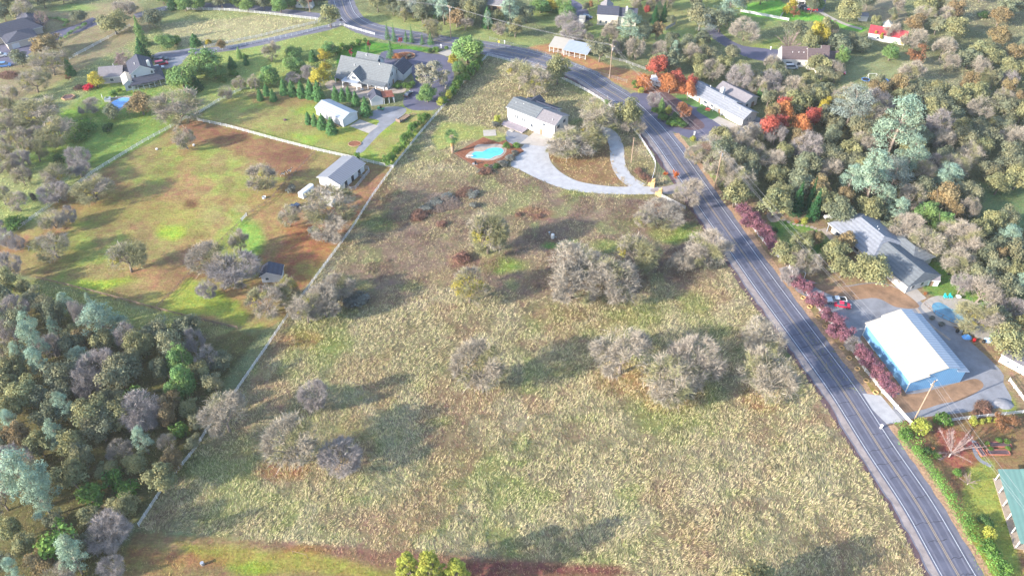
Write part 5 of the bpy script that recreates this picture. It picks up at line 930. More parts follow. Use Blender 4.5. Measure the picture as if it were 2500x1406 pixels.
# cabana with brown roof
p = G(930, 256); t = root('cabana', 'open garden cabana with a grey and rust brown roof', 'cabana', (p.x, p.y, 0), R(18)); LAND.append(('the garden cabana', p.x+2, p.y+2))
gable(t, (-3.6,1.0,0,5,2.6,4.2,'y',.4), M['siding'], M['roof_dark'])
part(t, 'side_roof', MB().loft([[(1.1,-.4,3.0),(5.4,-.4,2.6),(5.4,-.4,2.75),(1.1,-.4,3.15)],[(1.1,4.6,3.0),(5.4,4.6,2.6),(5.4,4.6,2.75),(1.1,4.6,3.15)]]), M['roof_rust'])
for x, y in ((1.4,0),(3.3,0),(5.2,0),(5.2,1.5),(5.2,3),(5.2,4.4)): part(t, 'post', MB().box(x-.12, x+.12, y-.12, y+.12, 0, 2.6), M['trim'])
# metal garage with big door
t = land(house('garage', 'long white metal garage with a big roll up door beside young firs', 'garage', (773,280), -38, [(0,14.6,0,7.2,3.0,4.3,'x',.25)], M['siding'], M['metal_blue_and_shaded'], [(14.6,3.6,'E',0,4.6,2.6,'garage_door')]), 'the white metal garage')
for i in range(5): 
    o = MB().tube([(8+i*.9,-1.0,.3+.2*(i % 2)),(11+i*.7,-.9,.3+.2*(i % 2))], .16, 6).build('log', M['wood'], None); o.location = t.location; o.rotation_euler = t.rotation_euler; tag(o, ('first','second','third','fourth','fifth')[i]+' cut log from the left beside the white metal garage', 'log', 'cut logs by the garage')
# horse barn
t = land(house('barn', 'white horse barn with a two tone metal roof and dark stall openings', 'barn', (832,468), 62, [(0,13.5,0,8.6,3.0,4.3,'x',.6)], M['siding'], M['metal_grey'], [(3.2,0,'S',0,1.3,2.3,'opening'),(6.8,0,'S',0,1.3,2.3,'opening'),(10.6,0,'S',0,1.3,2.3,'opening')]), 'the white horse barn')
p = G(828, 492); 
t = root('shed', 'small white shed with a white roof under the big oak', 'shed', (p.x-6, p.y-1.0, 0), R(-25)); gable(t, (0,5,0,4,2.3,3.0,'x',.3), M['siding'], M['metal_white']); opening(t, 1.5, 0, 'S', 0, 1.6, 1.9, 'opening')
t = land(house('shed', 'small white stable with a dark grey roof at the foot of the pasture', 'stable', (641,690), 4, [(0,5.6,0,4.2,2.6,3.9,'y',.5,.35)], M['siding'], M['roof_dark'], [(1.6,0,'S',1.0,.9,.8)]), 'the dark roofed stable')
# porch farmhouse and its garage
t = land(house('house', 'white farmhouse with a dark wraparound porch roof above the blue pool', 'house', (327,224), 27, [(1.0,9.5,3.2,13.5,5.8,8.2,'y',.5,.5),(-2.6,1.0,1.5,9,3,4.2,'y',.4)], M['siding'], [M['roof_dark'],M['metal_white']], [(2.2,3.2,'S',4.0,.8,1.1),(8.6,3.2,'S',4.3,.8,1.1),(1,5,'W',3.6,.9,1.2),(-.8,1.5,'S',.9,1.4,1.2)]), 'the porch farmhouse')
part(t, 'porch_roof', MB().poly([(-.4,-.4,2.6),(12.6,-.4,2.6),(10,3.15,4.0),(1.0,3.15,4.0)]).poly([(12.6,-.4,2.6),(12.6,12,2.6),(9.6,10,4.0),(9.6,3.15,4.0),(10,3.15,4.0)]).poly([(-.4,-.4,2.45),(12.6,-.4,2.45),(12.6,12,2.45),(-.4,12,2.45)][::-1]), M['roof_dark'])
for i in range(7): part(t, 'porch_post', MB().box(-.2+i*2.1-.1, -.2+i*2.1+.1, -.2, 0, 0, 2.45), M['trim'])
part(t, 'porch_rail', MB().box(-.2, 12.4, -.15, -.08, .85, .95).box(-.2, 12.4, -.15, -.08, .3, .36), M['trim'])
chimney(t, 8.4, 4.8, 6, 8.8, 1.1); vents(t, [(3.5,7,7.8)])
t = land(house('garage', 'grey double garage with a dark roof behind the yellow tree', 'garage', (247,206), 10, [(0,8.5,0,9,2.8,4.8,'x',.5),(8.5,12,2,7,2.6,3.8,'x',.4)], M['greywall'], [M['roof_tan'],M['roof_dark']], [(4.5,0,'S',.9,1.3,1.1)]), 'the grey garage'); vents(t, [(5,6,4.7)])
# far left dark roofed house
t = land(house('house', 'dark roofed ranch house with light ridge bands at the far left edge', 'house', (5,118), 38, [(-4,18,4,15,3,6.2,'x',.6,.5,5),(2,14,-4,5,2.9,5.0,'y',.5,.5,4),(12,19,8,22,2.9,5.6,'y',.5,.5,4)], M['beige'], M['roof_dark'], [(5,-4,'S',0,3,2.2,'garage_door')]), 'the dark roofed ranch')
# ranch house across the road
t = land(house('house', 'long white ranch house with a light grey roof across the road', 'house', (1676,234), -52, [(0,20,0,8.2,2.9,4.9,'x',.9),(20,28,-.6,7,3.0,4.9,'x',.5),(7,21,8.2,16,3.2,4.9,'x',.5)], M['stucco'], [M['roof_light'],M['roof_light'],M['roof_tan']], [(3,0,'S',1,1.2,1.1),(6.5,0,'S',0,1,2.1,'door'),(9.5,0,'S',.9,1.8,1.2),(13,0,'S',.9,1.8,1.2),(16.5,0,'S',0,1,2.1,'door'),(28,1.8,'E',1.4,.4,.9),(28,3.4,'E',1.4,.4,.9),(21,10,'E',1,1.2,1.4),(21,13.5,'E',0,1.6,2.1,'door')]), 'the long ranch house')
for x in (8, 11, 14, 18): part(t, 'porch_post', MB().box(x-.1, x+.1, -.85, -.65, 0, 2.7), M['trim'])
chimney(t, 11.5, 6.5, 3.5, 6.0, 1.4); vents(t, [(3,2,4.2),(6,6,4.5),(15,3,4.9),(24,2,4.5)])
# brown roofed house far right
t = land(house('house', 'white walled house with brown shingle roofs beyond the oaks', 'house', (1906,163), -3, [(0,10,0,8,3.4,6.8,'x',.4),(10.04,18,-2,7,3.4,6.9,'x',.5),(13,19,-5,3,3.2,5.6,'y',.5),(18,24,1,7,3.2,5.2,'x',.5),(17,20,6,10,3.4,5.6,'x',.3)], M['stucco'], M['roof_brown'], [(3,0,'S',0,2.4,2.2),(7,0,'S',.9,1.4,1.2)]), 'the brown roofed house'); vents(t, [(4,2,5.2),(6.5,2,5.2),(8.5,2,5.2),(13,-.5,4.6)])
# cream house at the top
t = land(house('house', 'cream two storey house with a dark roof behind the pale pines', 'house', (1457,62), -8, [(0,9,0,8,5.0,7.2,'x',.4),(9,17,1,8,4.4,6.6,'x',.4),(1,6,5,12,5,7,'y',.4)], M['cream'], [M['roof_dark'],M['roof_dark'],M['roof_tan']], [(1.5,0,'S',1,.9,1.3),(4,0,'S',1,.9,1.3)]), 'the cream house'); chimney(t, 12.5, 2.5, 4, 8.0, .9)
o = land(house('barn', 'long barn with a bright red metal roof near the top right', 'barn', (2117,96), -24, [(0,15,0,8,2.8,4.6,'x',.4)], M['stucco'], M['roof_red'], [(4,0,'S',.8,1,1)]), 'the red roofed barn')
o = house('shed', 'tiny white shed with a pale roof right of the red roofed barn', 'shed', (2156,76), -10, [(0,3.6,0,3.6,2.2,3.4,'y',.2)], M['stucco'], M['metal_white'], [(1.8,0,'S',0,.9,1.8)])
o = house('shed', 'small mauve roofed shed at the base of the round oak, top right', 'shed', (2096,52), -10, [(0,3.6,0,3,2.2,3.2,'x',.2)], M['stucco'], M['roof_tan'], [])
# hip roofed house
t = land(house('house', 'long white house with a grey hip roof behind the leafy oaks', 'house', (2028,566), -66, [(0,17,0,13.5,3,6.0,'x',1.2,.5,3.5),(15,31,.6,12,3,5.4,'x',.6,.5,.6),(12,24,9,17,2.9,4.9,'x',.6,.5,4)], M['stucco'], [M['roof_light'],M['roof_grey'],M['roof_grey']], [(31,3,'E',1,1,1.1),(31,6.5,'E',1,1,1.1),(3,0,'S',0,2.2,2.2),(7,0,'S',.9,1.8,1.2),(11,0,'S',.9,1.8,1.2)]), 'the grey hip roofed house')
for x in (-.6, 3, 6.5, 10): part(t, 'porch_post', MB().box(x-.1, x+.1, -1.1, -.9, 0, 2.7), M['metal_blue_and_shaded'])
vents(t, [(10,8,5.4),(8.5,9,5.0)])
t = land(house('shed', 'small pale green garden shed with a shingle roof on the lawn', 'shed', (2263,697), -8, [(0,2.9,0,2.7,2.1,3.0,'x',.2,.6)], mat('pale_green_siding', (.55,.68,.64), .7, .05, 1), M['roof_tan'], [(.9,0,'S',0,1,1.8,'door'),(0,1.4,'W',1.2,.4,.4)]), 'the garden shed')
t = land(house('shed', 'long white shed with a flat grey roof beside the gravel yard', 'shed', (2437,882), -48, [(0,9,0,7,2.6,2.9,'x',.3,.4)], M['stucco'], M['roof_tan'], [(2,0,'S',1.2,.5,.5),(4.4,0,'S',1.2,.5,.5),(7.4,0,'S',0,1,2,'door')]), 'the long white shed')
# teal roofed house bottom right
p = G(2470, 1330); t = root('house', 'house with a wide teal metal roof and white verandah posts', 'house', (p.x+1, p.y-1, 0), R(-10)); LAND.append(('the teal roofed house', p.x+4, p.y+8))
MB().loft([[(2.5,y,0),(2.5,y,3.6),(8.5,y,5.6),(15,y,3.6),(15,y,0)] for y in (.5, 17.5)]).build('wall', M['stucco'], t)
MB().loft([[(-.9,y,3.0),(3.4,y,4.05),(3.4,y,4.2),(-.9,y,3.15)] for y in (-.6, 18.4)]).build('roof', M['roof_teal'], t)
MB().loft([[(3.42,y,4.1),(8.6,y,5.9),(16,y,3.6),(16,y,3.75),(8.6,y,6.06),(3.42,y,4.26)] for y in (-.6, 18.4)]).build('roof', M['roof_teal'], t)
for i in range(6): part(t, 'post', MB().box(-.65, -.45, .2+i*3.45, .4+i*3.45, 0, 3.05).bar((-.55,.3+i*3.45,2.3), (.3,.3+i*3.45,3.1), .12, .12), M['trim'])
part(t, 'deck', MB().box(-.9, 2.5, 0, 18, .02, .2), M['patio']); part(t, 'porch', MB().box(1, 9, -4.5, -.2, .02, .5), M['trim'])
# run-in shelters
for si, (lb, o_, a, L, m) in enumerate((('open stable shelter with a dull white metal roof by the dirt paddock', (1341,127), -22, 8.4, 'metal_white'), ('open stable shelter with a pale blue metal roof by the dirt paddock', (1376,136), -24, 10.5, 'metal_blue_and_shaded'))):
    p = G(*o_); t = root('shelter', lb, 'shelter', (p.x, p.y, 0), R(a)); LAND.append((('the white roofed shelter', 'the pale blue roofed shelter')[si], p.x, p.y))
    part(t, 'roof', MB().loft([[(x,-.4,2.5),(x,7.4,3.6),(x,7.4,3.72),(x,-.4,2.62)] for x in (-.3, L)]), M[m])
    for i in range(5):
        for y, h in ((0, 2.5), (7, 3.5)): part(t, 'post', MB().box(i*L/4.4-.08, i*L/4.4+.08, y-.08, y+.08, 0, h), M['trim'])
    part(t, 'back_wall', MB().box(0, L-.6, 7.1, 7.2, .2, 2.6), M['metal_grey']); part(t, 'rail', MB().box(0, L-.6, -.05, .05, 1.1, 1.25).box(0, L-.6, -.05, .05, .5, .65), M['steel'])
o = house('mobile_cabin', 'long white cabin trailer parked under the dark trees at the top', 'cabin', (722,19), -8, [(0,8,0,3,2.6,3.0,'x',.1)], M['siding'], M['roof_rust'], [(2,0,'S',1.2,.8,.7),(5,0,'S',1.2,.8,.7)]); land(o, 'the white cabin trailer')
o = house('shed', 'open brown timber shed on the bright lawn at the top', 'shed', (1182,24), -14, [(0,9,0,7,2.6,4,'x',.4)], M['wood'], M['roof_tan'], [(2,0,'S',0,2,2,'opening'),(5,0,'S',0,2,2,'opening')]); land(o, 'the brown timber shed')
o = house('carport', 'small white gabled canopy beside the far parked cars', 'canopy', (1946,16), 0, [(0,3.4,0,3.4,2.2,3.2,'y',.2)], M['trim'], M['metal_white'], [(1.7,0,'S',0,2.4,2,'opening')])
o = house('shed', 'white boxy shed beside the cream house drive', 'shed', (1412,58), -12, [(0,2.6,0,4,2.0,2.3,'x',.1)], M['stucco'], M['metal_white'], [])
# ---------------------------------------------------------------- fences
PROT_POST = {}
def fence(name, label, pts, m='white', h=1.3, rails=(.35,.75,1.15), sp=2.44, pw=.13, rw=.12, group=None, sm=0, cat='fence', rt_=.05):
    P = [G(x, y) for x, y in pts]
    if sm: P = smooth(P, sm)
    t = root(name, label, cat, P[0], 0, group); o0 = P[0]; P = [q_-o0 for q_ in P]
    d = [0]
    for i in range(1, len(P)): d.append(d[-1]+(P[i]-P[i-1]).length)
    n = max(1, round(d[-1]/sp)); n = min(n, 98); key = (m, h, pw)
    if key not in PROT_POST:
        me_ = MB().box(-pw/2, pw/2, -pw/2, pw/2, -.1, h).loft([[(-pw*.62,-pw*.62,h),(pw*.62,-pw*.62,h),(pw*.62,pw*.62,h),(-pw*.62,pw*.62,h)],[(-.01,-.01,h+.08),(.01,-.01,h+.08),(.01,.01,h+.08),(-.01,.01,h+.08)]]).build('post', M[m]); PROT_POST[key] = me_.data; bpy.data.objects.remove(me_)
    def at(s_):
        for i in range(1, len(d)):
            if s_ <= d[i]+1e-6: return P[i-1].lerp(P[i], (s_-d[i-1])/max(1e-6, d[i]-d[i-1]))
        return P[-1]
    Q = [at(d[-1]*i/n) for i in range(n+1)]
    for q_ in Q:
        o = link('post', PROT_POST[key], t); o.location = q_
    for z in rails:
        mb = MB()
        for a, b_ in zip(Q[:-1], Q[1:]): mb.bar(a+Vector((0,0,z)), b_+Vector((0,0,z)), rt_, rw)
        mb.build('rail', M[m], t)
    return t
fence('rail_fence', 'white three rail fence along the lower left woods', [(340,1284),(398,1195),(478,1098),(515,1038),(570,967)])
fence('rail_fence', 'white three rail fence dividing the pasture from the dry field', [(571,966),(650,852),(705,770),(790,655),(860,560),(910,480),(960,411)])
fence('rail_fence', 'white three rail fence running below the tall green hedge', [(961,409),(1020,335),(1080,265),(1135,200),(1190,138)])
fence('rail_fence', 'white three rail fence curving along the road above the gravel drive', [(1191,137),(1240,150),(1290,163),(1340,180),(1400,208),(1450,235),(1500,270),(1540,310),(1570,350),(1592,385),(1600,405),(1592,440)], sm=3)
fence('rail_fence', 'white three rail fence between the top lawn and the pasture', [(457,290),(560,312),(680,345),(770,368),(860,388),(959,411)])
fence('rail_fence', 'white three rail fence along the left side of the pasture', [(-30,618),(0,592),(130,500),(225,425),(345,352),(430,305),(455,290)])
fence('rail_fence', 'short white fence left of the row of firs', [(487,278),(540,245),(600,216)])
fence('rail_fence', 'upper white fence of the fenced lane', [(500,118),(550,108),(632,92),(715,71),(781,56)])
fence('rail_fence', 'lower white fence of the fenced lane', [(500,131),(550,122),(632,104),(715,89),(781,71),(830,63)])
fence('rail_fence', 'white fence by the road junction above the small meadow', [(831,62),(870,74),(915,87)])
fence('rail_fence', 'distant white fence left of the top side road', [(375,38),(405,24),(460,25),(550,27),(600,31),(660,37),(720,44),(783,51)])
fence('rail_fence', 'white fence with wide spaced posts beside the dark roofed house lawn', [(170,146),(245,106),(318,66)], sp=4)
fence('rail_fence', 'brown and white rail fence at the far left slope', [(0,268),(28,246),(58,224)], m='fence_brown')
fence('rail_fence', 'white fence behind the upper plum trees', [(1770,458),(1800,508),(1855,582),(1905,636)])
fence('rail_fence', 'white fence behind the lower plum trees beside the workshop', [(1925,655),(1955,700),(2000,760),(2060,830),(2110,905),(2152,957)])
fence('gate', 'long white entrance gate below the blue workshop', [(2154,960),(2188,998),(2222,1037)], h=1.5, rails=(.3,.55,.8,1.05,1.35), sp=4.5, pw=.22, cat='gate')
fence('rail_fence', 'white fence above the vegetable beds, bottom right', [(2300,1034),(2335,1026),(2400,1019),(2500,1008),(2540,1004)])
fence('rail_fence', 'short white fence below the long white shed', [(2462,930),(2490,968),(2530,1020)])
fence('rail_fence', 'short white fence below the gateway pillar', [(1615,482),(1643,496),(1672,511)])
fence('rail_fence', 'far white fence crossing the bright green lawn', [(1808,30),(1850,38),(1925,52)], rw=.3)
fence('rail_fence', 'white fence climbing the bright green lawn edge', [(1904,46),(1918,25),(1930,4)], rw=.3)
fence('rail_fence', 'low brown fence splitting the pasture', [(768,375),(700,445),(660,490),(605,527)], m='fence_brown', h=1.1, rails=(.5,1.0), rw=.1)
fence('rail_fence', 'low brown fence splitting the pasture below the white gate', [(590,542),(530,600),(470,662),(425,712),(384,752)], m='fence_brown', h=1.1, rails=(.5,1.0), rw=.1)
fence('gate', 'small white gate in the brown pasture fence', [(603,527),(590,541)], rails=(.2,.4,.6,.8,1.0,1.2), sp=4, rw=.08, cat='gate')
fence('rail_fence', 'weathered brown fence along the foot of the pasture', [(90,680),(240,717),(380,755),(480,780),(580,803)], m='fence_brown', h=1.1, rails=(.4,.7,1.0), rw=.12)
fence('wire_fence', 'grey wire fence with thin posts across the road verge', [(1195,98),(1260,116),(1350,141),(1440,178),(1530,203)], m='steel', h=1.5, rails=(.5,1.0,1.4), sp=4, pw=.1, rw=.03)
fence('mesh_fence', 'green mesh fence behind the dirt paddock', [(1480,142),(1530,155),(1575,172)], m='fence_grey', h=1.2, rails=(.3,.6,.9,1.2), sp=3, rw=.05)
fence('corral', 'galvanised rail corral on the right side of the horse barn', [(846,461),(864,468),(906,416),(886,412)], m='steel', h=1.5, rails=(.3,.6,.9,1.2,1.45), sp=2.2, pw=.09, rw=.06, cat='corral')
fence('corral_divider', 'single steel rail panel splitting the horse barn corral', [(872,430),(891,436)], m='steel', h=1.5, rails=(.3,.6,.9,1.2,1.45), sp=2.2, pw=.09, rw=.06)
fence('pool_fence', 'thin dark fence round the turquoise pool garden', [(1106,376),(1172,421),(1245,372)], m='fence_brown', h=1.2, rails=(.15,1.1), sp=1.8, pw=.07, rw=.05)
fence('pool_fence', 'thin dark fence beside the kidney pool and the gravel yard', [(2255,742),(2280,765),(2330,792),(2355,805)], m='fence_brown', h=1.2, rails=(.15,1.1), sp=2, pw=.08, rw=.05)
fence('rail_fence', 'old wood fence behind the kidney pool oaks', [(2385,720),(2420,742),(2470,790)], m='wood', h=1.2, rails=(.5,1.0), sp=3)
fence('rail_fence', 'low wooden rail at the ranch house parking pad', [(1788,318),(1812,308)], m='wood', h=.9, rails=(.7,), sp=1.6)
fence('rail_fence', 'grey board fence beyond the dark spruces', [(1625,75),(1648,62)], m='fence_grey', h=1.6, rails=(.3,.6,.9,1.2,1.5), rw=.28)
# ---------------------------------------------------------------- utility poles and wires
def pole(px, py, h, ang, label, tr=True, arm=True):
    p = G(px, py); t = root('utility_pole', label, 'utility pole', p, R(ang), 'wooden utility poles beside the road')
    part(t, 'mast', MB().tube([(0,0,-.2),(0,0,h)], [.19,.13], 8), M['pole'])
    if arm:
        part(t, 'crossarm', MB().box(-1.3, 1.3, -.07, .07, h-.75, h-.6), M['pole'])
        for x in (-1.15, -.5, 1.15): part(t, 'insulator', MB().tube([(x,0,h-.6),(x,0,h-.35)], .09, 6), M['trim'])
    if tr: part(t, 'transformer', MB().tube([(.35,0,h-2.4),(.35,0,h-1.4)], .3, 10), M['steel'])
    return p, h, R(ang)
P1 = pole(1101, 94, 14.6, -40, 'wooden utility pole on the verge above the large house driveway'); P2 = pole(1488, 193, 14.7, -45, 'wooden utility pole at the corner of the dirt paddock')
P3 = pole(1744, 462, 15.2, 30, 'leaning wooden utility pole in the oaks beside the road'); P4 = pole(2233, 1022, 14.2, 35, 'wooden utility pole with transformers in front of the blue workshop'); P5 = pole(1541, 397, 10, 0, 'plain wooden pole beside the gravel loop', False, False)
P0 = pole(757, 30, 14, -40, 'wooden utility pole at the top road junction'); P6 = pole(2620, 1560, 14.2, 35, 'wooden utility pole below the picture edge')
def wires(A, B, label, k=3, sag=1.1):
    for j in range(k):
        x = (-1.15, -.5, 1.15)[j]
        def top(P_): p, h, a = P_; return Vector((p.x+math.cos(a)*x, p.y+math.sin(a)*x, h-.35))
        a, b_ = top(A), top(B); pts = []
        for i in range(13):
            t_ = i/12; q_ = a.lerp(b_, t_); q_.z -= sag*4*t_*(1-t_); pts.append(q_)
        o = MB().tube(pts, .022, 4).build('power_line', M['wire']); tag(o, ('left', 'middle', 'right')[j]+' '+label, 'power line', 'power lines strung between the poles')
wires(P0, P1, 'thin overhead wire from the junction pole to the verge pole'); wires(P1, P2, 'thin overhead wire above the stable shelters'); wires(P2, P3, 'thin overhead wire above the ranch house forecourt')
wires(P3, P4, 'thin overhead wire above the workshop yard'); wires(P4, P6, 'thin overhead wire above the garden hedge')
# ---------------------------------------------------------------- pools
M['water'] = mat('pool_water', (.09,.44,.58), .05, .35, .16, .05, 1.5, spec=.6); M['water2'] = mat('pool_water_deep', (.10,.24,.34), .06, .25, .3, .05, 1.5, spec=.6); M['water3'] = mat('pool_water_blue', (.12,.30,.62), .08, .25, .4, .1, 1.5, spec=.6)
def pool(label, deck, water, wm, dm, z=.02, board=None):
    D_ = smooth([G(x, y) for x, y in deck], 5, True); W_ = smooth([G(x, y) for x, y in water], 6, True); c = sum(W_, Vector())/len(W_)
    t = root('swimming_pool', label, 'swimming pool', c); LAND.append((label.split(' swimming')[0], c.x, c.y)) if False else None
    a = MB().prism([((p-c).x, (p-c).y) for p in D_], -.05, .035); part(t, 'deck', a, M[dm])
    W2 = [c+(p-c)*1.05 for p in W_]; n = len(W_); mb = MB(); mb.loft([[(*(p-c).xy, .05) for p in W2], [(*(p-c).xy, .11) for p in W2], [(*(p-c).xy, .11) for p in W_], [(*(p-c).xy, .04) for p in W_]], caps=False); part(t, 'coping', mb, M['concrete'])
    mb = MB().poly([(*(p-c).xy, .07) for p in W_]); part(t, 'water', mb, wm)
    if board:
        q_ = G(*board)-c; part(t, 'diving_board', MB().box(q_.x-.3, q_.x+2.0, q_.y-.25, q_.y+.25, .45, .52).box(q_.x-.2, q_.x+.3, q_.y-.2, q_.y+.2, .1, .45), M['trim'])
    for o in t.children:
        bm = bmesh.new(); bm.from_mesh(o.data); bmesh.ops.triangulate(bm, faces=[f for f in bm.faces if len(f.verts) > 4], ngon_method='EAR_CLIP'); bm.to_mesh(o.data); bm.free()
    return t
o = pool('turquoise swimming pool with a pale deck in the bark mulch bed', [(1136,384),(1146,372),(1156,368),(1158,360),(1168,353),(1190,353),(1216,352),(1234,358),(1236,370),(1226,382),(1205,391),(1180,392),(1158,389)], [(1150,384),(1153,376),(1162,371),(1178,371),(1192,364),(1208,361),(1224,363),(1229,370),(1222,378),(1208,382),(1195,388),(1175,387),(1160,387)], M['water'], 'patio', board=(1141,383)); land(o, 'the turquoise pool')
o = pool('dark blue kidney swimming pool with a broad pale deck', [(2248,748),(2262,732),(2290,722),(2330,726),(2372,735),(2400,760),(2420,790),(2430,820),(2400,828),(2370,815),(2350,800),(2320,795),(2285,782),(2262,765)], [(2275,752),(2278,742),(2292,738),(2308,745),(2325,755),(2350,757),(2372,770),(2375,785),(2355,792),(2325,787),(2300,778),(2283,768)], M['water2'], 'concrete'); land(o, 'the kidney pool')
o = pool('blue swimming pool below the porch farmhouse', [(257,268),(263,256),(270,245),(283,238),(300,235),(318,235),(328,240),(318,252),(305,262),(290,272),(272,277),(260,275)], [(266,268),(272,260),(273,251),(283,245),(296,240),(310,239),(318,242),(308,252),(298,262),(284,269),(272,272)], M['water3'], 'patio'); land(o, 'the blue farmhouse pool')
# ---------------------------------------------------------------- vehicles
def paint(n, c, r=.25): return mat(n, c, r, .02, 1, spec=.5, coat=.5)
PAINT = {'white': paint('paint_white', (.55,.56,.57)), 'red': paint('paint_red', (.55,.02,.06)), 'black': paint('paint_black', (.025,.028,.04)), 'silver': paint('paint_silver', (.45,.48,.52)), 'navy': paint('paint_navy', (.03,.05,.10)), 'blue': paint('paint_blue', (.08,.2,.5)), 'green': paint('paint_green', (.03,.18,.09))}
M['lamp_red'] = mat('tail_lamp', (.5,.02,.02), .3, 0); M['lamp_w'] = mat('head_lamp', (.75,.78,.8), .1, 0)
def wheel(t, x, y, r=.34, w=.24):
    k = MB(); k.loft([[(r*math.cos(a*math.pi/8), yy, r+r*math.sin(a*math.pi/8)) for a in range(16)] for yy in (-w/2, w/2)]); o = k.build('wheel', M['black'], t); o.location = (x, y, 0)
    s_ = 1 if y > 0 else -1; k = MB(); k.loft([[(r*.6*math.cos(a*math.pi/5), yy, r+r*.6*math.sin(a*math.pi/5)) for a in range(10)] for yy in (s_*w*.3, s_*(w/2+.02))]); k.build('rim', M['steel'], o)
def sect(prof, ws):
    "side profile extruded across the width, the upper points drawn in"
    return [[(x, s_*w, z) for (x, z), w in zip(prof, ws)] for s_ in (-1, 1)]
def car(kind, px, py, ang, col, label, group=None):
    p = G(px, py); t = root({'pickup': 'pickup_truck', 'van': 'van', 'suv': 'parked_car', 'sedan': 'parked_car'}[kind], label, {'pickup': 'pickup truck', 'van': 'van'}.get(kind, 'car'), p, R(ang), group); m = PAINT[col]; b = MB()
    if kind == 'sedan':
        pr = [(-2.2,.32),(-2.25,.6),(-2.15,.86),(-1.5,.93),(1.0,.93),(1.9,.82),(2.25,.62),(2.22,.32)]; g = [(-1.6,.93),(-1.0,1.36),(.25,1.38),(1.1,.93)]; top = [(-.98,1.37),(.22,1.39),(.2,1.43),(-.95,1.41)]
    elif kind == 'suv':
        pr = [(-2.3,.4),(-2.35,.8),(-2.3,1.05),(-1.5,1.08),(1.0,1.08),(2.0,1.0),(2.3,.75),(2.3,.4)]; g = [(-2.2,1.08),(-2.0,1.66),(.4,1.7),(1.15,1.08)]; top = [(-2.0,1.67),(.4,1.71),(.35,1.76),(-1.95,1.73)]
    elif kind == 'van':
        pr = [(-2.5,.35),(-2.52,.9),(-2.5,1.1),(-1.5,1.12),(1.3,1.12),(2.2,1.0),(2.5,.7),(2.5,.35)]; g = [(-2.48,1.12),(-2.4,1.85),(.7,1.9),(1.6,1.12)]; top = [(-2.42,1.86),(.7,1.91),(.6,1.97),(-2.36,1.93)]
    else:
        pr = [(-2.75,.5),(-2.78,.85),(-2.75,1.08),(-.75,1.1),(1.2,1.1),(2.5,1.02),(2.75,.8),(2.72,.5)]; g = [(-.8,1.1),(-.7,1.7),(.55,1.72),(1.15,1.1)]; top = [(-.7,1.7),(.55,1.73),(.5,1.78),(-.66,1.76)]
    hw = .93 if kind != 'sedan' else .88
    b.loft(sect(pr, [hw*.97,hw,hw,hw*.96,hw*.96,hw*.97,hw*.95,hw*.95])); part(t, 'body', b, m)
    part(t, 'windows', MB().loft(sect(g, [hw*.93,hw*.78,hw*.78,hw*.93])), M['glass']); part(t, 'roof', MB().loft(sect(top, [hw*.8]*4)), m)
    if kind == 'pickup': part(t, 'bed', MB().box(-2.6, -.95, -.78, .78, 1.11, 1.14), M['black']); part(t, 'bed_side', MB().box(-2.75, -.82, -.92, -.8, 1.05, 1.3).box(-2.75, -.82, .8, .92, 1.05, 1.3).box(-2.78, -2.66, -.92, .92, 1.05, 1.3), m)
    xe = pr[-2][0]
    for s_ in (-1, 1):
        part(t, 'headlight', MB().box(xe-.12, xe+.02, s_*hw*.72-.16, s_*hw*.72+.16, .6, .74), M['lamp_w']); part(t, 'taillight', MB().box(pr[1][0]-.03, pr[1][0]+.08, s_*hw*.8-.1, s_*hw*.8+.1, .65, .85), M['lamp_red'])
        for x in (xe-.95, pr[1][0]+.95): wheel(t, x, s_*(hw-.08), .36 if kind != 'sedan' else .32)
    return t
def trailer(px, py, ang, L, Wd, h, m, label, name='horse_trailer', nose=True):
    p = G(px, py); t = root(name, label, 'trailer', p, R(ang)); r_ = .25
    ring = lambda x, k=1: [(x, -Wd/2*k, .5), (x, Wd/2*k, .5), (x, Wd/2*k, h-r_), (x, (Wd/2-r_)*k, h), (x, -(Wd/2-r_)*k, h), (x, -Wd/2*k, h-r_)]
    b = MB().loft([ring(0), ring(L)]+([ring(L+.7, .7)] if nose else [])); part(t, 'body', b, m)
    for x in (L*.3, L*.65): part(t, 'window', MB().box(x-.3, x+.3, -Wd/2-.02, -Wd/2+.05, h*.6, h*.6+.35), M['glass'])
    part(t, 'door', MB().box(-.04, .02, -Wd*.4, Wd*.4, .6, h-.4), M['trim']); part(t, 'hitch', MB().bar((L+.4,0,.55), (L+1.9,0,.5), .1, .1), M['steel'])
    for x in (L*.38, L*.58):
        for s_ in (-1, 1): wheel(t, x, s_*(Wd/2+.06), .32, .2)
    return t
car('pickup', 2040, 737, 178, 'white', 'white pickup truck parked beside the red coupe in the workshop yard'); car('sedan', 2056, 748, -15, 'red', 'low red coupe parked beside the white pickup')
car('sedan', 997, 233, 65, 'black', 'dark blue sedan parked on the asphalt near the cabana'); car('pickup', 716, 512, 55, 'navy', 'black pickup truck parked behind the white horse trailer')
car('van', 396, 159, 25, 'red', 'red van parked behind the porch farmhouse'); car('suv', 388, 170, 25, 'silver', 'silver wagon parked nearest the porch farmhouse'); car('pickup', 396, 150, 25, 'black', 'black pickup parked furthest behind the porch farmhouse')
car('suv', 4, 139, 20, 'white', 'white car at the far left edge below the dark roofed ranch'); car('van', 12, 163, 15, 'blue', 'blue van with white load at the far left edge'); car('sedan', 68, 145, 25, 'white', 'small white car under the oak beside the dark roofed ranch')
car('suv', 1434, 46, -20, 'navy', 'dark car parked beside the cream house'); car('suv', 1964, 21, -10, 'black', 'black car parked left of two others on the far drive'); car('sedan', 1974, 24, -10, 'silver', 'pale blue car parked between a black and a red one'); car('suv', 1983, 26, -10, 'red', 'red car parked right of two others on the far drive')
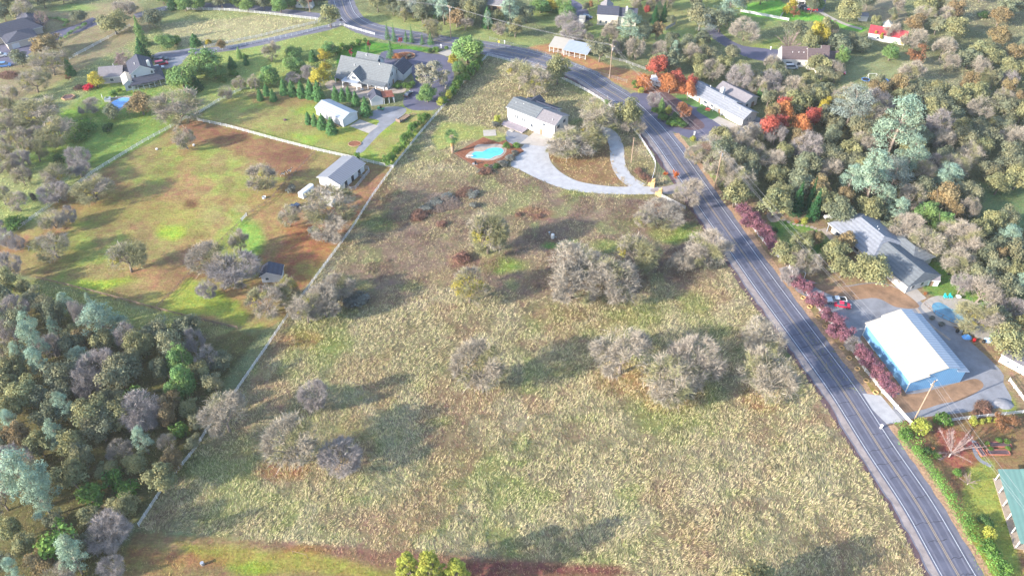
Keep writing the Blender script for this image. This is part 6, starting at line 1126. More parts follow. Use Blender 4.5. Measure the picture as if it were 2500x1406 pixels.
car('sedan', 2050, 180, -20, 'red', 'dark red car half hidden under the oak right of the brown roofed house'); car('van', 1932, 168, 0, 'white', 'white van in front of the brown roofed house')
trailer(736, 487, 60, 5.2, 2.1, 2.6, PAINT['white'], 'white horse trailer parked next to the black pickup'); trailer(1588, 205, -35, 4.8, 2.2, 2.8, PAINT['white'], 'white horse trailer under the red maples across the road', nose=False)
t = trailer(1595, 196, -80, 3.0, 2.0, 2.3, PAINT['white'], 'smaller white box trailer standing behind the other trailer', 'box_trailer', False)
# flat trailer and small machines
p = G(985, 292); t = root('flat_trailer', 'empty black flatbed trailer on the grass below the asphalt court', 'trailer', p, R(56)); part(t, 'bed', MB().box(-3, 3, -1.05, 1.05, .5, .6), M['wood']); part(t, 'frame', MB().box(-3, 3, -1.12, -1.05, .45, .7).box(-3, 3, 1.05, 1.12, .45, .7), M['black']); part(t, 'ramp', MB().box(-3.15, -3.05, -1, 1, .4, 1.6), M['fence_brown']); part(t, 'hitch', MB().bar((3,0,.5),(4.4,0,.5),.12,.12), M['steel'])
for x in (-.5, .4):
    for s_ in (-1, 1): wheel(t, x, s_*1.2, .34, .2)
p = G(930, 268); t = root('utility_cart', 'small green utility cart beside the cabana', 'cart', p, R(-15)); part(t, 'body', MB().loft([[(-1.3,-.6,.35),(-1.3,.6,.35),(-1.3,.6,.8),(-1.3,-.6,.8)],[(1.3,-.55,.35),(1.3,.55,.35),(1.3,.5,.7),(1.3,-.5,.7)]]), PAINT['green']); part(t, 'seat', MB().box(-.1, .4, -.5, .5, .8, 1.05).box(-.2, -.1, -.5, .5, .8, 1.4), M['black'])
for x in (-.85, .85):
    for s_ in (-1, 1): wheel(t, x, s_*.62, .28, .2)
p = G(1008, 283); t = root('hay_rake', 'wooden slatted farm implement standing left of the hedge', 'implement', p, R(0)); part(t, 'frame', MB().box(-1.2, 1.2, -.05, .05, .9, 1.0).box(-.05, .05, -.05, .05, 0, 2), M['wood'])
for i in range(6): part(t, 'tine', MB().box(-1.1+i*.43-.03, -1.1+i*.43+.03, -.08, .08, .3, 1.2), M['wood'])
# ---------------------------------------------------------------- horses
def horse(px, py, ang, label):
    p = G(px, py); t = root('horse', label, 'horse', p, R(ang), 'paint horses by the pasture fence')
    J = [((0,0,1.28),.30),((.45,0,1.26),.29),((-.45,0,1.30),.30),((.72,0,1.36),.24),((1.0,0,1.62),.16),((1.22,0,1.86),.12),((1.42,0,1.82),.11),((1.68,0,1.62),.08),
         ((.62,.2,.95),.13),((.62,.2,.5),.06),((.64,.2,.06),.055),((.62,-.2,.95),.13),((.70,-.2,.5),.06),((.62,-.2,.06),.055),
         ((-.55,.2,.98),.17),((-.72,.2,.55),.07),((-.66,.2,.06),.055),((-.55,-.2,.98),.17),((-.66,-.2,.55),.07),((-.58,-.2,.06),.055)]
    E_ = [(0,1),(0,2),(1,3),(3,4),(4,5),(5,6),(6,7),(1,8),(8,9),(9,10),(1,11),(11,12),(12,13),(2,14),(14,15),(15,16),(2,17),(17,18),(18,19)]
    me_ = bpy.data.meshes.new('body'); me_.from_pydata([j[0] for j in J], E_, []); o = link('body', me_, t)
    md = o.modifiers.new('skin', 'SKIN'); sv = me_.skin_vertices[0].data
    for v_, j in zip(sv, J): v_.radius = (j[1], j[1])
    sv[0].use_root = True; o.modifiers.new('sub', 'SUBSURF').levels = 1; o.modifiers['sub'].render_levels = 1; me_.materials.append(M['horse'])
    part(t, 'mane', MB().loft([[(.8,-.03,1.6),(.8,.03,1.6),(.72,0,1.74)],[(1.2,-.03,1.95),(1.2,.03,1.95),(1.12,0,2.05)]]), M['hair']); part(t, 'tail', MB().tube([(-.74,0,1.4),(-.95,0,1.15),(-.98,0,.6)], [.05,.09,.03], 5), M['hair'])
    for s_ in (-1, 1): part(t, 'ear', MB().loft([[(1.2,s_*.06-.03,1.95),(1.2,s_*.06+.03,1.95),(1.26,s_*.06,1.95)],[(1.2,s_*.07,2.1),(1.205,s_*.07,2.1),(1.2,s_*.075,2.1)]]), M['horse'])
mh = bpy.data.materials.new('paint_horse_coat'); mh.use_nodes = True; q = NT(mh); tc = q.n('ShaderNodeTexCoord'); nz = q.n('ShaderNodeTexNoise'); nz.inputs['Scale'].default_value = 1.5; nz.inputs['Detail'].default_value = 1; cr_ = q.n('ShaderNodeValToRGB'); cr_.color_ramp.elements[0].position = .5; cr_.color_ramp.elements[1].position = .53; cr_.color_ramp.elements[0].color = (.75,.72,.68,1); cr_.color_ramp.elements[1].color = (.12,.06,.04,1)
q.l(tc.outputs['Object'], nz.inputs[0]); q.l(nz.outputs[0], cr_.inputs[0]); q.l(cr_.outputs[0], mh.node_tree.nodes['Principled BSDF'].inputs['Base Color']); M['horse'] = mh; M['hair'] = mat('horse_hair', (.05,.035,.03), .7, .1)
horse(690, 431, 15, 'brown and white paint horse nearest the pasture oak'); horse(706, 424, 35, 'brown and white paint horse against the brown fence'); LAND.append(('the paint horses', *G(698, 428).xy))
# ---------------------------------------------------------------- palm
p = G(1105, 372); t = root('palm_tree', 'tall fan palm with a shaggy trunk at the mulch bed corner', 'palm tree', p); LAND.append(('the palm tree', p.x, p.y)); rg = np.random.default_rng(5)
part(t, 'trunk', MB().tube([(0,0,-.1),(.05,0,2),(.0,.05,5.2),(0,0,6.6)], [.55,.5,.62,.7], 10), M['pole'])
C_, N_ = [], []; Vs, n_ = [], 0
for lay, (zz, el0, cnt, LL) in enumerate(((7.0, 1.0, 14, 2.1), (6.8, .45, 18, 2.5), (6.6, -.1, 18, 2.5), (6.3, -.7, 16, 2.2))):
    for i in range(cnt):
        a = 2*math.pi*(i+rg.uniform(-.3, .3))/cnt; el = el0+rg.uniform(-.2, .2)
        for k in range(9):
            aa = a+(k-4)*.14; d = np.array([math.cos(aa)*math.cos(el), math.sin(aa)*math.cos(el), math.sin(el)]); b0 = np.array([0,0,zz])+np.array([math.cos(a)*math.cos(el), math.sin(a)*math.cos(el), math.sin(el)])*LL*.45; e = b0+d*LL*.75-np.array([0,0,.25]); s_ = np.array([-math.sin(aa), math.cos(aa), 0])*.07
            Vs += [b0-s_*.4, b0+s_*.4, (b0+e)/2+s_, e]
Vs = np.array(Vs); link('fronds', np_mesh('fronds', Vs, np.arange(len(Vs)).reshape(-1, 4), np.ones((len(Vs), 3), np.float32)), t, LM['green'])
Vs = []
for i in range(260):
    a = rg.uniform(0, 6.28); z = rg.uniform(3.6, 6.3); r1 = rg.uniform(.5, .85); d = np.array([math.cos(a), math.sin(a), 0]); s_ = np.array([-math.sin(a), math.cos(a), 0])*.09; b0 = d*.45+np.array([0,0,z]); e = d*r1+np.array([0,0,z-rg.uniform(.6, 1.3)]); Vs += [b0-s_, b0+s_, e+s_*.5, e-s_*.5]
Vs = np.array(Vs); link('dead_fronds', np_mesh('dead_fronds', Vs, np.arange(len(Vs)).reshape(-1, 4), np.ones((len(Vs), 3), np.float32)), t, mat('dead_frond', sc(200,165,110), .9, .2))
# ---------------------------------------------------------------- hedges
def hedge(label, pts, w, h, m, per=70, seed=1):
    P = smooth([G(*a) for a in pts], 6); rg = np.random.default_rng(seed); c = []; L = 0
    for a, b_ in zip(P[:-1], P[1:]):
        n = max(1, int((b_-a).length/.9))
        for i in range(n): q_ = a.lerp(b_, i/n); c += [(q_.x+rg.normal(0, w*.22), q_.y+rg.normal(0, w*.22), h*.5+rg.normal(0, .12)) for _ in range(2)]
    o0 = P[len(P)//2]; c = [(x-o0.x, y-o0.y, z) for x, y, z in c]
    V, Fc, T = clumped(c, [w*.42*rg.uniform(.7, 1.3) for _ in c], per, .26, tv(.35, .06), rg, h/w)
    o = link('hedge', np_mesh('hedge', V, Fc, T.astype(np.float32)), mats=None, loc=o0); o.data.materials.append(m); tag(o, label, 'hedge'); LAND.append(('the '+' '.join(label.split()[:4]), o0.x, o0.y)) if False else None
hedge('bright green bushy hedge along the right side of the road', [(2200,1045),(2230,1095),(2270,1150),(2310,1215),(2350,1275),(2385,1335),(2430,1406),(2460,1450)], 3.2, 2.4, LM['hedge'], 70, 1)
hedge('tall dark green hedge inside the white fence', [(1178,145),(1150,175),(1120,205),(1090,235),(1075,255)], 2.6, 3.2, LM['shrub'], 60, 2)
hedge('clipped green hedge along the drive of the dark roofed ranch', [(150,98),(180,82),(205,66),(212,61)], 1.6, 1.4, LM['green'], 50, 3)
hedge('clipped green hedge round the lawn of the dark roofed ranch', [(95,55),(120,48),(150,52),(165,56),(155,70)], 1.4, 1.4, LM['green'], 50, 4)
hedge('grey trimmed shrub row between the pool garden and the driveway', [(1170,421),(1200,412),(1230,396),(1262,374)], 1.8, 1.2, LM['shrubg'], 50, 5)
hedge('low rounded green hedge bed beside the large house', [(962,215),(978,212),(1000,212),(1012,206)], 2.2, 1.6, LM['shrub'], 60, 6)
hedge('dark green creeper strip above the mulch of the planting island', [(1608,270),(1630,292),(1655,306),(1680,312)], 2.2, 1.4, LM['shrubd'], 50, 7)
# ---------------------------------------------------------------- brush heaps
def heap(px, py, r_, label, m, seed, n=900, h=1.0):
    rg = np.random.default_rng(seed); p = G(px, py); th = rg.uniform(0, 6.28, n); rr = r_*np.sqrt(rg.uniform(0, 1, n)); z = h*(1-(rr/r_)**2)*rg.uniform(.2, 1, n)
    C = np.stack([np.cos(th)*rr*1.5, np.sin(th)*rr, z+.05], 1); D_ = rg.normal(0, 1, (n, 3)); D_[:, 2] *= .4; D_ /= np.linalg.norm(D_, axis=1, keepdims=True); L = rg.uniform(.3, .9, (n, 1)); S = np.cross(D_, np.array([0,0,1.])); S /= np.linalg.norm(S, axis=1, keepdims=True)+1e-6; w = rg.uniform(.02, .06, (n, 1))
    V = np.stack([C-D_*L-S*w, C-D_*L+S*w, C+D_*L+S*w, C+D_*L-S*w], 1).reshape(-1, 3); o = link('brush_pile', np_mesh('brush_pile', V, np.arange(n*4).reshape(-1, 4), np.repeat(rg.uniform(.6, 1.3, (n, 1)), 4, 0)*np.ones((1, 3), np.float32)), loc=p); o.data.materials.append(m); o.rotation_euler = (0, 0, rg.uniform(0, 3)); tag(o, label, 'brush pile')
heap(1085, 492, 4, 'long grey heap of cut branches in the field below the pool', LM['twigd'], 1, 1600, 1.3); heap(1065, 505, 2.6, 'dark heap of dead branches left of the long grey heap', LM['twigd'], 2, 900); heap(1025, 525, 2.6, 'russet brush heap nearest the white fence', LM['brush'], 3, 900)
heap(1135, 470, 2.5, 'brown brush heap right of the long grey heap', LM['brush'], 4, 800); heap(868, 735, 2.3, 'dark log and branch heap behind the fence line oaks', mat('charred_wood', (.06,.05,.055), .9, .3, 2, tint=True), 5, 1200, 1.1); heap(2400, 998, 2.0, 'orange brown heap of bark beside the lower white fence', LM['brush'], 6, 700); heap(20, 185, 3, 'brown soil and brush heap at the far left', LM['brush'], 7, 900)
# ---------------------------------------------------------------- small things
def thing1(name, label, cat, px, py, mb, m, ang=0, group=None): o = mb.build(name, m, None, loc=G(px, py), rz=R(ang)); return tag(o, label, cat, group)
M['tan_stone'] = mat('tan_stone', sc(225,185,130), .9, .3, 3, .5, 6)
for x, y, lb in ((1594,455,'tan stone gate pillar with a lion statue above the driveway mouth'), (1611,478,'tan stone gate pillar with a lion statue below the driveway mouth')):
    t = root('gate_pillar', lb, 'pillar', G(x, y), R(-30)); part(t, 'column', MB().loft([[(-.7,-.7,0),(.7,-.7,0),(.7,.7,0),(-.7,.7,0)],[(-.55,-.55,1.9),(.55,-.55,1.9),(.55,.55,1.9),(-.55,.55,1.9)]]).box(-.7,.7,-.7,.7,1.9,2.05), M['tan_stone'])
    part(t, 'statue', MB().tube([(-.5,0,2.3),(0,0,2.5),(.25,0,2.95)], [.28,.32,.22], 8).tube([(.2,0,3.0),(.5,0,3.15)], [.3,.2], 8).tube([(.35,.15,2.05),(.3,.15,2.7)], .1, 6).tube([(.35,-.15,2.05),(.3,-.15,2.7)], .1, 6), M['tan_stone'])
    part(t, 'side_wall', MB().box(-1.6,-.7,-.3,.3,0,1.1), M['tan_stone'])
t = root('water_tank', 'white upright well tank standing in the field', 'tank', G(1349,582)); part(t, 'tank', MB().tube([(0,0,0),(0,0,1.5),(0,0,1.75)], [.55,.55,.3], 14), M['trim']); part(t, 'pipe', MB().tube([(.5,0,.4),(1.2,.2,.4),(1.2,.2,0)], .07, 6), M['steel']); LAND.append(('the white well tank', *G(1349,582).xy))
thing1('well_pipe', 'short white pipe lying on the green patch below the tank', 'pipe', 1366, 594, MB().tube([(-.6,0,.1),(.7,-.5,.1)], .13, 8), M['trim'])
thing1('water_well', 'small steel well head left of the white tank', 'well head', 1341, 574, MB().tube([(0,0,0),(0,0,.9)], .12, 8).box(-.25,.25,-.25,.25,.85,1.2), M['steel'])
t = root('pool_pump', 'dark pool pump and filter in the mulch below the turquoise pool', 'pool pump', G(1161,401)); part(t, 'filter', MB().tube([(0,0,0),(0,0,1.1)], .35, 10), M['black']); part(t, 'pump', MB().tube([(-1.0,0,.3),(-.3,0,.3)], .22, 8), M['steel']); part(t, 'base', MB().box(-1.2,.6,-.4,.4,0,.08), M['concrete'])
def deckbox(px, py, ang, L, Wd, h, m, nm, lb, cat): return thing1(nm, lb, cat, px, py, MB().box(0, L, 0, Wd, 0, h), m, ang)
t = root('wooden_deck', 'weathered grey timber deck in front of the two storey house', 'deck', G(1224,307), R(-36.7)); part(t, 'platform', MB().loft([[(0,0,z),(9.5,0,z),(9.5,3.6,z),(1,4.4,z),(-.8,2.4,z)] for z in (.3, .5)]), mat('deck_boards', sc(175,165,175), .85, .15, 1, wave=('Y', 1.5, .2))); part(t, 'skirt', MB().box(.2, 9.3, .2, 3.2, 0, .3), M['concrete']); part(t, 'step', MB().box(4, 6, -1.2, -.05, 0, .2), M['concrete'])
thing1('patio_slab', 'pale square slab with scattered cloths beside the mulch bed', 'slab', 1180, 326, MB().box(0, 4.6, -2, 2, 0, .12), M['concrete'], 5)
for i, x in enumerate((2307, 2319)):
    t = root('garden_chair', ('turquoise wooden garden chair on the left beside the kidney pool', 'turquoise wooden garden chair on the right beside the kidney pool')[i], 'chair', G(x, 727), R(10), 'turquoise chairs by the pool'); tm_ = mat('turquoise_paint', (.03,.52,.55), .5, .05, 1) if i == 0 else bpy.data.materials['turquoise_paint']
    part(t, 'seat', MB().box(-.35,.35,-.35,.3,.35,.42), tm_); part(t, 'backrest', MB().loft([[(-.35,.28,.4),(.35,.28,.4),(.35,.34,.4),(-.35,.34,.4)],[(-.28,.6,1.2),(.28,.6,1.2),(.28,.66,1.2),(-.28,.66,1.2)]]), tm_)
    for sx_ in (-1, 1):
        part(t, 'armrest', MB().box(sx_*.42-.08, sx_*.42+.08, -.4, .35, .58, .63), tm_)
        for yy in (-.35, .3): part(t, 'leg', MB().box(sx_*.4-.04, sx_*.4+.04, yy-.04, yy+.04, 0, .58), tm_)
def table(px, py, lb, m, nm='patio_table', ang=0):
    t = root(nm, lb, 'table', G(px, py), R(ang)); part(t, 'top', MB().tube([(0,0,.7),(0,0,.76)], .8, 14), m); part(t, 'leg', MB().tube([(0,0,0),(0,0,.7)], .06, 6), m)
table(2338, 728, 'pale round table at the far end of the kidney pool deck', M['trim']); table(885, 222, 'round patio table in front of the large house', M['steel']); 
t = root('picnic_bench', 'red picnic bench on the small ranch house lawn', 'bench', G(1728,270), R(-30)); 
rp_ = mat('red_bench_paint', (.5,.08,.07), .6, .05, 1); part(t, 'top', MB().box(-1,1,-.4,.4,.7,.76), rp_)
for s_ in (-1, 1): part(t, 'seat', MB().box(-1,1,s_*.8-.14,s_*.8+.14,.42,.47), rp_); part(t, 'leg', MB().box(s_*.7-.05,s_*.7+.05,-.8,.8,.35,.42).bar((s_*.7,-.4,0),(s_*.7,.0,.7),.08,.08).bar((s_*.7,.4,0),(s_*.7,.0,.7),.08,.08), rp_)
for x, y, r_, lb in ((2112,199,1.6,'small round blue trampoline beside the swing set'), (2152,202,2.6,'large round blue trampoline right of the swing set')):
    t = root('trampoline', lb, 'trampoline', G(x, y)); part(t, 'mat', MB().tube([(0,0,.82),(0,0,.85)], r_*.85, 20), M['black']); part(t, 'pad', MB().loft([[(r_*k*math.cos(a*math.pi/10), r_*k*math.sin(a*math.pi/10), z) for a in range(20)] for k, z in ((.84,.86),(1,.86),(1,.8),(.84,.8))], caps=False), PAINT['blue'])
    for a in range(6): part(t, 'leg', MB().tube([(r_*.95*math.cos(a*1.047), r_*.95*math.sin(a*1.047), 0), (r_*.95*math.cos(a*1.047), r_*.95*math.sin(a*1.047), .8)], .04, 5), M['steel'])
t = root('swing_set', 'white swing set with a slide on the far lawn', 'swing set', G(2127,193)); part(t, 'beam', MB().tube([(-1.6,0,2.3),(1.6,0,2.3)], .07, 6), M['trim']); part(t, 'slide', MB().loft([[(1.7,-.25,2.0),(1.7,.25,2.0),(1.7,.25,2.08),(1.7,-.25,2.08)],[(3.8,-.25,.1),(3.8,.25,.1),(3.8,.25,.18),(3.8,-.25,.18)]]), M['trim'])
for x in (-1.6, 1.6):
    for y in (-1, 1): part(t, 'leg', MB().tube([(x, y, 0), (x, 0, 2.3)], .06, 5), M['trim'])
for x in (-.6, .6): part(t, 'swing', MB().tube([(x-.2,0,2.3),(x-.2,0,.5)], .02, 4).tube([(x+.2,0,2.3),(x+.2,0,.5)], .02, 4).box(x-.25,x+.25,-.12,.12,.46,.5), M['black'])
t = root('hot_tub', 'white square hot tub on the patio left of the blue pool', 'hot tub', G(264,246), R(15)); part(t, 'shell', MB().box(-1.1,1.1,-1.1,1.1,0,.9), M['trim']); part(t, 'cover', MB().box(-1.15,1.15,-1.15,1.15,.9,1.0), M['metal_blue_and_shaded'])
thing1('sun_lounger', 'long grey lounger beside the white hot tub', 'lounger', 279, 241, MB().box(-1,1,-.35,.35,.25,.35).loft([[(.6,-.35,.35),(.6,.35,.35),(.65,.35,.4),(.65,-.35,.4)],[(1.1,-.35,.8),(1.1,.35,.8),(1.15,.35,.8),(1.15,-.35,.8)]]), M['greywall'], 20)
thing1('patio_umbrella', 'closed white umbrella standing by the white hot tub', 'umbrella', 252, 244, MB().tube([(0,0,0),(0,0,1.0),(0,0,1.1),(0,0,2.6)], [.04,.04,.2,.03], 8), M['trim'])
t = root('garden_bed', 'raised hexagonal stone bed on the lawn left of the blue pool', 'garden bed', G(168,240), R(20)); part(t, 'wall', MB().loft([[(r_*math.cos(a*1.047), r_*.8*math.sin(a*1.047), z) for a in range(6)] for r_, z in ((2.6,0),(2.5,.7),(2.2,.7),(2.2,.3))]), M['rockedge']); part(t, 'soil', MB().prism([(2.15*math.cos(a*1.047), 1.7*math.sin(a*1.047)) for a in range(6)], .3, .5), M['ditch'])
for px, py, rr, lb in ((866,352,2.4,'oval stone edged flower bed below the metal garage'), (990,137,4.2,'round island bed with rusty shrubs in the asphalt court')):
    t = root('flower_bed', lb, 'flower bed', G(px, py)); part(t, 'border', MB().loft([[(rr*k*math.cos(a*math.pi/10), rr*.75*k*math.sin(a*math.pi/10), z) for a in range(20)] for k, z in ((1,0),(1,.25),(.9,.25),(.9,.1))], caps=False), M['rockedge']); part(t, 'soil', MB().prism([(rr*.92*math.cos(a*math.pi/10), rr*.69*math.sin(a*math.pi/10)) for a in range(20)], .02, .15), M['mulch'])
for i, (px, py) in enumerate([(1961,727),(1977,749),(1997,774),(2014,797),(2055,849),(2073,874),(2093,900),(2115,929),(2138,958)]):
    t = root('tree_ring', ('first','second','third','fourth','fifth','sixth','seventh','eighth','lowest')[i]+' pale stone ring from the top along the plum row', 'stone ring', G(px, py), 0, 'pale stone rings under the plum trees'); part(t, 'ring', MB().loft([[(k*math.cos(a*math.pi/8), k*math.sin(a*math.pi/8), z) for a in range(16)] for k, z in ((.75,0),(.72,.22),(.5,.22),(.48,0))], caps=False), M['tan_stone'])
# blue farm sacks and barrels by the pool fence
for px, py, lb, c_ in ((2360,824,'bright blue tarpaulin heap on the gravel by the pool fence','blue'),(2412,832,'pale blue tarpaulin heap left of the leafy oak','silver')):
    rg = np.random.default_rng(int(px)); mb = MB()
    mb.loft([[(k*math.cos(a*math.pi/6)*(1+rg.uniform(-.2,.2)), k*.8*math.sin(a*math.pi/6)*(1+rg.uniform(-.2,.2)), z) for a in range(12)] for k, z in ((1.2,0),(1.0,.5),(.5,.9),(.1,1.0))]); o = thing1('tarpaulin', lb, 'tarpaulin', px, py, mb, mat('tarp_'+c_, (.12,.36,.75) if c_ == 'blue' else (.4,.6,.85), .5, .1, 2))
for px, py, lb, m_ in ((2336,810,'black barrel on its own beside the pool fence','black'),(2345,812,'dark steel barrel next to the blue tarpaulin','steel'),(2377,833,'red barrel on the gravel between the tarpaulins','lamp_red'),(2400,836,'black round tub left of the pale tarpaulin','black')):
    thing1('barrel', lb, 'barrel', px, py, MB().tube([(0,0,0),(0,0,.45),(0,0,.9)], [.38,.42,.38], 12), M[m_])
thing1('gravel_heap', 'pale grey heap of gravel in the lower right of the yard', 'gravel heap', 2450, 985, MB().loft([[(k*math.cos(a*math.pi/8)*(1+.1*math.sin(a*3)), k*.8*math.sin(a*math.pi/8), z) for a in range(16)] for k, z in ((2.5,-.05),(1.8,.3),(.9,.6),(.2,.7))]), M['gravel2'])
thing1('water_trough', 'white round water trough at the brown pasture fence', 'trough', 645, 484, MB().loft([[(k*math.cos(a*math.pi/6), k*math.sin(a*math.pi/6), z) for a in range(12)] for k, z in ((.6,0),(.65,.6),(.55,.6),(.5,.1))]), M['trim'])
for px, py, lb in ((383,366,'white feed tub lying in the upper pasture'),(473,356,'white feed tub beside the pasture corner oak')): thing1('feed_tub', lb, 'tub', px, py, MB().tube([(0,0,0),(0,0,.5)], [.35,.42], 10), M['trim'])
thing1('boulder', 'dark boulder on the top lawn', 'boulder', 696, 294, MB().loft([[(k*math.cos(a*math.pi/5), k*.7*math.sin(a*math.pi/5), z) for a in range(10)] for k, z in ((.7,0),(.65,.35),(.3,.6))]), M['ditch'])
thing1('fallen_branch', 'pale fallen branch in the lower left pasture', 'branch', 72, 605, MB().tube([(-1.2,.8,.1),(0,0,.35),(1.4,-.2,.1)], .1, 5).tube([(0,0,.35),(.3,-1.5,.1)], .08, 5), M['trunk_pale'])
thing1('metal_bin', 'dark metal bin on the brown strip at the bottom left', 'bin', 495, 1378, MB().tube([(0,0,0),(0,0,.9)], [.35,.4], 8).box(-.45,.45,-.1,.1,.5,.6), M['steel'])
t = root('wooden_gate', 'thin leaning wooden gate frame at the bottom of the field', 'gate', G(716,1352), R(-5)); part(t, 'post', MB().tube([(0,0,0),(0,0,1.4)], .06, 6), M['wood']); part(t, 'post', MB().tube([(3.4,-.6,0),(3.2,-.6,1.4)], .06, 6), M['wood']); part(t, 'rail', MB().tube([(0,0,1.35),(3.2,-.6,1.3)], .05, 6), M['wood'])
for px, py, lb in ((1218,113,'yellow diamond warning sign on the verge of the bend'),): 
    t = root('road_sign', lb, 'road sign', G(px, py), R(-20)); part(t, 'post', MB().box(-.04,.04,-.04,.04,0,1.8), M['steel']); part(t, 'plate', MB().loft([[(0,y,1.5),(.5,y,2.0),(0,y,2.5),(-.5,y,2.0)] for y in (-.08,-.05)]), mat('sign_yellow', (.75,.5,.05), .5, .03))
for px, py, lb in ((831,61,'white gate post at the road junction'),(686,26,'white post beside the top side road'),(2150,1045,'white number board lying at the right road edge'),(1232,107,'white utility box on the verge of the bend'),(1695,330,'grey bollard lamp at the ranch house driveway mouth'),(1077,117,'white stone lantern at the large house driveway'),(1881,122,'white mailbox beside the far turning area'),(1683,128,'white pump cover between the far oaks')):
    thing1('marker_post', lb, 'post', px, py, MB().loft([[(-.2*k,-.2*k,z),(.2*k,-.2*k,z),(.2*k,.2*k,z),(-.2*k,.2*k,z)] for k, z in ((1,0),(1,1.1),(1.4,1.15),(1.4,1.3),(.3,1.5))]), M['trim'])
t = root('entry_arch', 'white tubular arch over the upper workshop gateway', 'arch', G(1935,672), R(-55)); part(t, 'frame', MB().tube([(0,0,0),(0,0,3.6),(3.8,0,3.6),(3.8,0,0)], .11, 6), M['trim'])
t = root('gas_tank', 'white horizontal gas tank behind the hip roofed house', 'gas tank', G(2021,534), R(5)); part(t, 'tank', MB().tube([(-1.5,0,.9),(-1.3,0,.9),(1.3,0,.9),(1.5,0,.9)], [.2,.55,.55,.2], 12), M['trim']); part(t, 'stand', MB().box(-1,-.8,-.4,.4,0,.5).box(.8,1,-.4,.4,0,.5), M['concrete'])
t = root('play_frame', 'grey wooden play frame on the right lawn under the oaks', 'play frame', G(2295,600), R(-30)); part(t, 'beam', MB().bar((0,0,2.2),(4,0,2.2),.14,.14), M['wood'])
for x in (0, 4):
    for y in (-1, 1): part(t, 'leg', MB().bar((x,y,0),(x,0,2.2),.12,.12), M['wood'])
t = root('kart', 'dark quad bike parked at the end wall of the hip roofed house', 'quad bike', G(2215,692), R(-60)); part(t, 'body', MB().loft([[(-.9,-.3,.4),(-.9,.3,.4),(-.9,.25,.9),(-.9,-.25,.9)],[(.9,-.3,.4),(.9,.3,.4),(.9,.2,.8),(.9,-.2,.8)]]), PAINT['black'])
for x in (-.7, .7):
    for s_ in (-1, 1): wheel(t, x, s_*.5, .28, .22)
# raised vegetable beds
for i, (px, py, L_, a_, lb) in enumerate([(2391,1098,3.6,-80,'narrow brick edged vegetable bed by the garden path'),(2436,1105,5.0,0,'wide brick edged bed with dark soil near the teal roof'),(2440,1086,5.0,0,'brick edged bed of greens behind the dark soil bed')]):
    t = root('vegetable_bed', lb, 'vegetable bed', G(px, py), R(a_)); part(t, 'border', MB().box(-L_/2,L_/2,-.75,-.6,0,.4).box(-L_/2,L_/2,.6,.75,0,.4).box(-L_/2-.15,-L_/2,-.75,.75,0,.4).box(L_/2,L_/2+.15,-.75,.75,0,.4), M['brick']); part(t, 'soil', MB().box(-L_/2,L_/2,-.6,.6,0,.3), M['ditch'])
ribbon('path', smooth([G(*a) for a in [(2378,1075),(2380,1100),(2392,1122),(2420,1138)]], 5), -.5, .5, .012, M['gravel2'], label='narrow grey garden path beside the teal roofed house')
for px, py in ((1160,356),(1400,300)): pass
# ---------------------------------------------------------------- tree labels: by what they stand nearest to
LAND += [('the top right corner of the slope', *G(2400,30).xy), ('the pale grassy upper right clearing', *G(2300,200).xy), ('the white gateway fence below the pillar', *G(1643,496).xy), ('the paddock utility pole', *G(1488,193).xy), ('the workshop utility pole', *G(2233,1022).xy), ('the white horse trailer', *G(736,487).xy), ('the pasture gate', *G(597,533).xy), ('the gate pillars', *G(1600,465).xy),
         ('the upper workshop arch', *G(1935,672).xy), ('the gravel heap', *G(2450,985).xy), ('the vegetable beds', *G(2430,1095).xy), ('the long grey branch heap', *G(1085,492).xy), ('the left pasture fence end', *G(20,580).xy), ('the lower fence end', *G(345,1280).xy),
         ('the pasture foot fence corner', *G(384,752).xy), ('the top road junction', *G(842,50).xy), ('the trampolines', *G(2135,200).xy), ('the lone grey pine', *G(2085,275).xy), ('the swing set', *G(2127,193).xy), ('the quad bike', *G(2215,692).xy),
         ('the far left bottom corner', *G(10,1400).xy), ('the left picture edge woods', *G(0,1000).xy), ('the bare dead tree', *G(500,885).xy), ('the right upper edge', *G(2500,180).xy), ('the right edge clearing', *G(2450,500).xy), ('the bottom conifers', *G(1045,1406).xy), ('the mid field plain', *G(1000,800).xy), ('the stone hexagon bed', *G(168,240).xy), ('the dark boulder', *G(696,294).xy)]
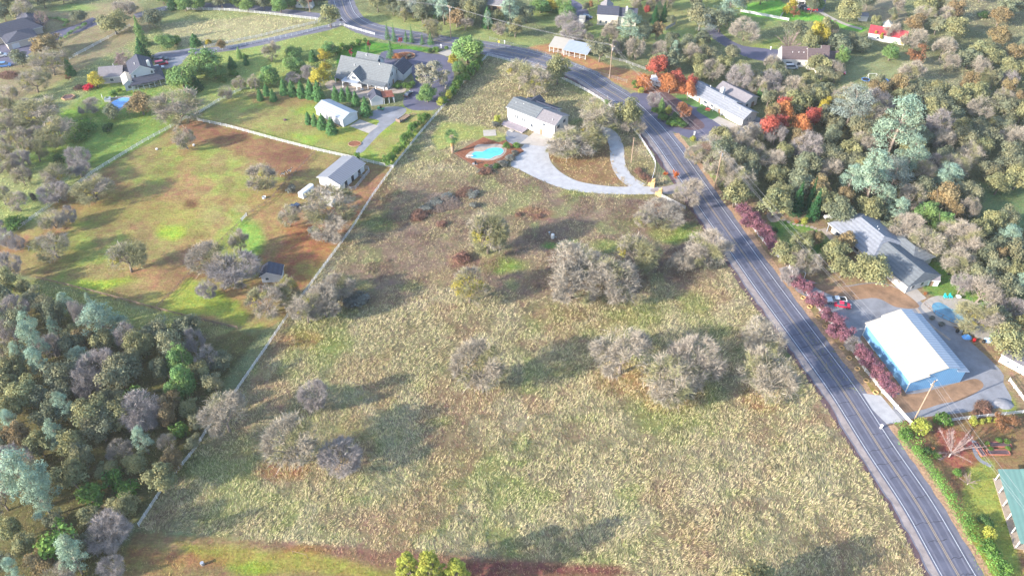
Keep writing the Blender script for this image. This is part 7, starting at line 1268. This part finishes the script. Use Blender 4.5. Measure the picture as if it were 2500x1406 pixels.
ORD = ['nearest', 'second nearest', 'third nearest', 'fourth nearest', 'fifth nearest', 'sixth nearest', 'seventh nearest', 'eighth nearest', 'ninth nearest', 'tenth nearest', 'eleventh nearest', 'twelfth nearest', 'thirteenth nearest', 'fourteenth nearest', 'fifteenth nearest', 'sixteenth nearest']
bykind = {}
for t in TREES: bykind.setdefault(KIND[t[1]][2], []).append(t)
for desc, L in bykind.items():
    xy = np.array([(t[2], t[3]) for t in L]); grp = KIND[L[0][1]][3]; used = set(); cand = []
    for li, (ph, lx, ly) in enumerate(LAND):
        if ph in used: pass
        order = np.argsort((xy[:, 0]-lx)**2+(xy[:, 1]-ly)**2)
        for rk, i in enumerate(order[:16]): cand.append((rk, math.hypot(xy[i, 0]-lx, xy[i, 1]-ly), int(i), ph))
    cand.sort(); done = {}
    for rk, d_, i, ph in cand:
        if i in done: continue
        done[i] = f'{ORD[rk]} {desc} to {ph}'
    seen = set()
    for i, t in enumerate(L):
        e = t[0]
        if len(L) > 1: e['group'] = grp
        if len(L) == 1: e['label'] = desc+' beside '+min(LAND, key=lambda a: (a[1]-t[2])**2+(a[2]-t[3])**2)[0]
        elif i in done: e['label'] = done[i]
        else:
            px, py = topx(t[2], t[3]); side = 'left' if px < 830 else 'middle' if px < 1670 else 'right'; ver = 'upper' if py < 420 else 'central' if py < 850 else 'lower'
            e['label'] = f'{desc} crowded in the {ver} {side} woodland'; e['group'] = grp+f', {ver} {side} woodland'
HAZE = 0.00009
# ---------------------------------------------------------------- haze
hb = MB().box(-900, 900, -60, 1500, -1.0, 175.0); hm = bpy.data.materials.new('haze_air'); hm.use_nodes = True; ht = hm.node_tree; ht.nodes.clear()
pv = ht.nodes.new('ShaderNodeVolumePrincipled'); pv.inputs['Color'].default_value = (.86, .92, 1.0, 1); pv.inputs['Density'].default_value = HAZE; pv.inputs['Anisotropy'].default_value = .2
ho = ht.nodes.new('ShaderNodeOutputMaterial'); ht.links.new(pv.outputs[0], ho.inputs['Volume'])
o = hb.build('haze', hm); tag(o, kind='stuff', label='thin pale winter haze over the valley', cat='haze')
